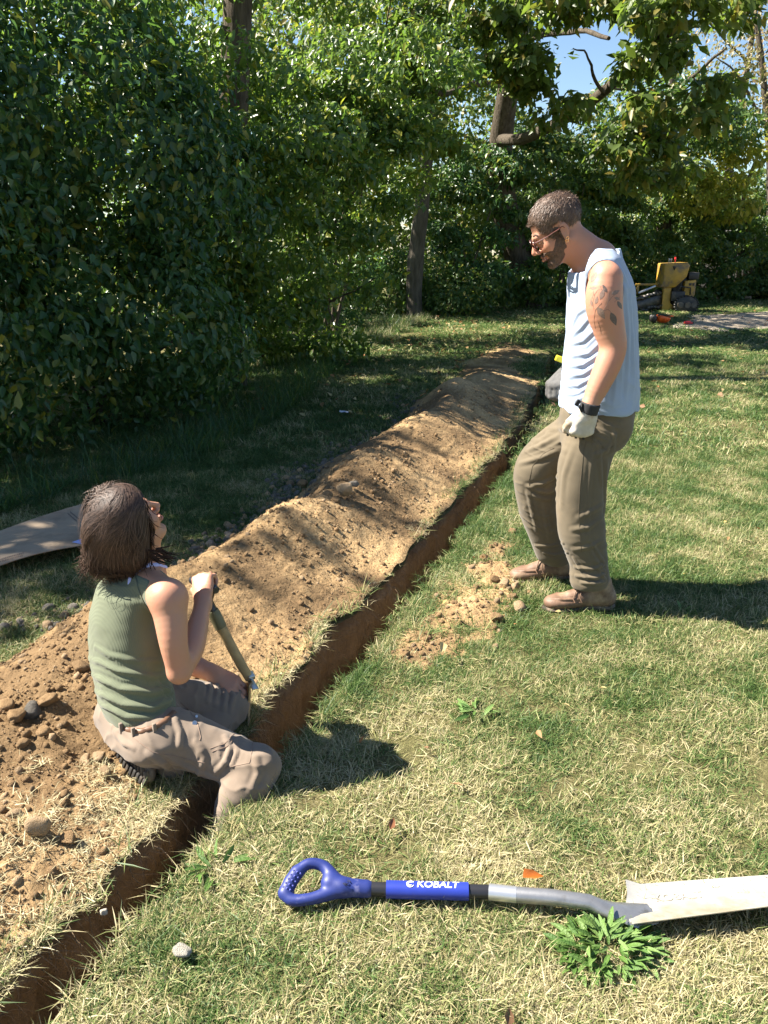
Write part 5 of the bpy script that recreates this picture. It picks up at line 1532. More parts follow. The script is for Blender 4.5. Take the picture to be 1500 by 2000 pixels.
# what the far hand holds
tape = empty('marker', tuple(Pm(1098, 703, .15)), 'small yellow tool held in the standing person\'s far gloved hand', 'tool')
mb = MB(); mb.box((0, 0, 0), (.06, .016, .024), R=np.array(Matrix.Rotation(.35, 3, 'Y'))); mb.box((.02, 0, -.05), (.014, .012, .09), R=np.array(Matrix.Rotation(.2, 3, 'Y')))
mb.obj('handle', simple('yellow_plastic', (0.75, 0.62, 0.03), 0.4), tape, bevel=.003)

# --- leaf tattoo on the upper arm: flat print that follows the skin
def leafpoly(x, y, ang, L, w):
    a = math.radians(ang); c, s = math.cos(a), math.sin(a); out = []
    for t, k in [(0, 0), (.15, .55), (.4, 1), (.65, .8), (.88, .3), (1, 0), (.88, -.3), (.65, -.8), (.4, -1), (.15, -.55)]:
        u, v = t * L, k * w; out.append((x + u * c - v * s, y + u * s + v * c))
    return out
ink = MB(); ink2 = MB()
for l, mbx in [((1154, 552, -62, 24, 4.5), ink2), ((1185, 571, -118, 17, 3.8), ink), ((1172, 585, -70, 24, 4.6), ink2), ((1163, 594, -75, 16, 3.5), ink2), ((1167, 600, 58, 27, 6.5), ink2), ((1193, 610, 68, 28, 6.5), ink), ((1206, 588, 62, 18, 4), ink), ((1195, 575, -28, 17, 4), ink2),
               ((1165, 562, 175, 14, 3.2), ink2), ((1200, 581, 20, 12, 3.0), ink2), ((1154, 585, 80, 14, 2.5), ink2)]:
    poly = leafpoly(*l); decal(mbx, man_bvh, poly)
    drape(ink, man_bvh, np.array(poly + poly[:1]), .0004, .0002, 3, 3.0)
    a = math.radians(l[2]); drape(ink, man_bvh, np.array([(l[0], l[1]), (l[0] + l[3] * math.cos(a), l[1] + l[3] * math.sin(a))]), .0003, .0004, 3, 3.0)
for pix in ([(1176, 610), (1183, 600), (1189, 588), (1189, 572)], [(1189, 588), (1197, 578), (1208, 572)], [(1176, 608), (1188, 604), (1194, 611)], [(1163, 642), (1160, 625), (1163, 605), (1175, 592)], [(1162, 575), (1158, 590), (1160, 604)], [(1160, 577), (1168, 566), (1178, 566), (1176, 573)], [(1156, 560), (1160, 572), (1156, 584)], [(1200, 590), (1206, 585), (1211, 580)], [(1180, 556), (1172, 560), (1176, 566)], [(1168, 628), (1172, 640), (1174, 652)]):
    drape(ink, man_bvh, np.array(pix), .0006, .0001, 4, 3.0)
for m_, mt in ((ink, M_INK), (ink2, M_INK2)):
    m_.v = [v - MO for v in m_.v]; m_.obj('tattoo', mt, body, smooth_shade=True)
# ================================================================== the seated person
wo = empty('person', (-0.70, 2.22, 0.0), 'seated person in green ribbed tank top looking up, one leg in the trench', 'person')
WO = np.array(wo.location)
M_SKIN2 = skin_material('tanned_skin', (0.43, 0.235, 0.150), (0.48, 0.225, 0.145), (0.37, 0.17, 0.105))
M_TANK = cloth_material('green_rib_knit', (0.135, 0.152, 0.098), 0.9, 700, 0.05, 0.1, rib=(70, (0, 0, math.radians(-49))))
M_PANT = cloth_material('faded_canvas', (0.205, 0.158, 0.120), 0.88, 800, 0.10, 0.12, stain=(0.145, 0.105, 0.072), stain_amt=.6)
M_HAIR2 = simple('dark_brown_hair', (0.040, 0.023, 0.016), 0.8, var=.45, scale=50, bump=.5, bdist=.003, spec=.15)
M_BRA = simple('lilac_cotton', (0.52, 0.52, 0.78), 0.8, var=.05)
M_BELT = simple('brown_leather_belt', (0.13, 0.065, 0.035), 0.5, var=.25)
fw = np.array([.77, .64, 0.]); fw /= np.linalg.norm(fw)      # the way the body faces
rt = np.array([fw[1], -fw[0], 0.])                            # its right hand side
nk = W(268, 1112, 2.33)
Fw = Field((-1.10, 1.86, -0.02), (-0.36, 2.80, 1.02), 0.004)
# head looking up
th = math.radians(36); hd = np.array([.72, .69]); hd /= np.linalg.norm(hd)
hf = np.array([hd[0] * math.cos(th), hd[1] * math.cos(th), math.sin(th)])
hl = np.array([-hd[1], hd[0], 0.]); hu = np.cross(hf, hl)
WS = 0.87
HW = np.eye(4); HW[:3, 0] = hf; HW[:3, 1] = hl; HW[:3, 2] = hu
nose = W(311, 984, 2.40)
HW[:3, 3] = nose - (hf * .127 + hu * -.032) * WS
hp, hR = head_sdf(Fw, HW, WS, False)
hc = HW[:3, 3]
Fw.cone(hp(-.03, 0, -.06), nk + fw * .01 + [0, 0, -.01], .048, .055, .03)
Fw.cone(hp(.01, 0, -.085), nk + fw * .04 + [0, 0, -.03], .036, .048, .03)
tl = []
for py, l, r_, Y in [(1125, 205, 318, 2.32), (1150, 182, 318, 2.31), (1200, 168, 316, 2.30), (1250, 166, 322, 2.29), (1300, 170, 332, 2.27), (1350, 180, 348, 2.25), (1400, 200, 352, 2.23), (1440, 215, 350, 2.21)]:
    a, b = W(l, py, Y), W(r_, py, Y); hw = (b[0] - a[0]) / 2
    tl.append((a[2], (a[0] + b[0]) / 2, Y, hw * 1.17, hw * .82))
tsk = [(z, x, y, a - .012, b - .012) for z, x, y, a, b in tl]
Fw.loft(tsk, (rt[0], rt[1]), .03)
shR = W(327, 1168, 2.19); shL = shR - rt * .33
Fw.cone(nk - [0, 0, .02], shR + [0, 0, .005], .048, .046, .03); Fw.cone(nk - [0, 0, .02], shL + [0, 0, .01], .048, .046, .03)
armR = [shR, W(333, 1205, 2.165), W(339, 1255, 2.14), W(350, 1312, 2.135)]
Fw.chain(armR, [.052, .047, .040, .034], .02)
elb = armR[-1]
armR2 = [elb, W(374, 1268, 2.21), W(387, 1220, 2.30), W(396, 1180, 2.37)]
Fw.chain(armR2, [.033, .036, .031, .0235], .012)
Fw.ell(shR + fw * .0 + rt * .005, (.052, .052, .05), None, .02)
elL = W(350, 1288, 2.56); wrL = W(418, 1316, 2.46)
Fw.chain([shL, (shL + elL) / 2 - rt * .03, elL], [.050, .042, .034], .02)
Fw.chain([elL, (elL + wrL) / 2, wrL], [.034, .035, .025], .015)
# right hand round the spade's grip, left hand resting on the knee
gripc = W(397, 1142, 2.45)
wrR = W(397, 1172, 2.385)
gdir = np.array([0.62, -0.55, 0.0]); gdir /= np.linalg.norm(gdir)       # the grip bar's direction
hand_sdf(Fw, wrR, gripc - wrR + [0, 0, .035], np.cross(gdir, gripc - wrR) * np.sign(np.cross(gdir, gripc - wrR)[1]) * -1, -gdir, .90, (1.05, 1.25, 1.0), .02, (.55, .6, .8))
Lh, tipsL = hand_sdf(Fw, wrL, W(455, 1338, 2.425) - wrL, np.array([-.2, -.25, 1.0]), rt, .92, (.55, .75, .5), .05, (.5, .35, .4))
bodyw, wbvh = sdf_obj('body', Fw, M_SKIN2, wo, WO, 1)

# --- tank top
Fk = Field((-1.08, 1.92, 0.10), (-0.40, 2.70, 0.80), 0.004)
Fk.loft(tl[:-1], (rt[0], rt[1]), .03)
Fk.cone(nk - [0, 0, .022], shR + [0, 0, .0], .054, .050, .03); Fk.cone(nk - [0, 0, .022], shL + [0, 0, .0], .054, .050, .03)
Fk.shell(0.010)
Fk.ell(W(352, 1152, 2.15), (.108, .13, .105), None, .004, 'sub'); Fk.ell(W(352, 1152, 2.15) - rt * .42, (.105, .13, .105), None, .004, 'sub')
Fk.cone(nk + [0, 0, .03] + fw * .03, nk + fw * .12 + [0, 0, -.03], .075, .08, .004, 'sub')
Fk.cut_plane(W(270, 1408, 2.2), (W(270, 1460, 2.2) - W(270, 1408, 2.2)) + fw * .022, lo=Fk.lo, hi=(0, 3, .32))
Fk.cut_plane(nk + [0, 0, .012], (0, 0, 1))
folds = []
def foldw(pix, w, h, Y): folds.append((pix, w * .75, h * 1.0))
for pix, w, h in [([(175, 1285), (230, 1310), (300, 1322), (345, 1318)], .011, .006), ([(180, 1318), (235, 1345), (300, 1352), (350, 1340)], .012, .008), ([(186, 1350), (240, 1375), (300, 1382), (350, 1362)], .012, .008), ([(195, 1375), (245, 1400), (300, 1402), (345, 1385)], .010, .006),
                  ([(172, 1255), (215, 1280), (270, 1292), (330, 1290)], .010, .004), ([(320, 1225), (310, 1255), (330, 1290)], .010, .005), ([(305, 1330), (330, 1352), (352, 1356)], .008, .007)]: foldw(pix, w, h, 2.16)
def tank_fn(V, N):
    q = V[:, 2] + .25 * ((V - WO) @ rt)
    t = smooth(.48, .2, V[:, 2])
    r1 = np.clip(1 - np.abs(fbm(V[:, 0] * 5, V[:, 1] * 5, q * 26, octaves=2, seed=101)) * 2.2, 0, 1) ** 2
    return V + N * (.005 * t * r1 * smooth(-.15, .3, fbm(V[:, 0] * 8, V[:, 1] * 8, V[:, 2] * 8, octaves=2, seed=201)) + .002 * fbm(V[:, 0] * 18, V[:, 1] * 18, V[:, 2] * 18, octaves=2, seed=102))[:, None]
tank, tank_bvh = sdf_obj('tank_top', Fk, M_TANK, wo, WO, 1, folds, tank_fn)
mb = MB()                                                   # strap that shows beside the top
pts = [np.array(wbvh.find_nearest(Vector(p))[0]) for p in [W(258, 1150, 2.24), W(260, 1132, 2.26), W(272, 1119, 2.27), W(288, 1111, 2.29), W(300, 1109, 2.32), W(306, 1112, 2.36)]]
pts = [p + (p - (nk + shR) / 2 + [0, 0, .05]) * .03 for p in pts]
mb.tube(np.array(pts) - WO, np.array([(.008, .003)] * len(pts)), 8)
mb.obj('strap', M_BRA, wo, smooth_shade=True)
mb = MB()
for k, (X0) in enumerate([[(263, 1122), (270, 1150), (282, 1178), (298, 1198), (314, 1207)]]):
    drape(mb, tank_bvh, np.array(X0), .0028, .001)
mb.v = [v - WO for v in mb.v]; mb.obj('binding', M_TANK, tank, smooth_shade=True)

# --- trousers
Fq = Field((-1.12, 1.70, -0.52), (-0.18, 2.80, 0.36), 0.005)
pc = W(279, 1425, 2.21)
hipR = W(318, 1436, 2.155); hipL = hipR - rt * .20
Fq.loft([(tl[-2][0] - .075, pc[0] + .02, pc[1] + .02, .125, .095), (tl[-2][0] - .045, pc[0] + .01, pc[1] + .01, .155, .122), (W(270, 1398, 2.2)[2], tl[-2][1], tl[-2][2], tl[-2][3] * 1.00, tl[-2][4] * 1.03)], (rt[0], rt[1]), .03)
Fq.ell(hipR - fw * .02, (.100, .100, .068), None, .03); Fq.ell(hipL - fw * .02, (.100, .100, .068), None, .04)
knR = W(508, 1496, 2.085); ft = np.array([-.47, 2.03, -.40])
Fq.chain([hipR, W(390, 1456, 2.15), W(455, 1484, 2.12), knR], [.082, .080, .070, .052], .03)
Fq.chain([knR, W(486, 1538, 2.055), W(462, 1572, 2.06), ft], [.052, .060, .060, .056], .02)
knL = W(446, 1378, 2.42)
Fq.chain([hipL + [0, 0, .0], (hipL + knL) / 2 + [0, 0, .01], knL], [.085, .080, .062], .03)
shinend = W(330, 1470, 2.19) * .4 + np.array([-.62, 2.16, .02]) * .6
Fq.chain([knL, (knL + shinend) / 2 - [0, 0, .02], shinend], [.066, .062, .058], .02)
# hollow above the waistband
folds = []
for pix, w, h, Y in [([(440, 1440), (450, 1460), (440, 1490), (420, 1510)], .010, .007, 2.0), ([(455, 1440), (462, 1470), (450, 1500)], .008, .005, 2.0), ([(385, 1450), (400, 1480), (390, 1510)], .012, .006, 2.0), ([(330, 1480), (370, 1500), (420, 1520)], .012, .008, 2.0), ([(290, 1470), (330, 1500), (380, 1515)], .012, .007, 2.0), ([(500, 1480), (505, 1510), (490, 1545)], .012, .006, 1.99),
                     ([(340, 1400), (352, 1430), (350, 1460)], .010, .006, 2.05), ([(400, 1320), (410, 1345), (405, 1370)], .009, .006, 2.38), ([(415, 1322), (426, 1348), (420, 1375)], .009, .006, 2.37), ([(430, 1330), (441, 1352), (436, 1385)], .009, .006, 2.36), ([(445, 1340), (456, 1360), (450, 1390)], .009, .005, 2.35), ([(225, 1430), (240, 1450), (260, 1462)], .010, .006, 2.06)]:
    foldw(pix, w, h, Y)
def pantw_fn(V, N):
    r1 = np.clip(1 - np.abs(fbm(V[:, 0] * 14, V[:, 1] * 12, V[:, 2] * 14, octaves=2, seed=104)) * 2.2, 0, 1) ** 3
    return V + N * (.005 * r1 + .003 * fbm(V[:, 0] * 12, V[:, 1] * 12, V[:, 2] * 12, octaves=2, seed=105))[:, None]
pantw, pw_bvh = sdf_obj('trousers', Fq, M_PANT, wo, WO, 1, folds, pantw_fn)
M_SEAM2 = simple('trouser_seam', (0.22, 0.155, 0.115), 0.9)
mb = MB()
for pix in ([(352, 1372), (368, 1385), (385, 1410), (392, 1440), (390, 1446)], [(258, 1440), (300, 1470), (345, 1478), (400, 1490)], [(458, 1432), (440, 1452), (410, 1462)], [(460, 1440), (444, 1458), (414, 1468)], [(495, 1450), (488, 1490), (440, 1500)]):
    drape(mb, pw_bvh, np.array(pix), .0015, .0002)
mb.v = [v - WO for v in mb.v]; mb.obj('seam', M_SEAM2, pantw, smooth_shade=True)
M_STEEL = simple('steel', (0.55, 0.55, 0.55), 0.3, 1.0, bump=.05)
for (px, py, r) in ((384, 1400, .004), (380, 1413, .007)):
    p = on_surface(pw_bvh, px, py, .002); mb = MB(); d = np.array(ray(px, py)); d /= np.linalg.norm(d)
    mb.tube([p - WO - d * .002, p - WO + d * .002], [r, r], 12); mb.obj('button', M_STEEL, pantw, smooth_shade=True)
# belt below the hem of the top
mb = MB()
bl = [(212, 1392), (228, 1412), (250, 1424), (275, 1428), (300, 1421), (322, 1408), (340, 1390)]
drape(mb, pw_bvh, np.array(bl), .010, -.004, 8); mb.v = [v - WO for v in mb.v]
mb.obj('belt', M_BELT, pantw, smooth_shade=True)
mb = MB()
for px, py in ((238, 1424), (302, 1424), (262, 1432)):
    p = on_surface(pw_bvh, px, py, .004) - WO; mb.box(p, (.010, .010, .034), R=frame(fw))
mb.obj('belt_loop', M_PANT, pantw, bevel=.002)

# --- boot sole under her: the foot of the folded leg
M_BOOT = simple('black_boot_rubber', (0.030, 0.028, 0.025), 0.75, var=.3, dirt=(0.20, 0.15, 0.10), dirt_amt=.45, bump=.3)
bt = W(270, 1490, 2.13)
F = Field(bt - .2, bt + .2, .004)
bd = np.array([.55, -.55, -.10]); bd /= np.linalg.norm(bd)                 # heel to toe
nrm = np.array([-.62, -.72, .12]); nrm -= bd * (nrm @ bd); nrm /= np.linalg.norm(nrm)
R = np.stack([bd, np.cross(nrm, bd), nrm], 1)
F.ell(bt, (.085, .046, .03), R, .01); F.ell(bt - bd * .05 - nrm * .04, (.06, .045, .05), R, .02); F.cut_plane(bt + nrm * .016, nrm)
boot, _ = sdf_obj('boot', F, M_BOOT, wo, WO, 1)
sd = np.cross(nrm, bd); mb = MB()
for i in range(9):
    for s_ in (-1, 1):
        x = -.075 + i * .0185; w_ = .040 * math.sqrt(max(.1, 1 - (x / .09) ** 2))
        mb.box(bt - WO + bd * x + sd * s_ * w_ * .52 + nrm * .019, (.011, w_ * .85, .012), R=R @ np.array(Matrix.Rotation(.3 * s_, 3, 'Z')))
mb.obj('tread', M_BOOT, boot, bevel=.002)
mb = MB(); mb.tube([ft - WO, ft - WO + [0.0, .0, -.04], ft - WO + [.0, .10, -.07]], [.05, .05, .045], 10); mb.obj('boot', M_BOOT, wo, smooth_shade=True)

# --- hair: a bob swept back, built strand over strand
Fhr = Field(hc - .24, hc + .24, 0.004)
Fhr.ell(hp(-.016, 0, .042), np.array([.106, .087, .096]) * WS, hR, .02)
Fhr.chain([W(232, 1000, 2.31), W(220, 1045, 2.30), W(214, 1076, 2.29)], [.080, .072, .047], .03)
Fhr.chain([W(246, 1000, 2.27), W(252, 1042, 2.26), W(262, 1078, 2.26)], [.062, .054, .042], .03)
Fhr.cone(W(250, 1082, 2.28), W(205, 1086, 2.29), .046, .045, .03)
# keep the face free
face = Fhr.copy()
X, Y, Z = np.meshgrid(*Fhr.pos(), indexing='ij')
loc = (np.stack([X, Y, Z], -1) - hc) @ hR / WS
ln = loc[..., 0]; 
cut = ln - np.interp(loc[..., 2], [-.16, -.10, -.03, .03, .075, .11], [.012, .012, .020, .040, .066, .10])
Fhr.d = np.maximum(Fhr.d, cut.astype(np.float32) * WS)
def hair_fn(V, N):
    a = np.arctan2((V - hc) @ hl, (V - hc) @ hf)
    return V + N * (.010 * fbm(a * 5, V[:, 2] * 9, octaves=3, seed=111) - .006)[:, None]
hairw, hwb = sdf_obj('hair', Fhr, M_HAIR2, wo, WO, 2, None, hair_fn)
def strands(n, seed, steps=15, step=.0155, locks=150):
    """strands gathered into locks that share a length, a lift and a flick at the end"""
    rng = np.random.default_rng(seed)
    V, Q = Fhr.mesh_arrays()
    top = V[(V - hc) @ hu > .0]
    roots = top[rng.integers(0, len(top), locks)]
    part = hp(-.02, .02, .13)
    near_ = top[((top - part) ** 2).sum(1) < .075 ** 2]
    p = np.concatenate([top[rng.integers(0, len(top), n - n // 3)], near_[rng.integers(0, len(near_), n // 3)]]) + rng.normal(size=(n, 3)) * .003
    lk = np.array([np.argmin(((roots - q) ** 2).sum(1)) for q in p])
    p = p * .6 + roots[lk] * .4
    part = hp(-.02, .02, .13)
    d = p - part; d /= np.linalg.norm(d, axis=1)[:, None]; d = d + rng.normal(size=d.shape) * .35 + rng.normal(size=(locks, 3))[lk] * .35; d /= np.linalg.norm(d, axis=1)[:, None]
    lL = rng.uniform(.62, 1.12, locks); llift = rng.uniform(-.002, .016, locks) * (rng.uniform(size=locks) < .7); lfl = rng.normal(size=(locks, 3)) * np.array([.9, .7, .25])
    S, NN = [p.copy()], [Fhr.grad(p)]
    L = lL[lk] * rng.uniform(.85, 1.05, n)
    lift = llift[lk] + rng.uniform(-.001, .003, n)
    for k in range(steps):
        g = Fhr.grad(p)
        fl = np.stack([fbm(p[:, 0] * 11 + 31 * c, p[:, 1] * 11, p[:, 2] * 11, octaves=2, seed=120 + c) * 1.25 for c in range(3)], 1)
        tgt = d * .8 + np.array([-.20, -.10, -1.0]) * (.20 + .03 * k) + fl * .75 + lfl[lk] * (.05 + .045 * max(0, k - 8)) + rng.normal(size=(n, 3)) * .07
        tgt = tgt - g * np.minimum((tgt * g).sum(1), .25 if k < 10 else 9)[:, None]
        d = tgt / (np.linalg.norm(tgt, axis=1)[:, None] + 1e-9)
        p = p + d * (step * L)[:, None]
        v = Fhr.at(p); below = (p[:, 2] < hc[2] - .105)
        corr = np.where(below, np.minimum(v, 0), v - lift * min(1, .3 + k * .08))
        p = p - Fhr.grad(p) * np.clip(corr, -.02, .012)[:, None]
        S.append(p.copy()); NN.append(g)
    S, NN = np.stack(S, 1), np.stack(NN, 1)
    q = (S - hc) @ hR / WS
    bad = ((q[:, :, 0] > .062) & (np.abs(q[:, :, 1]) < .085) & (q[:, :, 2] < .06)).any(1)
    return S[~bad], NN[~bad], rng
S, NN, rg_ = strands(8500, 5)
M_HAIR2S = hair_material('dark_brown_strand', (0.022, 0.012, 0.008), (0.062, 0.035, 0.024), (0.13, 0.078, 0.054), .62)
hs = strand_obj('hair_strands', S, NN, .0021, .0007, M_HAIR2S, hairw, rg_, WO)
# wisps round the face and at the ends
rng = np.random.default_rng(6)
mb = MB()
for i in range(70):
    a = W(rng.uniform(268, 292), rng.uniform(975, 1060), 2.30 + rng.uniform(-.03, .02)) if i < 28 else W(rng.uniform(165, 300), rng.uniform(1080, 1105), 2.24 + rng.uniform(-.02, .08))
    d = np.array([rng.uniform(-.1, .5), rng.uniform(-.2, .3), -1.0]) if i < 28 else np.array([rng.uniform(-.6, .3), rng.uniform(-.3, .3), -1.0])
    L = rng.uniform(.03, .07); pts = [a]
    for k in range(5): d = d / np.linalg.norm(d); pts.append(pts[-1] + d * L / 5); d = d + [rng.normal(.12, .25), rng.normal(0, .2), .1]
    mb.tube(np.array(pts) - WO, [.0016, .0015, .0013, .0010, .0007, .0004], 4)
for i in range(90):
    a = W(rng.uniform(160, 215), rng.uniform(1070, 1108), 2.25 + rng.uniform(-.02, .08)); d = np.array([rng.uniform(-.8, .1), rng.uniform(-.3, .2), -1.0]); L = rng.uniform(.025, .06); pts = [a]
    for k in range(4): d = d / np.linalg.norm(d); pts.append(pts[-1] + d * L / 4); d = d + [rng.normal(-.15, .2), rng.normal(0, .2), .12]
    mb.tube(np.array(pts) - WO, [.0022, .0018, .0014, .0009, .0004], 4)
for i in range(26):
    a = W(rng.uniform(285, 315), rng.uniform(1070, 1088), 2.25); d = np.array([.6, 0, -.35]) + rng.normal(size=3) * .2; d /= np.linalg.norm(d)
    mb.tube(np.array([a, a + d * .03, a + d * .05 + [.01, 0, .004]]) - WO, [.003, .002, .0006], 4)
tag(mb.obj('hair_wisps', M_HAIR2, hairw, smooth_shade=True), kind='stuff')
# brow, lashes, lips
mb = MB()
for y in (-1, 1):
    pts = [np.array(wbvh.find_nearest(Vector(hp(.085, y * (.014 + .030 * t), .022 + .006 * math.sin(2.6 * t))))[0]) - WO for t in np.linspace(0, 1, 6)]
    mb.tube(pts, [.002, .003, .003, .003, .0025, .001], 5)
    pts = [np.array(wbvh.find_nearest(Vector(hp(.090, y * (.020 + .022 * t), .001 + .003 * math.sin(3.14 * t))))[0]) - WO for t in np.linspace(0, 1, 6)]
    mb.tube(pts, [.0008, .0014, .0016, .0016, .0014, .0008], 5)
mb.obj('brows_and_lashes', M_HAIR2, wo, smooth_shade=True)
mb = MB()
for z, r in ((-.0600, .0042), (-.0735, .0050)):
    pts = [hp(.101 - .010 * (t * t), .018 * t, z + .002 * abs(t)) - WO for t in np.linspace(-1, 1, 9)]
    mb.tube(pts, [r * .3, r * .7, r * .9, r, r, r, r * .9, r * .7, r * .3], 8)
mb.obj('lips', M_LIP, wo, smooth_shade=True)
for y in (-1, 1):
    e = MB(); e.tube([hp(.0865, y * .031 + .008 * t, .0005) - WO for t in np.linspace(-1, 1, 7)], [.001, .003, .004, .0042, .004, .003, .001], 8)
    eo = e.obj('eye', M_EYE, wo, smooth_shade=True)
    e = MB(); e.tube([hp(.0892, y * .031, .002) - WO, hp(.0912, y * .031, .0026) - WO], [.0042, .0036], 10); e.obj('iris', M_IRIS, eo, smooth_shade=True)
# ================================================================== tools and other things
# --- short spade in the hand of the seated person
M_WOOD = simple('worn_ash_wood', (0.34, 0.235, 0.11), 0.6, var=.35, scale=14, bump=.3, dirt=(0.13, 0.08, 0.04), dirt_amt=.35)
M_DIRTYSTEEL = simple('earthy_steel', (0.40, 0.29, 0.15), 0.55, 0.2, var=.3, scale=12, bump=.3, dirt=(0.24, 0.2, 0.16), dirt_amt=.4)
M_SOCKET = simple('olive_ferrule', (0.135, 0.125, 0.070), 0.5, 0.3, var=.25, bump=.2)
M_PLAST = simple('black_plastic', (0.018, 0.018, 0.022), 0.35, var=.2, bump=.05)
tip = W(487, 1400, 2.47); top = W(418, 1195, 2.455)
sp = empty('spade', tuple(tip), 'short wooden handled spade stuck in the earth, held by the seated person', 'spade')
SO = np.array(tip)
neckp = W(481, 1314, 2.465)
mb = MB(); s0 = W(430, 1222, 2.455)
mb.tube(np.array([s0, s0 * .5 + W(472, 1300, 2.46) * .5, W(472, 1300, 2.46), neckp, W(487, 1326, 2.467)]) - SO, [.0175, .0165, .0165, .0155, .014], 14)
mb.obj('shaft', M_WOOD, sp, smooth_shade=True)
mb = MB(); ax = s0 - W(417, 1196, 2.455); mb.tube(np.array([s0 - ax * 1.15, s0 - ax * .9, s0 + ax * .12]) - SO, [.0185, .0205, .0195], 14); mb.obj('ferrule', M_SOCKET, sp, smooth_shade=True)
mb = MB(); g0 = s0 - ax * 1.0; gc = W(399, 1143, 2.45)
mb.tube(np.array([g0, g0 * .55 + gc * .45 - [0, 0, .004], gc - np.array(gdir) * .045]) - SO, [.016, .011, .009], 10); mb.tube(np.array([g0, g0 * .55 + gc * .45, gc + np.array(gdir) * .045]) - SO, [.016, .011, .009], 10)
mb.tube(np.array([gc - gdir * .068, gc - gdir * .05, gc + gdir * .05, gc + gdir * .062]) - SO, [.011, .0155, .0155, .011], 12)
mb.obj('grip', M_PLAST, sp, smooth_shade=True)
# blade: dished plate seen nearly edge on, with a foot step
bl0 = W(489, 1322, 2.467); bl1 = W(486, 1412, 2.47); dn = bl1 - bl0; Lb = np.linalg.norm(dn); dn /= Lb
bw_ = np.array([.42, -.90, 0.05]); bw_ -= dn * (bw_ @ dn); bw_ /= np.linalg.norm(bw_); bn = np.cross(dn, bw_)
V, T = [], []
nu, nv = 9, 12
for side in (0, 1):
    for j in range(nv + 1):
        t = j / nv; half = .055 * (1 - .18 * t) * (1 if t < .75 else math.sqrt(max(0.02, 1 - ((t - .75) / .27) ** 2)))
        for i in range(nu + 1):
            u = i / nu * 2 - 1
            V.append(bl0 + dn * (t * Lb * 1.25) + bw_ * u * half + bn * (.020 * u * u + .002 * (1 - t) - (.0018 if side else 0)) - SO)
K = (nu + 1) * (nv + 1)
for j in range(nv):
    for i in range(nu):
        a = j * (nu + 1) + i; b, c, d = a + 1, a + nu + 2, a + nu + 1
        T += [(a, b, c), (a, c, d), (K + a, K + c, K + b), (K + a, K + d, K + c)]
mb = MB(); mb.add(V, T); mb.obj('blade', M_DIRTYSTEEL, sp, smooth_shade=True)
mb = MB(); mb.box(bl0 + dn * .012 - SO, (.118, .022, .003), R=np.stack([bw_, bn, dn], 1)); mb.box(bl0 - SO - dn * .006, (.040, .022, .012), R=np.stack([bw_, bn, dn], 1)); mb.obj('foot_step', M_STEEL, sp, bevel=.001)

# --- blue handled shovel lying on the lawn
M_BLUE = simple('blue_plastic', (0.016, 0.028, 0.150), 0.5, var=.10, scale=30, bump=.08, dirt=(0.16, 0.16, 0.30), dirt_amt=.1)
M_BLUESL = simple('blue_sleeve', (0.018, 0.036, 0.28), 0.42, var=.08, bump=.05)
M_GREYMETAL = simple('grey_painted_steel', (0.33, 0.33, 0.335), 0.38, 0.75, var=.12, scale=30, bump=.12, dirt=(0.20, 0.19, 0.17), dirt_amt=.2)
M_ALU = simple('bare_aluminium', (0.62, 0.62, 0.62), 0.35, 0.8, var=.05, bump=.05)
M_SCOOP = simple('worn_bright_steel', (0.60, 0.57, 0.50), 0.50, 0.55, var=.12, scale=9, bump=.15, dirt=(0.42, 0.36, 0.26), dirt_amt=.35)
M_WHITE = simple('white_print', (0.75, 0.75, 0.78), 0.6, bump=.0)
hz = .040
pA = G(712, 1736, hz); pB = G(955, 1742, hz + .002); pC = G(1150, 1762, hz + .012); pD = G(1198, 1780, .040)
sh = empty('shovel', (G(640, 1740)[0], G(640, 1740)[1], 0), 'blue D handled shovel with a bright scoop lying on the dry grass', 'shovel')
HO = np.array(sh.location)
def seg(t0, t1, r, name, mat, n=18, ends=None):
    mb = MB(); a = pA + (pB - pA) * t0; b = pA + (pB - pA) * t1
    mb.tube(np.array([a, a * .5 + b * .5, b]) - HO, [r] * 3, n); return mb.obj(name, mat, sh, smooth_shade=True)
seg(-.05, 1.0, .0165, 'inner_tube', M_PLAST)
slv = seg(.175, .835, .0205, 'sleeve', M_BLUESL)
mb = MB(); mb.tube(np.array([pB - (pB - pA) * .0, pB + (pC - pB) * .28]) - HO, [.0192, .0190], 18); mb.obj('collar', M_ALU, sh, smooth_shade=True)
mb = MB(); mb.tube(np.array([pB + (pC - pB) * .28, pB + (pC - pB) * .65 + [0, 0, .003], pC, pC * .5 + pD * .5 - [0, 0, .002], pD, G(1238, 1788, .036), G(1275, 1784, .034)]) - HO, np.array([(.0185, .0185), (.0185, .0185), (.0185, .0175), (.021, .016), (.027, .013), (.038, .008), (.030, .004)]), 18); mb.obj('socket', M_GREYMETAL, sh, smooth_shade=True)
# D grip
dv = pA - pB; dv /= np.linalg.norm(dv); sdv = np.cross(dv, [0, 0, 1.0]); sdv /= np.linalg.norm(sdv)
if sdv[1] < 0: sdv = -sdv                                   # away from the camera
Fg = Field(pA - .26, pA + .12, .004)
far_ = G(600, 1688, .075); near_ = G(560, 1757, .035); mid_ = G(566, 1718, .055)
yoke = G(668, 1733, .045)
Fg.cone(pA + dv * -.005, yoke, .0205, .022, .01); Fg.cone(yoke, G(645, 1725, .05), .022, .023, .012)
Fg.chain([G(652, 1716, .056), G(632, 1692, .070), G(603, 1687, .076), G(580, 1704, .064)], [.0175, .0140, .0130, .0145], .008)
Fg.chain([G(650, 1742, .040), G(610, 1755, .036), G(572, 1758, .034), G(557, 1744, .040)], [.0175, .0140, .0140, .0155], .008)
Fg.chain([G(580, 1704, .064), G(568, 1722, .053), G(557, 1744, .040)], [.0155, .0175, .0160], .008)
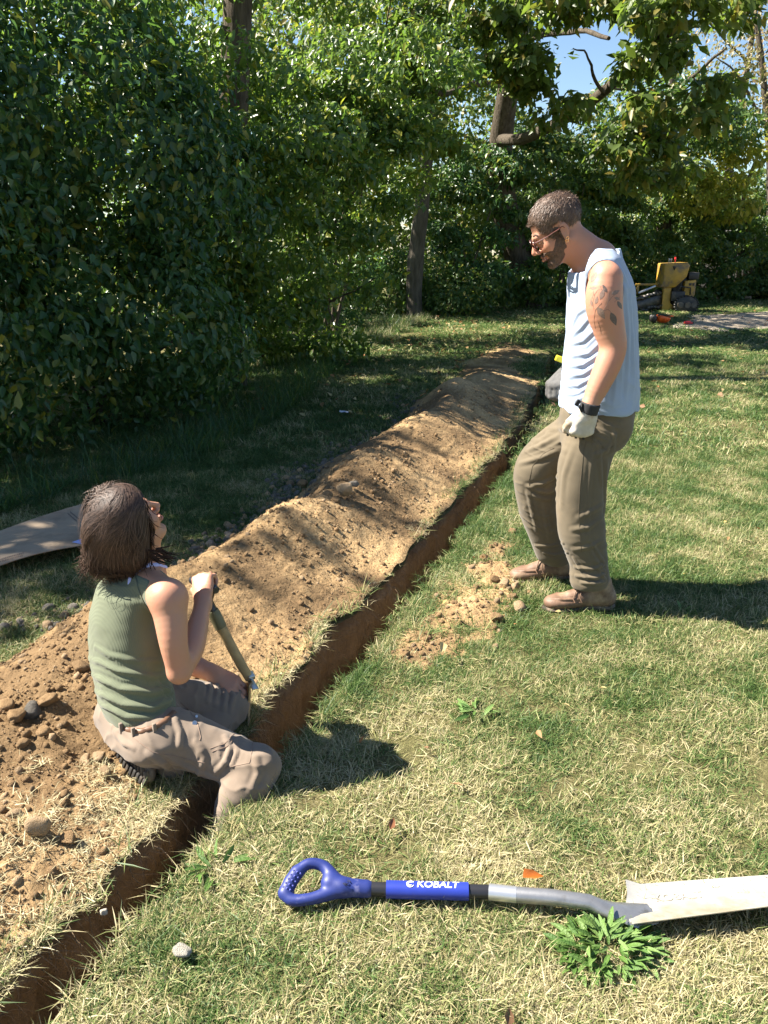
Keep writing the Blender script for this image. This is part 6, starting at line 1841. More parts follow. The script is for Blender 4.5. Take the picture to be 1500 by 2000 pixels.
grip, gbv = sdf_obj('handle', Fg, M_BLUE, sh, HO, 1)
mb = MB()
for i in range(5):
    for j in range(3):
        px = 580 - i * 5.0 + (j - 1) * 6.5; py = 1703 + i * 8.0 + (j - 1) * 3
        p = on_surface(gbv, px, py, .0002) - HO; mb.tube([p - [0, 0, .001], p + [0, 0, .0016]], [.0026, .0018], 8)
mb.obj('grip_dots', simple('pale_blue_dots', (0.09, 0.10, 0.36), .5), grip, smooth_shade=True)
mb = MB(); c = on_surface(gbv, 677, 1724, .0006) - HO
mb.tube([c + np.array([.0085 * math.cos(a), .0085 * math.sin(a), .001 * math.sin(a) * 0]) for a in np.linspace(0, 5.2, 18)], .0009, 5); mb.tube([c + np.array([.0045 * math.cos(a), .0045 * math.sin(a), 0]) for a in np.linspace(.6, 6.0, 14)], .0009, 5)
mb.obj('emblem', M_PLAST, grip, smooth_shade=True)
# the printed word on the sleeve and the one pressed into the scoop
def word(txt, size, pos, xdir, up, mat, parent, origin, bend=None, name='lettering', ext=.0002, shear=0.15, snap=None):
    cu = bpy.data.curves.new(name, 'FONT'); cu.body = txt; cu.size = size; cu.extrude = ext; cu.align_x = 'CENTER'; cu.align_y = 'CENTER'; cu.shear = shear; cu.offset = size * .012
    tmp = bpy.data.objects.new('t', cu); COL.objects.link(tmp); dg = bpy.context.evaluated_depsgraph_get()
    me = bpy.data.meshes.new_from_object(tmp.evaluated_get(dg)); COL.objects.unlink(tmp); bpy.data.objects.remove(tmp)
    x = np.array(xdir, float); x /= np.linalg.norm(x); n = np.array(up, float); n -= x * (n @ x); n /= np.linalg.norm(n); y = np.cross(n, x)
    n_ = len(me.vertices); co = np.zeros(n_ * 3, np.float32); me.vertices.foreach_get('co', co); co = co.reshape(-1, 3)
    if bend:
        import bmesh
        bm = bmesh.new(); bm.from_mesh(me)
        for yy in np.arange(-size, size, size * .07): bmesh.ops.bisect_plane(bm, geom=bm.verts[:] + bm.edges[:] + bm.faces[:], plane_co=(0, yy, 0), plane_no=(0, 1, 0))
        bm.to_mesh(me); bm.free()
        n_ = len(me.vertices); co = np.zeros(n_ * 3, np.float32); me.vertices.foreach_get('co', co); co = co.reshape(-1, 3)
    if bend: a = co[:, 1] / bend; P = np.outer(co[:, 0], x) + np.outer(np.sin(a) * (bend + co[:, 2]), y) + np.outer(np.cos(a) * (bend + co[:, 2]), n)
    else: P = np.outer(co[:, 0], x) + np.outer(co[:, 1], y) + np.outer(co[:, 2], n)
    P = P + np.array(pos) - origin
    if snap is not None:
        for i in range(len(P)):
            h = snap.ray_cast(Vector(P[i] + origin + n * .05), Vector(-n))
            if h[0] is not None: P[i] = np.array(h[0]) - origin + n * (.0004 + max(0, co[i, 2]))
    me.vertices.foreach_set('co', P.astype(np.float32).ravel()); me.update(); me.name = name; me.materials.clear()
    return obj(name, me, mat, parent)
xd = pB - pA
slp = pA + xd * .545
upv = np.array([0, -.30, 1.0])
word('KOBALT', .026, slp + xd / np.linalg.norm(xd) * .012, xd, np.array([0, -.12, 1.0]), M_WHITE, slv, HO, bend=.0208)
mb = MB(); n_ = np.array([0, -.12, 1.0]); n_ /= np.linalg.norm(n_); xn = xd / np.linalg.norm(xd); yn = np.cross(n_, xn); c = slp - xn * .052
for rr, a0, a1 in ((.0085, .5, 5.8), (.0045, .9, 5.4)):
    mb.tube([c + xn * rr * math.cos(a) + (yn * math.sin(rr * math.sin(a) / .0208) + n_ * math.cos(rr * math.sin(a) / .0208)) * .0211 - HO for a in np.linspace(a0, a1, 16)], .0011, 5)
mb.obj('emblem', M_WHITE, slv, smooth_shade=True)
# scoop: broad blade, its back end square, rising to raised side edges
Nb, Fb, Nf, Ff = G(1238, 1806, .052), G(1222, 1730, .018), G(1560, 1764, .058), G(1560, 1706, .020)
bdir = (Nf + Ff - Nb - Fb); bdir /= np.linalg.norm(bdir); bside = Fb - Nb; bside /= np.linalg.norm(bside); bup = np.cross(bdir, bside); bup /= np.linalg.norm(bup)
V, T = [], []; nu, nv = 16, 12
for side in (0, 1):
    for j in range(nv + 1):
        t = j / nv
        for i in range(nu + 1):
            u = i / nu
            p = (Nb * (1 - u) + Fb * u) * (1 - t) + (Nf * (1 - u) + Ff * u) * t
            dish = -.016 * math.sin(math.pi * u) ** .7 + .012 * math.exp(-((u - .3) / .16) ** 2) * max(0, 1 - t * 1.6) ** 2
            lip = .014 * max(0, 1 - t * 12) * smooth(.45, .8, u)
            V.append(p - bdir * .012 * math.sin(math.pi * min(1, u * 1.3)) * (1 - t) ** 4 + bup * (dish + lip + (0 if side else .0022)) - HO)
K = (nu + 1) * (nv + 1)
for j in range(nv):
    for i in range(nu):
        a = j * (nu + 1) + i; b, c, d = a + 1, a + nu + 2, a + nu + 1
        T += [(a, c, b), (a, d, c), (K + a, K + b, K + c), (K + a, K + c, K + d)]
def rim(idx):
    out = []
    for p, q in zip(idx[:-1], idx[1:]): out += [(p, q, K + q), (p, K + q, K + p)]
    return out
T += rim([i for i in range(nu + 1)]) + rim([j * (nu + 1) for j in range(nv + 1)]) + rim([j * (nu + 1) + nu for j in range(nv + 1)])
mb = MB(); mb.add(V, T); scoop = mb.obj('scoop', M_SCOOP, sh, smooth_shade=True)
sb = BVHTree.FromPolygons([tuple(np.array(v) + HO) for v in V], T)
pw = on_surface(sb, 1325, 1752, .0004); nn_ = np.array(sb.find_nearest(Vector(pw))[1]); nn_ = nn_ if nn_[2] > 0 else -nn_
word('KOBALT', .032, pw, bdir, nn_, simple('pressed_letters', (0.40, 0.37, 0.31), .6, .3), scoop, HO, ext=.0012, shear=0, snap=sb)

# --- clump of broad green weed in front of the shovel: every large leaf its own piece
def weed(name, label, c, R, H, n, L, seed, mat):
    root = empty(name, tuple(c), label, 'weed')
    rng = np.random.default_rng(seed)
    ms = []
    for k in range(6):
        m = 7; pts = []
        w0 = rng.uniform(.10, .14); bend = rng.uniform(.25, .9)
        V, T = [], []
        for i in range(m):
            t = i / (m - 1); x = t; z = .10 * t - bend * .35 * t * t; w = w0 * (math.sin(math.pi * (t * .86 + .10)) ** .8)
            V += [(x, -w, z + .35 * w), (x, 0, z), (x, w, z + .35 * w)]
        for i in range(m - 1):
            a = i * 3; T += [(a, a + 1, a + 4), (a, a + 4, a + 3), (a + 1, a + 2, a + 5), (a + 1, a + 5, a + 4)]
        me = mesh_np('leaf', V, tris=T, smooth_shade=True, attrs={'rnd': np.full(len(V), rng.uniform())}); me.materials.append(mat); ms.append(me)
    for i in range(n):
        a = rng.uniform(0, 6.28); r = R * math.sqrt(rng.uniform()); o = bpy.data.objects.new('leaf', ms[i % 6])
        o.location = (r * math.cos(a), r * math.sin(a) * .75, H * (1 - (r / R) ** 2) * rng.uniform(.2, 1) + .004)
        s = L * rng.uniform(.7, 1.2); o.scale = (s, s, s)
        o.rotation_euler = (rng.normal(0, .35), -rng.uniform(.05, .9) * (1 - .5 * r / R), a + rng.normal(0, .7)); link(o, root)
    return root
def weed_material():
    N = NT('weed_leaf'); r = N.attr('rnd'); co = N.coord()
    oi = N.n('ShaderNodeObjectInfo')
    c = N.ramp(oi.outputs['Random'], [(0, (0.07, 0.15, 0.030)), (.5, (0.12, 0.22, 0.045)), (1, (0.18, 0.28, 0.08))])
    sx = N.n('ShaderNodeSeparateXYZ'); N.l(co, sx.inputs[0])
    rib = N.ramp(N.math('ABSOLUTE', sx.outputs[1]), [(0, (1, 1, 1)), (.022, (0, 0, 0))])
    c = N.mix(N.math('MULTIPLY', rib, .4), c, (0.22, 0.30, 0.12))
    return N.pbr(c, .45, 0, N.bump(N.noise(co, 14, 4), .3, .05), .4, translucent=.3)
M_WEED = weed_material()
weed('weed_clump', 'bushy green weed clump in the dry grass just below the shovel socket', G(1185, 1862), .10, .045, 260, .046, 3, M_WEED)
for k, (px, py, lab) in enumerate([(930, 1395, 'flat broad leaved weed on the lawn midway between trench and right edge'), (1330, 1200, 'weed rosette on the lawn in the shadow right of the standing person'), (430, 1700, 'small weed beside the trench in the lower left part of the lawn')]):
    weed('weed', lab, G(px, py), .05, .015, 14, .055, 20 + k, M_WEED)

# --- fallen leaves, paper and pale stones on the lawn
def flat_leaf(label, px, py, L, ang, color, cat='leaf', lift=.035, tilt=.2):
    p = G(px, py, lift)
    me_v, me_t, _ = leaves_np(np.zeros((1, 3)), np.array([[.1, -.2, 1.0]]), np.array([L]), np.random.default_rng(int(px)), wide=.45)
    me_v = me_v - me_v.mean(0)
    m = mesh_np('fallen_leaf', me_v, tris=me_t, smooth_shade=False)
    o = obj('fallen_leaf', m, simple('fallen_leaf_%d' % px, color, .6, translucent=.3), None, tuple(p)); o.rotation_euler = (tilt, tilt * .5, ang)
    return tag(o, label, cat)
flat_leaf('bright orange fallen leaf on the dry grass above the shovel', 1042, 1708, .088, 1.6, (0.60, 0.16, 0.02), lift=.055, tilt=.12)
flat_leaf('small brown fallen leaf lying on the lawn in the middle of the picture', 766, 1608, .045, .4, (0.22, 0.09, 0.04))
flat_leaf('tan fallen leaf on the grass just right of the woman\'s knee shadow', 892, 1530, .04, 2.2, (0.42, 0.26, 0.14))
flat_leaf('pale yellow leaf lying on the loose earth patch', 865, 1262, .075, .9, (0.55, 0.42, 0.20), lift=.07)
flat_leaf('dark curled leaf near the bottom of the lawn', 995, 1985, .05, .9, (0.15, 0.08, 0.04))
def rock(name, label, cat, pos, size, seed, mat, group=None, sub=3, ang=.5, flat=.75, rz=0.0):
    o = obj(name, rock_mesh(name, seed, sub, .3, flat, ang), mat, None, tuple(pos)); o.scale = (size, size, size); o.rotation_euler = (.1, .1, rz)
    return tag(o, label, cat, group)
M_PALE = stone_material('pale_stone', (0.55, 0.52, 0.44), (0.72, 0.70, 0.62))
rock('stone', 'flat white stone lying in the dry grass near the lower left corner', 'stone', G(355, 1856, .03), .026, 901, M_PALE, flat=.28, ang=.95)
STONES = [  # px, py, half size, label, material, height above ground
    ((75, 1612), .042, 'large rounded grey brown stone at the left edge of the spread earth', M_TAN), ((165, 1482), .026, 'round tan pebble stone behind the seated person, left of its angular neighbour', M_TAN), ((195, 1478), .030, 'angular tan stone nearest the seated person\'s hip', M_TAN),
    ((28, 1590), .026, 'small tan stone just above the large grey brown one at the left edge', M_TAN), ((135, 1635), .032, 'flat reddish clod below the large grey brown stone', M_CLOD), ((203, 1752 + 28), .014, 'small white pebble on the cut lip of the trench', M_PALE),
    ((60, 1390), .045, 'grey stone on the heap of clods at the left edge', M_GREY), ((30, 1398), .040, 'brown clod leftmost on the heap at the left edge', M_CLOD), ((95, 1365), .040, 'dark brown clod topmost on the heap behind the seated person', M_CLOD), ((12, 1378), .035, 'dusty tan clod cut by the left edge of the picture', M_CLOD),
    ((158, 1300), .038, 'big brown clod beside the lit grass close behind the seated person\'s back', M_CLOD), ((165, 1325), .03, 'lower of two brown clods close behind the seated person\'s back', M_CLOD), ((85, 1430), .034, 'soft brown clod on the slope below the heap of clods', M_CLOD), ((45, 1450), .028, 'brown clod below the heap of clods at the left edge', M_CLOD), ((205, 1505), .026, 'tan stone at the foot of the angular one by the boot', M_TAN),
    ((465, 1212), .022, 'single brown clod on the bank right of the spade ferrule', M_CLOD), ((985, 1140), .042, 'pale rounded clod touching the toe of the farther shoe', M_TAN), ((1005, 1145), .038, 'pale clod just under the farther shoe', M_TAN), ((1015, 1185), .040, 'pale flat clod between the two shoes and the earth patch', M_TAN), ((965, 1130), .030, 'tan clod left of the farther shoe\'s toe', M_CLOD), ((970, 1205), .038, 'dark brown clod at the right edge of the earth patch', M_CLOD),
    ((968, 1262), .018, 'ochre pebble at the lower right of the earth patch', M_TAN), ((1000, 1165), .028, 'brown clod in front of the toe between the two shoes', M_CLOD), ((1035, 1158), .022, 'brown clod in the shade under the raised shoe', M_CLOD), ((920, 1108), .022, 'small tan stone at the top of the earth patch by the trench', M_TAN), ((945, 1088), .030, 'dark flat clod in the shadow above the earth patch', M_CLOD), ((1000, 1038), .036, 'flat reddish stone in the grass behind the farther knee', M_CLOD),
    ((673, 955), .060, 'tan boulder on top of the stone pile left of the bank', M_TAN), ((640, 968), .045, 'brown stone left of the tan boulder on the stone pile', M_CLOD), ((690, 945), .035, 'grey stone behind the tan boulder on the stone pile', M_GREY), ((655, 978), .04, 'brown stone at the front foot of the stone pile', M_CLOD), ((590, 945), .05, 'flat brown stone alone on the shaded lawn', M_CLOD), ((525, 985), .030, 'small dark stone on the shaded lawn strip', M_CLOD), ((770, 825), .05, 'pale stone by the foot of the far bank', M_GREY)]
for i, ((px, py), s, lab, m) in enumerate(STONES):
    p = G(px, py); z = float(ztop(p[0], p[1]))
    p = G(px, py, z); z = float(ztop(p[0], p[1])); p = G(px, py, z + s * .35)
    rock('stone' if m is not M_CLOD else 'clod', lab, 'stone' if m is not M_CLOD else 'clod', p, s * .85, 910 + i, m, ang=.9 if i % 3 else .6, rz=i * 1.3)
rng = np.random.default_rng(77)
msh = {}
for m in (M_CLOD, M_TAN, M_GREY):
    msh[m.name] = [rock_mesh('pebble', 960 + k, 2, .3, .8, .6) for k in range(5)]
    for q in msh[m.name]: q.materials.append(m)
def many(n, fx, label, group, mats, smin, smax, name, cat):
    k = 0
    while k < n:
        x, y = fx(); z = float(ztop(x, y)); s = smin + (smax - smin) * rng.uniform() ** 2.2
        m = mats[rng.integers(0, len(mats))]
        o = obj(name, msh[m.name][rng.integers(0, 5)], None, None, (x, y, z + s * .3)); o.scale = (s, s, s); o.rotation_euler = tuple(rng.uniform(0, 6.28, 3))
        tag(o, label, cat, group); k += 1
def f_near():
    while True:
        y = rng.uniform(1.25, 2.6); x = float(xL(y)) - rng.uniform(.1, 1.15)
        if abs(x + .7) > .28 or abs(y - 2.25) > .25: return x, y
def f_patch():
    while True:
        x, y = rng.uniform(-.1, .8), rng.uniform(2.8, 4.2)
        if patch_h(x, y) > .012 and x > xR(y) + .03: return x, y
def f_bank():
    y = rng.uniform(2.7, 6); return float(xL(y)) - rng.uniform(.05, 1.0), y
def f_row():
    y = rng.uniform(3.2, 5.6); return float(xL(y) - (1.10 + 0.10 * np.sin(y * 2.3 + 1)) + rng.normal(0, .06)), y
many(90, f_near, 'small clod lying loose on the spread earth behind and below the seated person', 'clods on the spread earth', [M_CLOD, M_CLOD, M_TAN], .010, .030, 'clod', 'clod')
many(34, f_patch, 'small clod lying on the little earth patch by the standing person', 'clods on the earth patch', [M_CLOD, M_CLOD, M_TAN], .007, .018, 'clod', 'clod')
many(40, f_bank, 'small clod lying on the side of the long earth bank', 'clods on the earth bank', [M_CLOD, M_TAN], .008, .016, 'clod', 'clod')
many(80, f_row, 'grey cobble in the line of stones along the back foot of the earth bank', 'cobbles along the back foot of the bank', [M_GREY, M_GREY, M_TAN], .016, .034, 'cobble', 'stone')
def litter(label, px, py, w, color, seed):
    r = np.random.default_rng(seed); p = G(px, py, .02); V, T = [], []
    for i in range(5):
        for j in range(4): V.append(((i / 4 - .5) * w, (j / 3 - .5) * w * .7, .25 * w * r.uniform() + .03))
    for i in range(4):
        for j in range(3): a = i * 4 + j; T += [(a, a + 4, a + 5), (a, a + 5, a + 1)]
    o = obj('crumpled_paper', mesh_np('crumpled_paper', V, tris=T, smooth_shade=False), simple('paper_%d' % px, color, .8), None, tuple(p)); tag(o, label, 'litter')
litter('crumpled white paper scrap on the shaded lawn by the thicket', 672, 812, .08, (.45, .47, .52), 1)
#litter('blue white scrap beside the stone pile left of the bank', 682, 938, .07, (.50, .55, .70), 2)

def leaf_litter():
    rng = np.random.default_rng(44); src = []
    for k, c in enumerate([(0.30, 0.17, 0.07), (0.42, 0.30, 0.10), (0.22, 0.12, 0.06), (0.46, 0.36, 0.16), (0.36, 0.16, 0.06)]):
        V, T, A = leaves_np(np.zeros((1, 3)), np.array([[.2, -.2, 1.0]]), np.array([1.0]), rng, wide=.55); m = mesh_np('l', V - V.mean(0), tris=T, smooth_shade=False)
        m.materials.append(simple('litter_%d' % k, c, .7, translucent=.25)); src.append(bpy.data.objects.new('l', m))
    y = rng.uniform(7.5, 21, 650); x = np.where(rng.uniform(size=650) < .5, xL(y) - rng.uniform(.9, 3.0, 650), xR(y) + rng.uniform(0, 9, 650))
    y2 = rng.uniform(2.2, 4.5, 30); x2 = xR(y2) + rng.uniform(.1, 2.0, 30); x, y = np.concatenate([x, x2]), np.concatenate([y, y2])
    k = in_view(x, y) & ~in_trench(x, y, .02); x, y = x[k], y[k]
    P = np.stack([x, y, ztop(x, y) + .035], -1)
    scatter('leaf_litter', P, src, np.stack([rng.normal(0, .4, len(P)), rng.normal(0, .4, len(P)), rng.uniform(0, 6.3, len(P))], -1), np.where(y > 4.5, rng.uniform(.05, .10, len(P)), rng.uniform(.02, .035, len(P))), rng.integers(0, 5, len(P)))
leaf_litter()
# --- flattened cardboard by the thicket
M_CARD = simple('cardboard', (0.33, 0.25, 0.17), 0.85, var=.10, scale=12, bump=.1, dirt=(0.24, 0.18, 0.12), dirt_amt=.25)
cb = empty('cardboard', tuple(G(60, 1060)), 'flattened brown cardboard sheet with faint print lying on shaded grass', 'cardboard')
CO = np.array(cb.location)
c00, c10, c11, c01 = G(-70, 1140, .05), G(185, 1062, .06), G(185, 978, .09), G(-70, 1062, .06)
V, T = [], []; nu, nv = 14, 8
for side in (0, 1):
    for j in range(nv + 1):
        for i in range(nu + 1):
            u, v = i / nu, j / nv; p = (c00 * (1 - u) + c10 * u) * (1 - v) + (c01 * (1 - u) + c11 * u) * v
            p = p + np.array([0, 0, .03 * math.sin(u * 3.0 + .5) * (1 - .4 * v) + .015 * math.sin(v * 5 + u * 2) - (.005 if side else 0)]); V.append(p - CO)
K = (nu + 1) * (nv + 1)
for j in range(nv):
    for i in range(nu):
        a = j * (nu + 1) + i; b, c, d = a + 1, a + nu + 2, a + nu + 1; T += [(a, b, c), (a, c, d), (K + a, K + c, K + b), (K + a, K + d, K + c)]
def rim2(idx, flip=False): return [t for p, q in zip(idx[:-1], idx[1:]) for t in ((p, K + p, K + q), (p, K + q, q))]
T += rim2(list(range(nu + 1))) + rim2([j * (nu + 1) for j in range(nv + 1)]) + rim2([j * (nu + 1) + nu for j in range(nv + 1)]) + rim2([nv * (nu + 1) + i for i in range(nu + 1)])
mb = MB(); mb.add(V, T); card = mb.obj('sheet', M_CARD, cb, smooth_shade=False)
cbv = BVHTree.FromPolygons([tuple(np.array(v) + CO) for v in V], T)
M_PRINT = simple('faded_print', (0.13, 0.10, 0.08), .85); mb = MB(); r = np.random.default_rng(3)
for line in ([(0, 1093), (47, 1080)], [(0, 1097), (45, 1085)], [(132, 1003), (150, 1018)], [(137, 1000), (154, 1014)]):
    (x0, y0), (x1, y1) = line
    for k in range(14):
        t0, t1 = k / 14, (k + .72) / 14; h = r.uniform(1.0, 1.8)
        q = [on_surface(cbv, x0 + (x1 - x0) * t, y0 + (y1 - y0) * t + s_ * h, .0015) - CO for t, s_ in ((t0, -1), (t1, -1), (t1, 1), (t0, 1))]
        mb.add(q, [(0, 1, 2), (0, 2, 3)])
for line in ([(15, 1063), (95, 1046)], [(55, 1078), (125, 1060)]): drape(mb, cbv, np.array(line), .0012, .0002)
mb.obj('print', M_PRINT, card)
mb = MB(); q = [on_surface(cbv, *p, .003) - CO for p in [(140, 1060), (162, 1052), (170, 1058), (166, 1064)]]; mb.add(q, [(0, 1, 2), (0, 2, 3)]); mb.obj('label', simple('blue_label', (.35, .42, .75), .6), card)

# --- walk-behind trencher far back on the lawn
M_YEL = simple('machine_yellow', (0.42, 0.24, 0.03), 0.5, var=.2, scale=8, dirt=(0.16, 0.11, 0.06), dirt_amt=.45)
M_MBLK = simple('machine_black', (0.022, 0.021, 0.02), 0.5, var=.25, scale=10, dirt=(0.12, 0.09, 0.06), dirt_amt=.25)
M_CHAIN = simple('digging_chain', (0.09, 0.085, 0.08), 0.5, 0.6, var=.4, scale=15, dirt=(0.16, 0.12, 0.08), dirt_amt=.4)
M_RED = simple('red_plastic', (0.60, 0.03, 0.03), .4)
tb = G(1300, 607); TY = tb[1]; ppm = FPX / (TY * CP + CAM_H * SP)
tr = empty('trencher', tuple(tb), 'yellow and black walk behind trencher parked at the far end of the lawn', 'trencher')
def X(px): return (px - 1300) / ppm
def Zp(py): return (607 - py) / ppm
mb = MB()                                             # body: raked hood leaning towards the camera
hood = [(X(1281), Zp(552)), (X(1281), Zp(518)), (X(1325), Zp(516)), (X(1330), Zp(522)), (X(1326), Zp(542)), (X(1306), Zp(562)), (X(1276), Zp(562))]
mb.prism(hood, [1, 0, 0], [0, 0, 1], [0, -1, 0], [0, -.05, 0], .55)
mb.obj('hood', M_YEL, tr, bevel=.03)
mb = MB(); mb.prism([(X(1285), Zp(610)), (X(1285), Zp(560)), (X(1300), Zp(555)), (X(1300), Zp(592)), (X(1306), Zp(595)), (X(1306), Zp(610))], [1, 0, 0], [0, 0, 1], [0, -1, 0], [0, -.22, 0], .10)
mb.prism([(X(1324), Zp(590)), (X(1324), Zp(550)), (X(1345), Zp(548)), (X(1345), Zp(575)), (X(1338), Zp(590))], [1, 0, 0], [0, 0, 1], [0, -1, 0], [0, -.10, 0], .4)
mb.box((X(1262), -.1, Zp(557)), (X(1295) - X(1238), .06, .05)); mb.box((X(1239), -.1, Zp(566)), (.05, .06, .22))
mb.obj('side_frame', M_YEL, tr, bevel=.012)
mb = MB(); mb.box((X(1318), .1, Zp(562)), (.30, .5, .50)); mb.box((X(1342), -.05, Zp(541)), (.24, .34, .16)); mb.box((X(1312), -.2, Zp(578)), (.32, .3, .22))
mb.box((X(1334), -.302, Zp(556)), (.06, .01, .06)); mb.box((X(1340), -.302, Zp(556)), (.05, .01, .06)); mb.obj('engine_block', M_MBLK, tr, bevel=.02)
for k, (px, dy) in enumerate(((1328, -.30), (1328, .35))):
    c = np.array([X(px), dy, Zp(593)]); mb = MB()
    prof = []
    for a in np.linspace(0, 2 * math.pi, 30, endpoint=False): prof.append((.27 * math.cos(a) , .20 * math.sin(a) - .01))
    mb.prism(prof, [1, 0, 0], [0, 0, 1], [0, -1, 0], c, .24); tk = mb.obj('track', M_MBLK, tr, bevel=.02)
    mb = MB()
    for a in np.linspace(0, 2 * math.pi, 22, endpoint=False): mb.box(c + [.275 * math.cos(a), 0, .205 * math.sin(a) - .01], (.03, .24, .05), R=np.array(Matrix.Rotation(-a, 3, 'Y')))
    mb.obj('track_lug', M_MBLK, tk)
    for wx in (-.15, .02, .17):
        mb = MB(); mb.tube([c + [wx, -.135, -.01], c + [wx, -.115, -.01]], [.07, .08], 16); mb.obj('road_wheel', M_CHAIN, tk, smooth_shade=True)
mb = MB(); a_, b_ = np.array([X(1300), -.1, Zp(580)]), np.array([X(1222), -.35, Zp(598)])
d_ = b_ - a_; L_ = np.linalg.norm(d_); d_ /= L_; u_ = np.cross(d_, [0, -1.0, 0]); u_ /= np.linalg.norm(u_)
mb.prism([(0, -.11), (L_, -.09), (L_ + .06, 0), (L_, .09), (0, .11)], d_, u_, np.cross(d_, u_), a_, .07); boom = mb.obj('digging_boom', M_CHAIN, tr, bevel=.01)
mb = MB(); r = np.random.default_rng(4)
for k in range(26):
    t = k / 25; s_ = 1 if k % 2 else -1; mb.box(a_ + d_ * L_ * t + u_ * s_ * (.14 + .02 * r.uniform()), (.08, .14, .06), R=np.stack([d_, np.cross(d_, u_), u_], 1) @ np.array(Matrix.Rotation(r.normal(0, .4), 3, 'X')))
mb.obj('digging_tooth', M_CHAIN, boom)
mb = MB(); mb.tube([[X(1240), -.15, Zp(573)], [X(1272), -.15, Zp(560)]], [.03, .03], 8); mb.obj('ram', simple('steel_rod', (.45, .45, .45), .3, .9), tr, smooth_shade=True)
for px, m, h in ((1293, M_GREYMETAL, .10), (1297, M_GREYMETAL, .10), (1305, M_RED, .13)):
    mb = MB(); mb.tube([[X(px), -.15, Zp(520)], [X(px), -.15, Zp(517) + h * .55], [X(px), -.15, Zp(517) + h * .6], [X(px), -.15, Zp(517) + h]], [.010, .010, .026, .024], 10); mb.obj('lever', m, tr, smooth_shade=True)
mb = MB(); mb.box((X(1318), -.28, Zp(545)), (.03, .03, .5), R=np.array(Matrix.Rotation(.08, 3, 'Y'))); mb.tube([[X(1310), -.3, Zp(575)], [X(1314), -.34, Zp(560)], [X(1334), -.34, Zp(562)], [X(1336), -.3, Zp(575)]], [.018] * 4, 8); mb.obj('control_bar', M_MBLK, tr, bevel=.004)
mb = MB(); ex = [(-.05, .05), (.05, .05), (.012, -.045), (-.012, -.045)]; mb.prism(ex[:2] + [(0.0, -.045)], [1, 0, 0], [0, 0, 1], [0, -1, 0], [X(1300), -.332, Zp(527)], .006); mb.prism([(-.022, .05), (.022, .05), (0, .0)], [1, 0, 0], [0, 0, 1], [0, -1, 0], [X(1300), -.338, Zp(527)], .006)
mb.obj('emblem', M_MBLK, tr)

# --- orange safety helmet with ear muffs, red cap beside the track
hm = empty('safety_helmet', tuple(G(1294, 632)), 'orange safety helmet with black ear muffs upside down on the lawn', 'helmet'); M_OR = simple('orange_plastic', (0.75, 0.12, 0.02), .35)
F = Field((-.22, -.22, -.03), (.22, .22, .26), .008); F.ell((0, 0, .12), (.15, .135, .115), None, .01); F.cut_plane((0, 0, .15), (.25, 0, 1)); F.shell(.014); F.ell((.14, 0, .15), (.07, .10, .010), None, .01)
V, Q = F.mesh_arrays(); obj('shell', mesh_np('shell', relax(V, Q, 1), quads=Q), M_OR, hm)
for s_ in (-1, 1):
    mb = MB(); mb.tube([[-.20, s_ * .07, .03], [-.20, s_ * .07, .06], [-.20, s_ * .07, .15], [-.20, s_ * .07, .17]], [.035, .055, .055, .035], 12); mb.tube([[-.18, s_ * .07, .14], [-.10, s_ * .10, .17]], [.01, .01], 6); mb.obj('ear_muff', M_MBLK, hm, smooth_shade=True)
mb = MB(); mb.tube(np.array([[0.02 + .11 * math.cos(a), .11 * math.sin(a), .165] for a in np.linspace(0, 6.28, 20)]), .008, 6, caps=False); mb.obj('harness', M_MBLK, hm, smooth_shade=True)
rc = empty('bottle', tuple(G(1343, 635)), 'small red bottle lying at the edge of the worn track', 'bottle'); mb = MB(); mb.tube([[-.07, 0, .04], [-.065, 0, .04], [.05, 0, .04], [.07, 0, .04], [.09, 0, .04]], [.03, .04, .04, .02, .02], 12); mb.obj('body', M_RED, rc, smooth_shade=True)
mb = MB(); mb.tube([[.09, 0, .04], [.11, 0, .04]], [.022, .022], 10); mb.obj('cap', M_MBLK, rc, smooth_shade=True)

# --- cut branches piled by the hedge
M_CUT = simple('cut_wood', (0.42, 0.32, 0.20), .8, var=.2); M_BRK = simple('branch_bark', (0.27, 0.21, 0.15), .9, var=.35, scale=9, bump=.5)
pc_ = G(1390, 585); rng = np.random.default_rng(15)
bt_ = [[(1345, 582), (1392, 566), (1420, 562), .05], [(1370, 573), (1440, 588), (1465, 586), .06], [(1350, 590), (1400, 570), (1450, 566), .05], [(1380, 590), (1410, 566), (1442, 582), .045], [(1340, 574), (1370, 580), (1400, 584), .055], [(1395, 560), (1415, 575), (1440, 590), .04], [(1375, 562), (1385, 545), (1412, 520), .022], [(1384, 585), (1388, 555), (1394, 535), .02], [(1400, 546), (1412, 520), (1414, 500), .016], [(1410, 586), (1440, 570), (1460, 560), .04], [(1352, 560), (1376, 572), (1390, 586), .03]]
BLB = ['thin bent branch rising highest from the branch pile', 'thin upright stick at the middle of the branch pile', 'slender branch tip sticking up out of the branch pile against the hedge']
for i, b in enumerate(bt_):
    r = b[3]; q = []
    for k, (px, py) in enumerate(b[:3]):
        Y = pc_[1] + rng.uniform(-.5, .5) * (.3 + k * .2); zb = W(px, py, Y)
        zb[2] = max(zb[2], r); q.append(zb)
    o0 = np.array([q[0][0], q[0][1], 0]); root = empty('branch', tuple(o0), BLB[i - 6] if 6 <= i <= 8 else 'cut branch lying in the pile by the far hedge', 'branch', None if 6 <= i <= 8 else 'cut branches piled by the hedge')
    qq, rr = limb(q, r, r * .7, wob=.03, seed=i); mb = MB(); mb.tube(qq - o0, rr, 8); mb.obj('bark', M_BRK, root, smooth_shade=True)
    e = qq[0] - (qq[1] - qq[0]) * .05; mb = MB(); mb.tube([qq[0] - o0, e - o0], [r * .98, r * .98], 10); mb.obj('cut_end', M_CUT, root, smooth_shade=True)
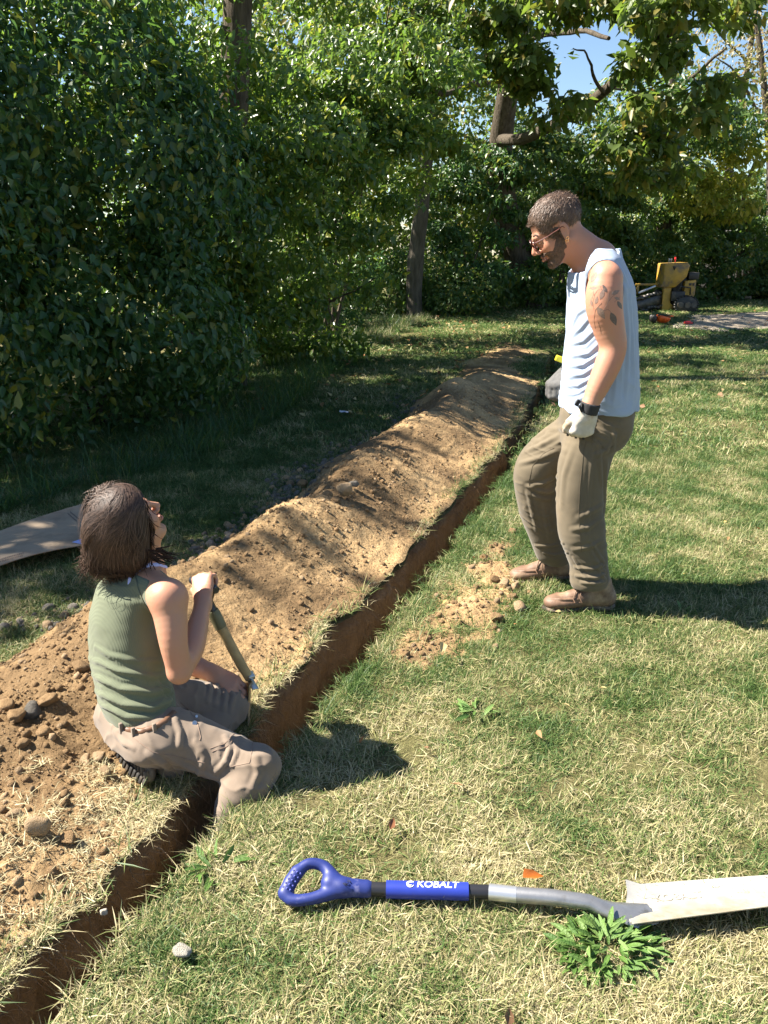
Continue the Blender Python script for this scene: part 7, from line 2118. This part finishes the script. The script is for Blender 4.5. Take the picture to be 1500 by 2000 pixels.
for i in range(9):
    px, py = rng.uniform(1375, 1445), rng.uniform(565, 590); p = W(px, py, pc_[1] + rng.uniform(-.4, .5)); p[2] = max(p[2], .06); a = rng.uniform(0, 3.1); L = rng.uniform(.12, .25); d = np.array([math.cos(a), math.sin(a), rng.uniform(-.2, .3)]) * L
    root = empty('log', tuple(p), 'short log in the branch pile by the far hedge', 'log', 'short logs in the branch pile'); mb = MB(); mb.tube([-d, d], [.06, .055], 10); mb.obj('bark', M_BRK, root, smooth_shade=True)
    mb = MB(); mb.tube([-d * 1.02, -d * .99], [.055, .055], 10); mb.obj('cut_end', M_CUT, root, smooth_shade=True)

# --- dark shed behind the hedge at the right edge
sx0, sx1 = W(1440, 500, 27.5)[0], W(1580, 500, 27.5)[0]; M_SHED = simple('dark_boards', (0.035, 0.032, 0.03), .85, var=.3, scale=6); M_ROOF = simple('dark_shingle', (0.055, 0.052, 0.05), .9, var=.3, scale=10)
sd_ = empty('shed', ((sx0 + sx1) / 2, 27.5, 0), 'dark board shed with a pale window half hidden behind the hedge', 'shed'); wS = sx1 - sx0; hS = W(0, 478, 27.5)[2]; rS = W(0, 448, 27.5)[2]
mb = MB(); mb.box((0, 1.5, hS / 2), (wS, 3.0, hS)); mb.obj('wall', M_SHED, sd_)
for k in range(12):
    mb = MB(); mb.box((-wS / 2 + (k + .5) * wS / 12, -.012, hS / 2), (wS / 12 * .93, .03, hS - .02)); mb.obj('board', M_SHED, sd_)
mb = MB(); mb.prism([(-wS / 2 - .2, hS), (wS / 2 + .2, hS), (wS / 2 + .2, hS + .1), (-wS / 2 - .2, hS + .1)], [1, 0, 0], [0, 0, 1], [0, -1, 0], [0, 0, 0], .5)
mb.add([(-wS / 2 - .25, -.3, hS), (wS / 2 + .25, -.3, hS), (wS / 2 + .25, 1.5, rS), (-wS / 2 - .25, 1.5, rS), (wS / 2 + .25, 3.3, hS), (-wS / 2 - .25, 3.3, hS)], [(0, 1, 2), (0, 2, 3), (3, 2, 4), (3, 4, 5), (0, 5, 4), (0, 4, 1), (0, 3, 5), (1, 4, 2)])
mb.obj('roof', M_ROOF, sd_)
wx = W(1476, 490, 27.5)[0] - (sx0 + sx1) / 2; mb = MB(); zc = (W(0, 480, 27.5)[2] + W(0, 500, 27.5)[2]) / 2
mb.box((wx, -.05, zc), (.5, .05, .62)); wf = mb.obj('window', M_ROOF, sd_, bevel=.01); mb = MB(); mb.box((wx, -.078, zc), (.40, .01, .52)); mb.obj('pane', simple('window_glass', (.30, .32, .30), .12, spec=.8), wf)
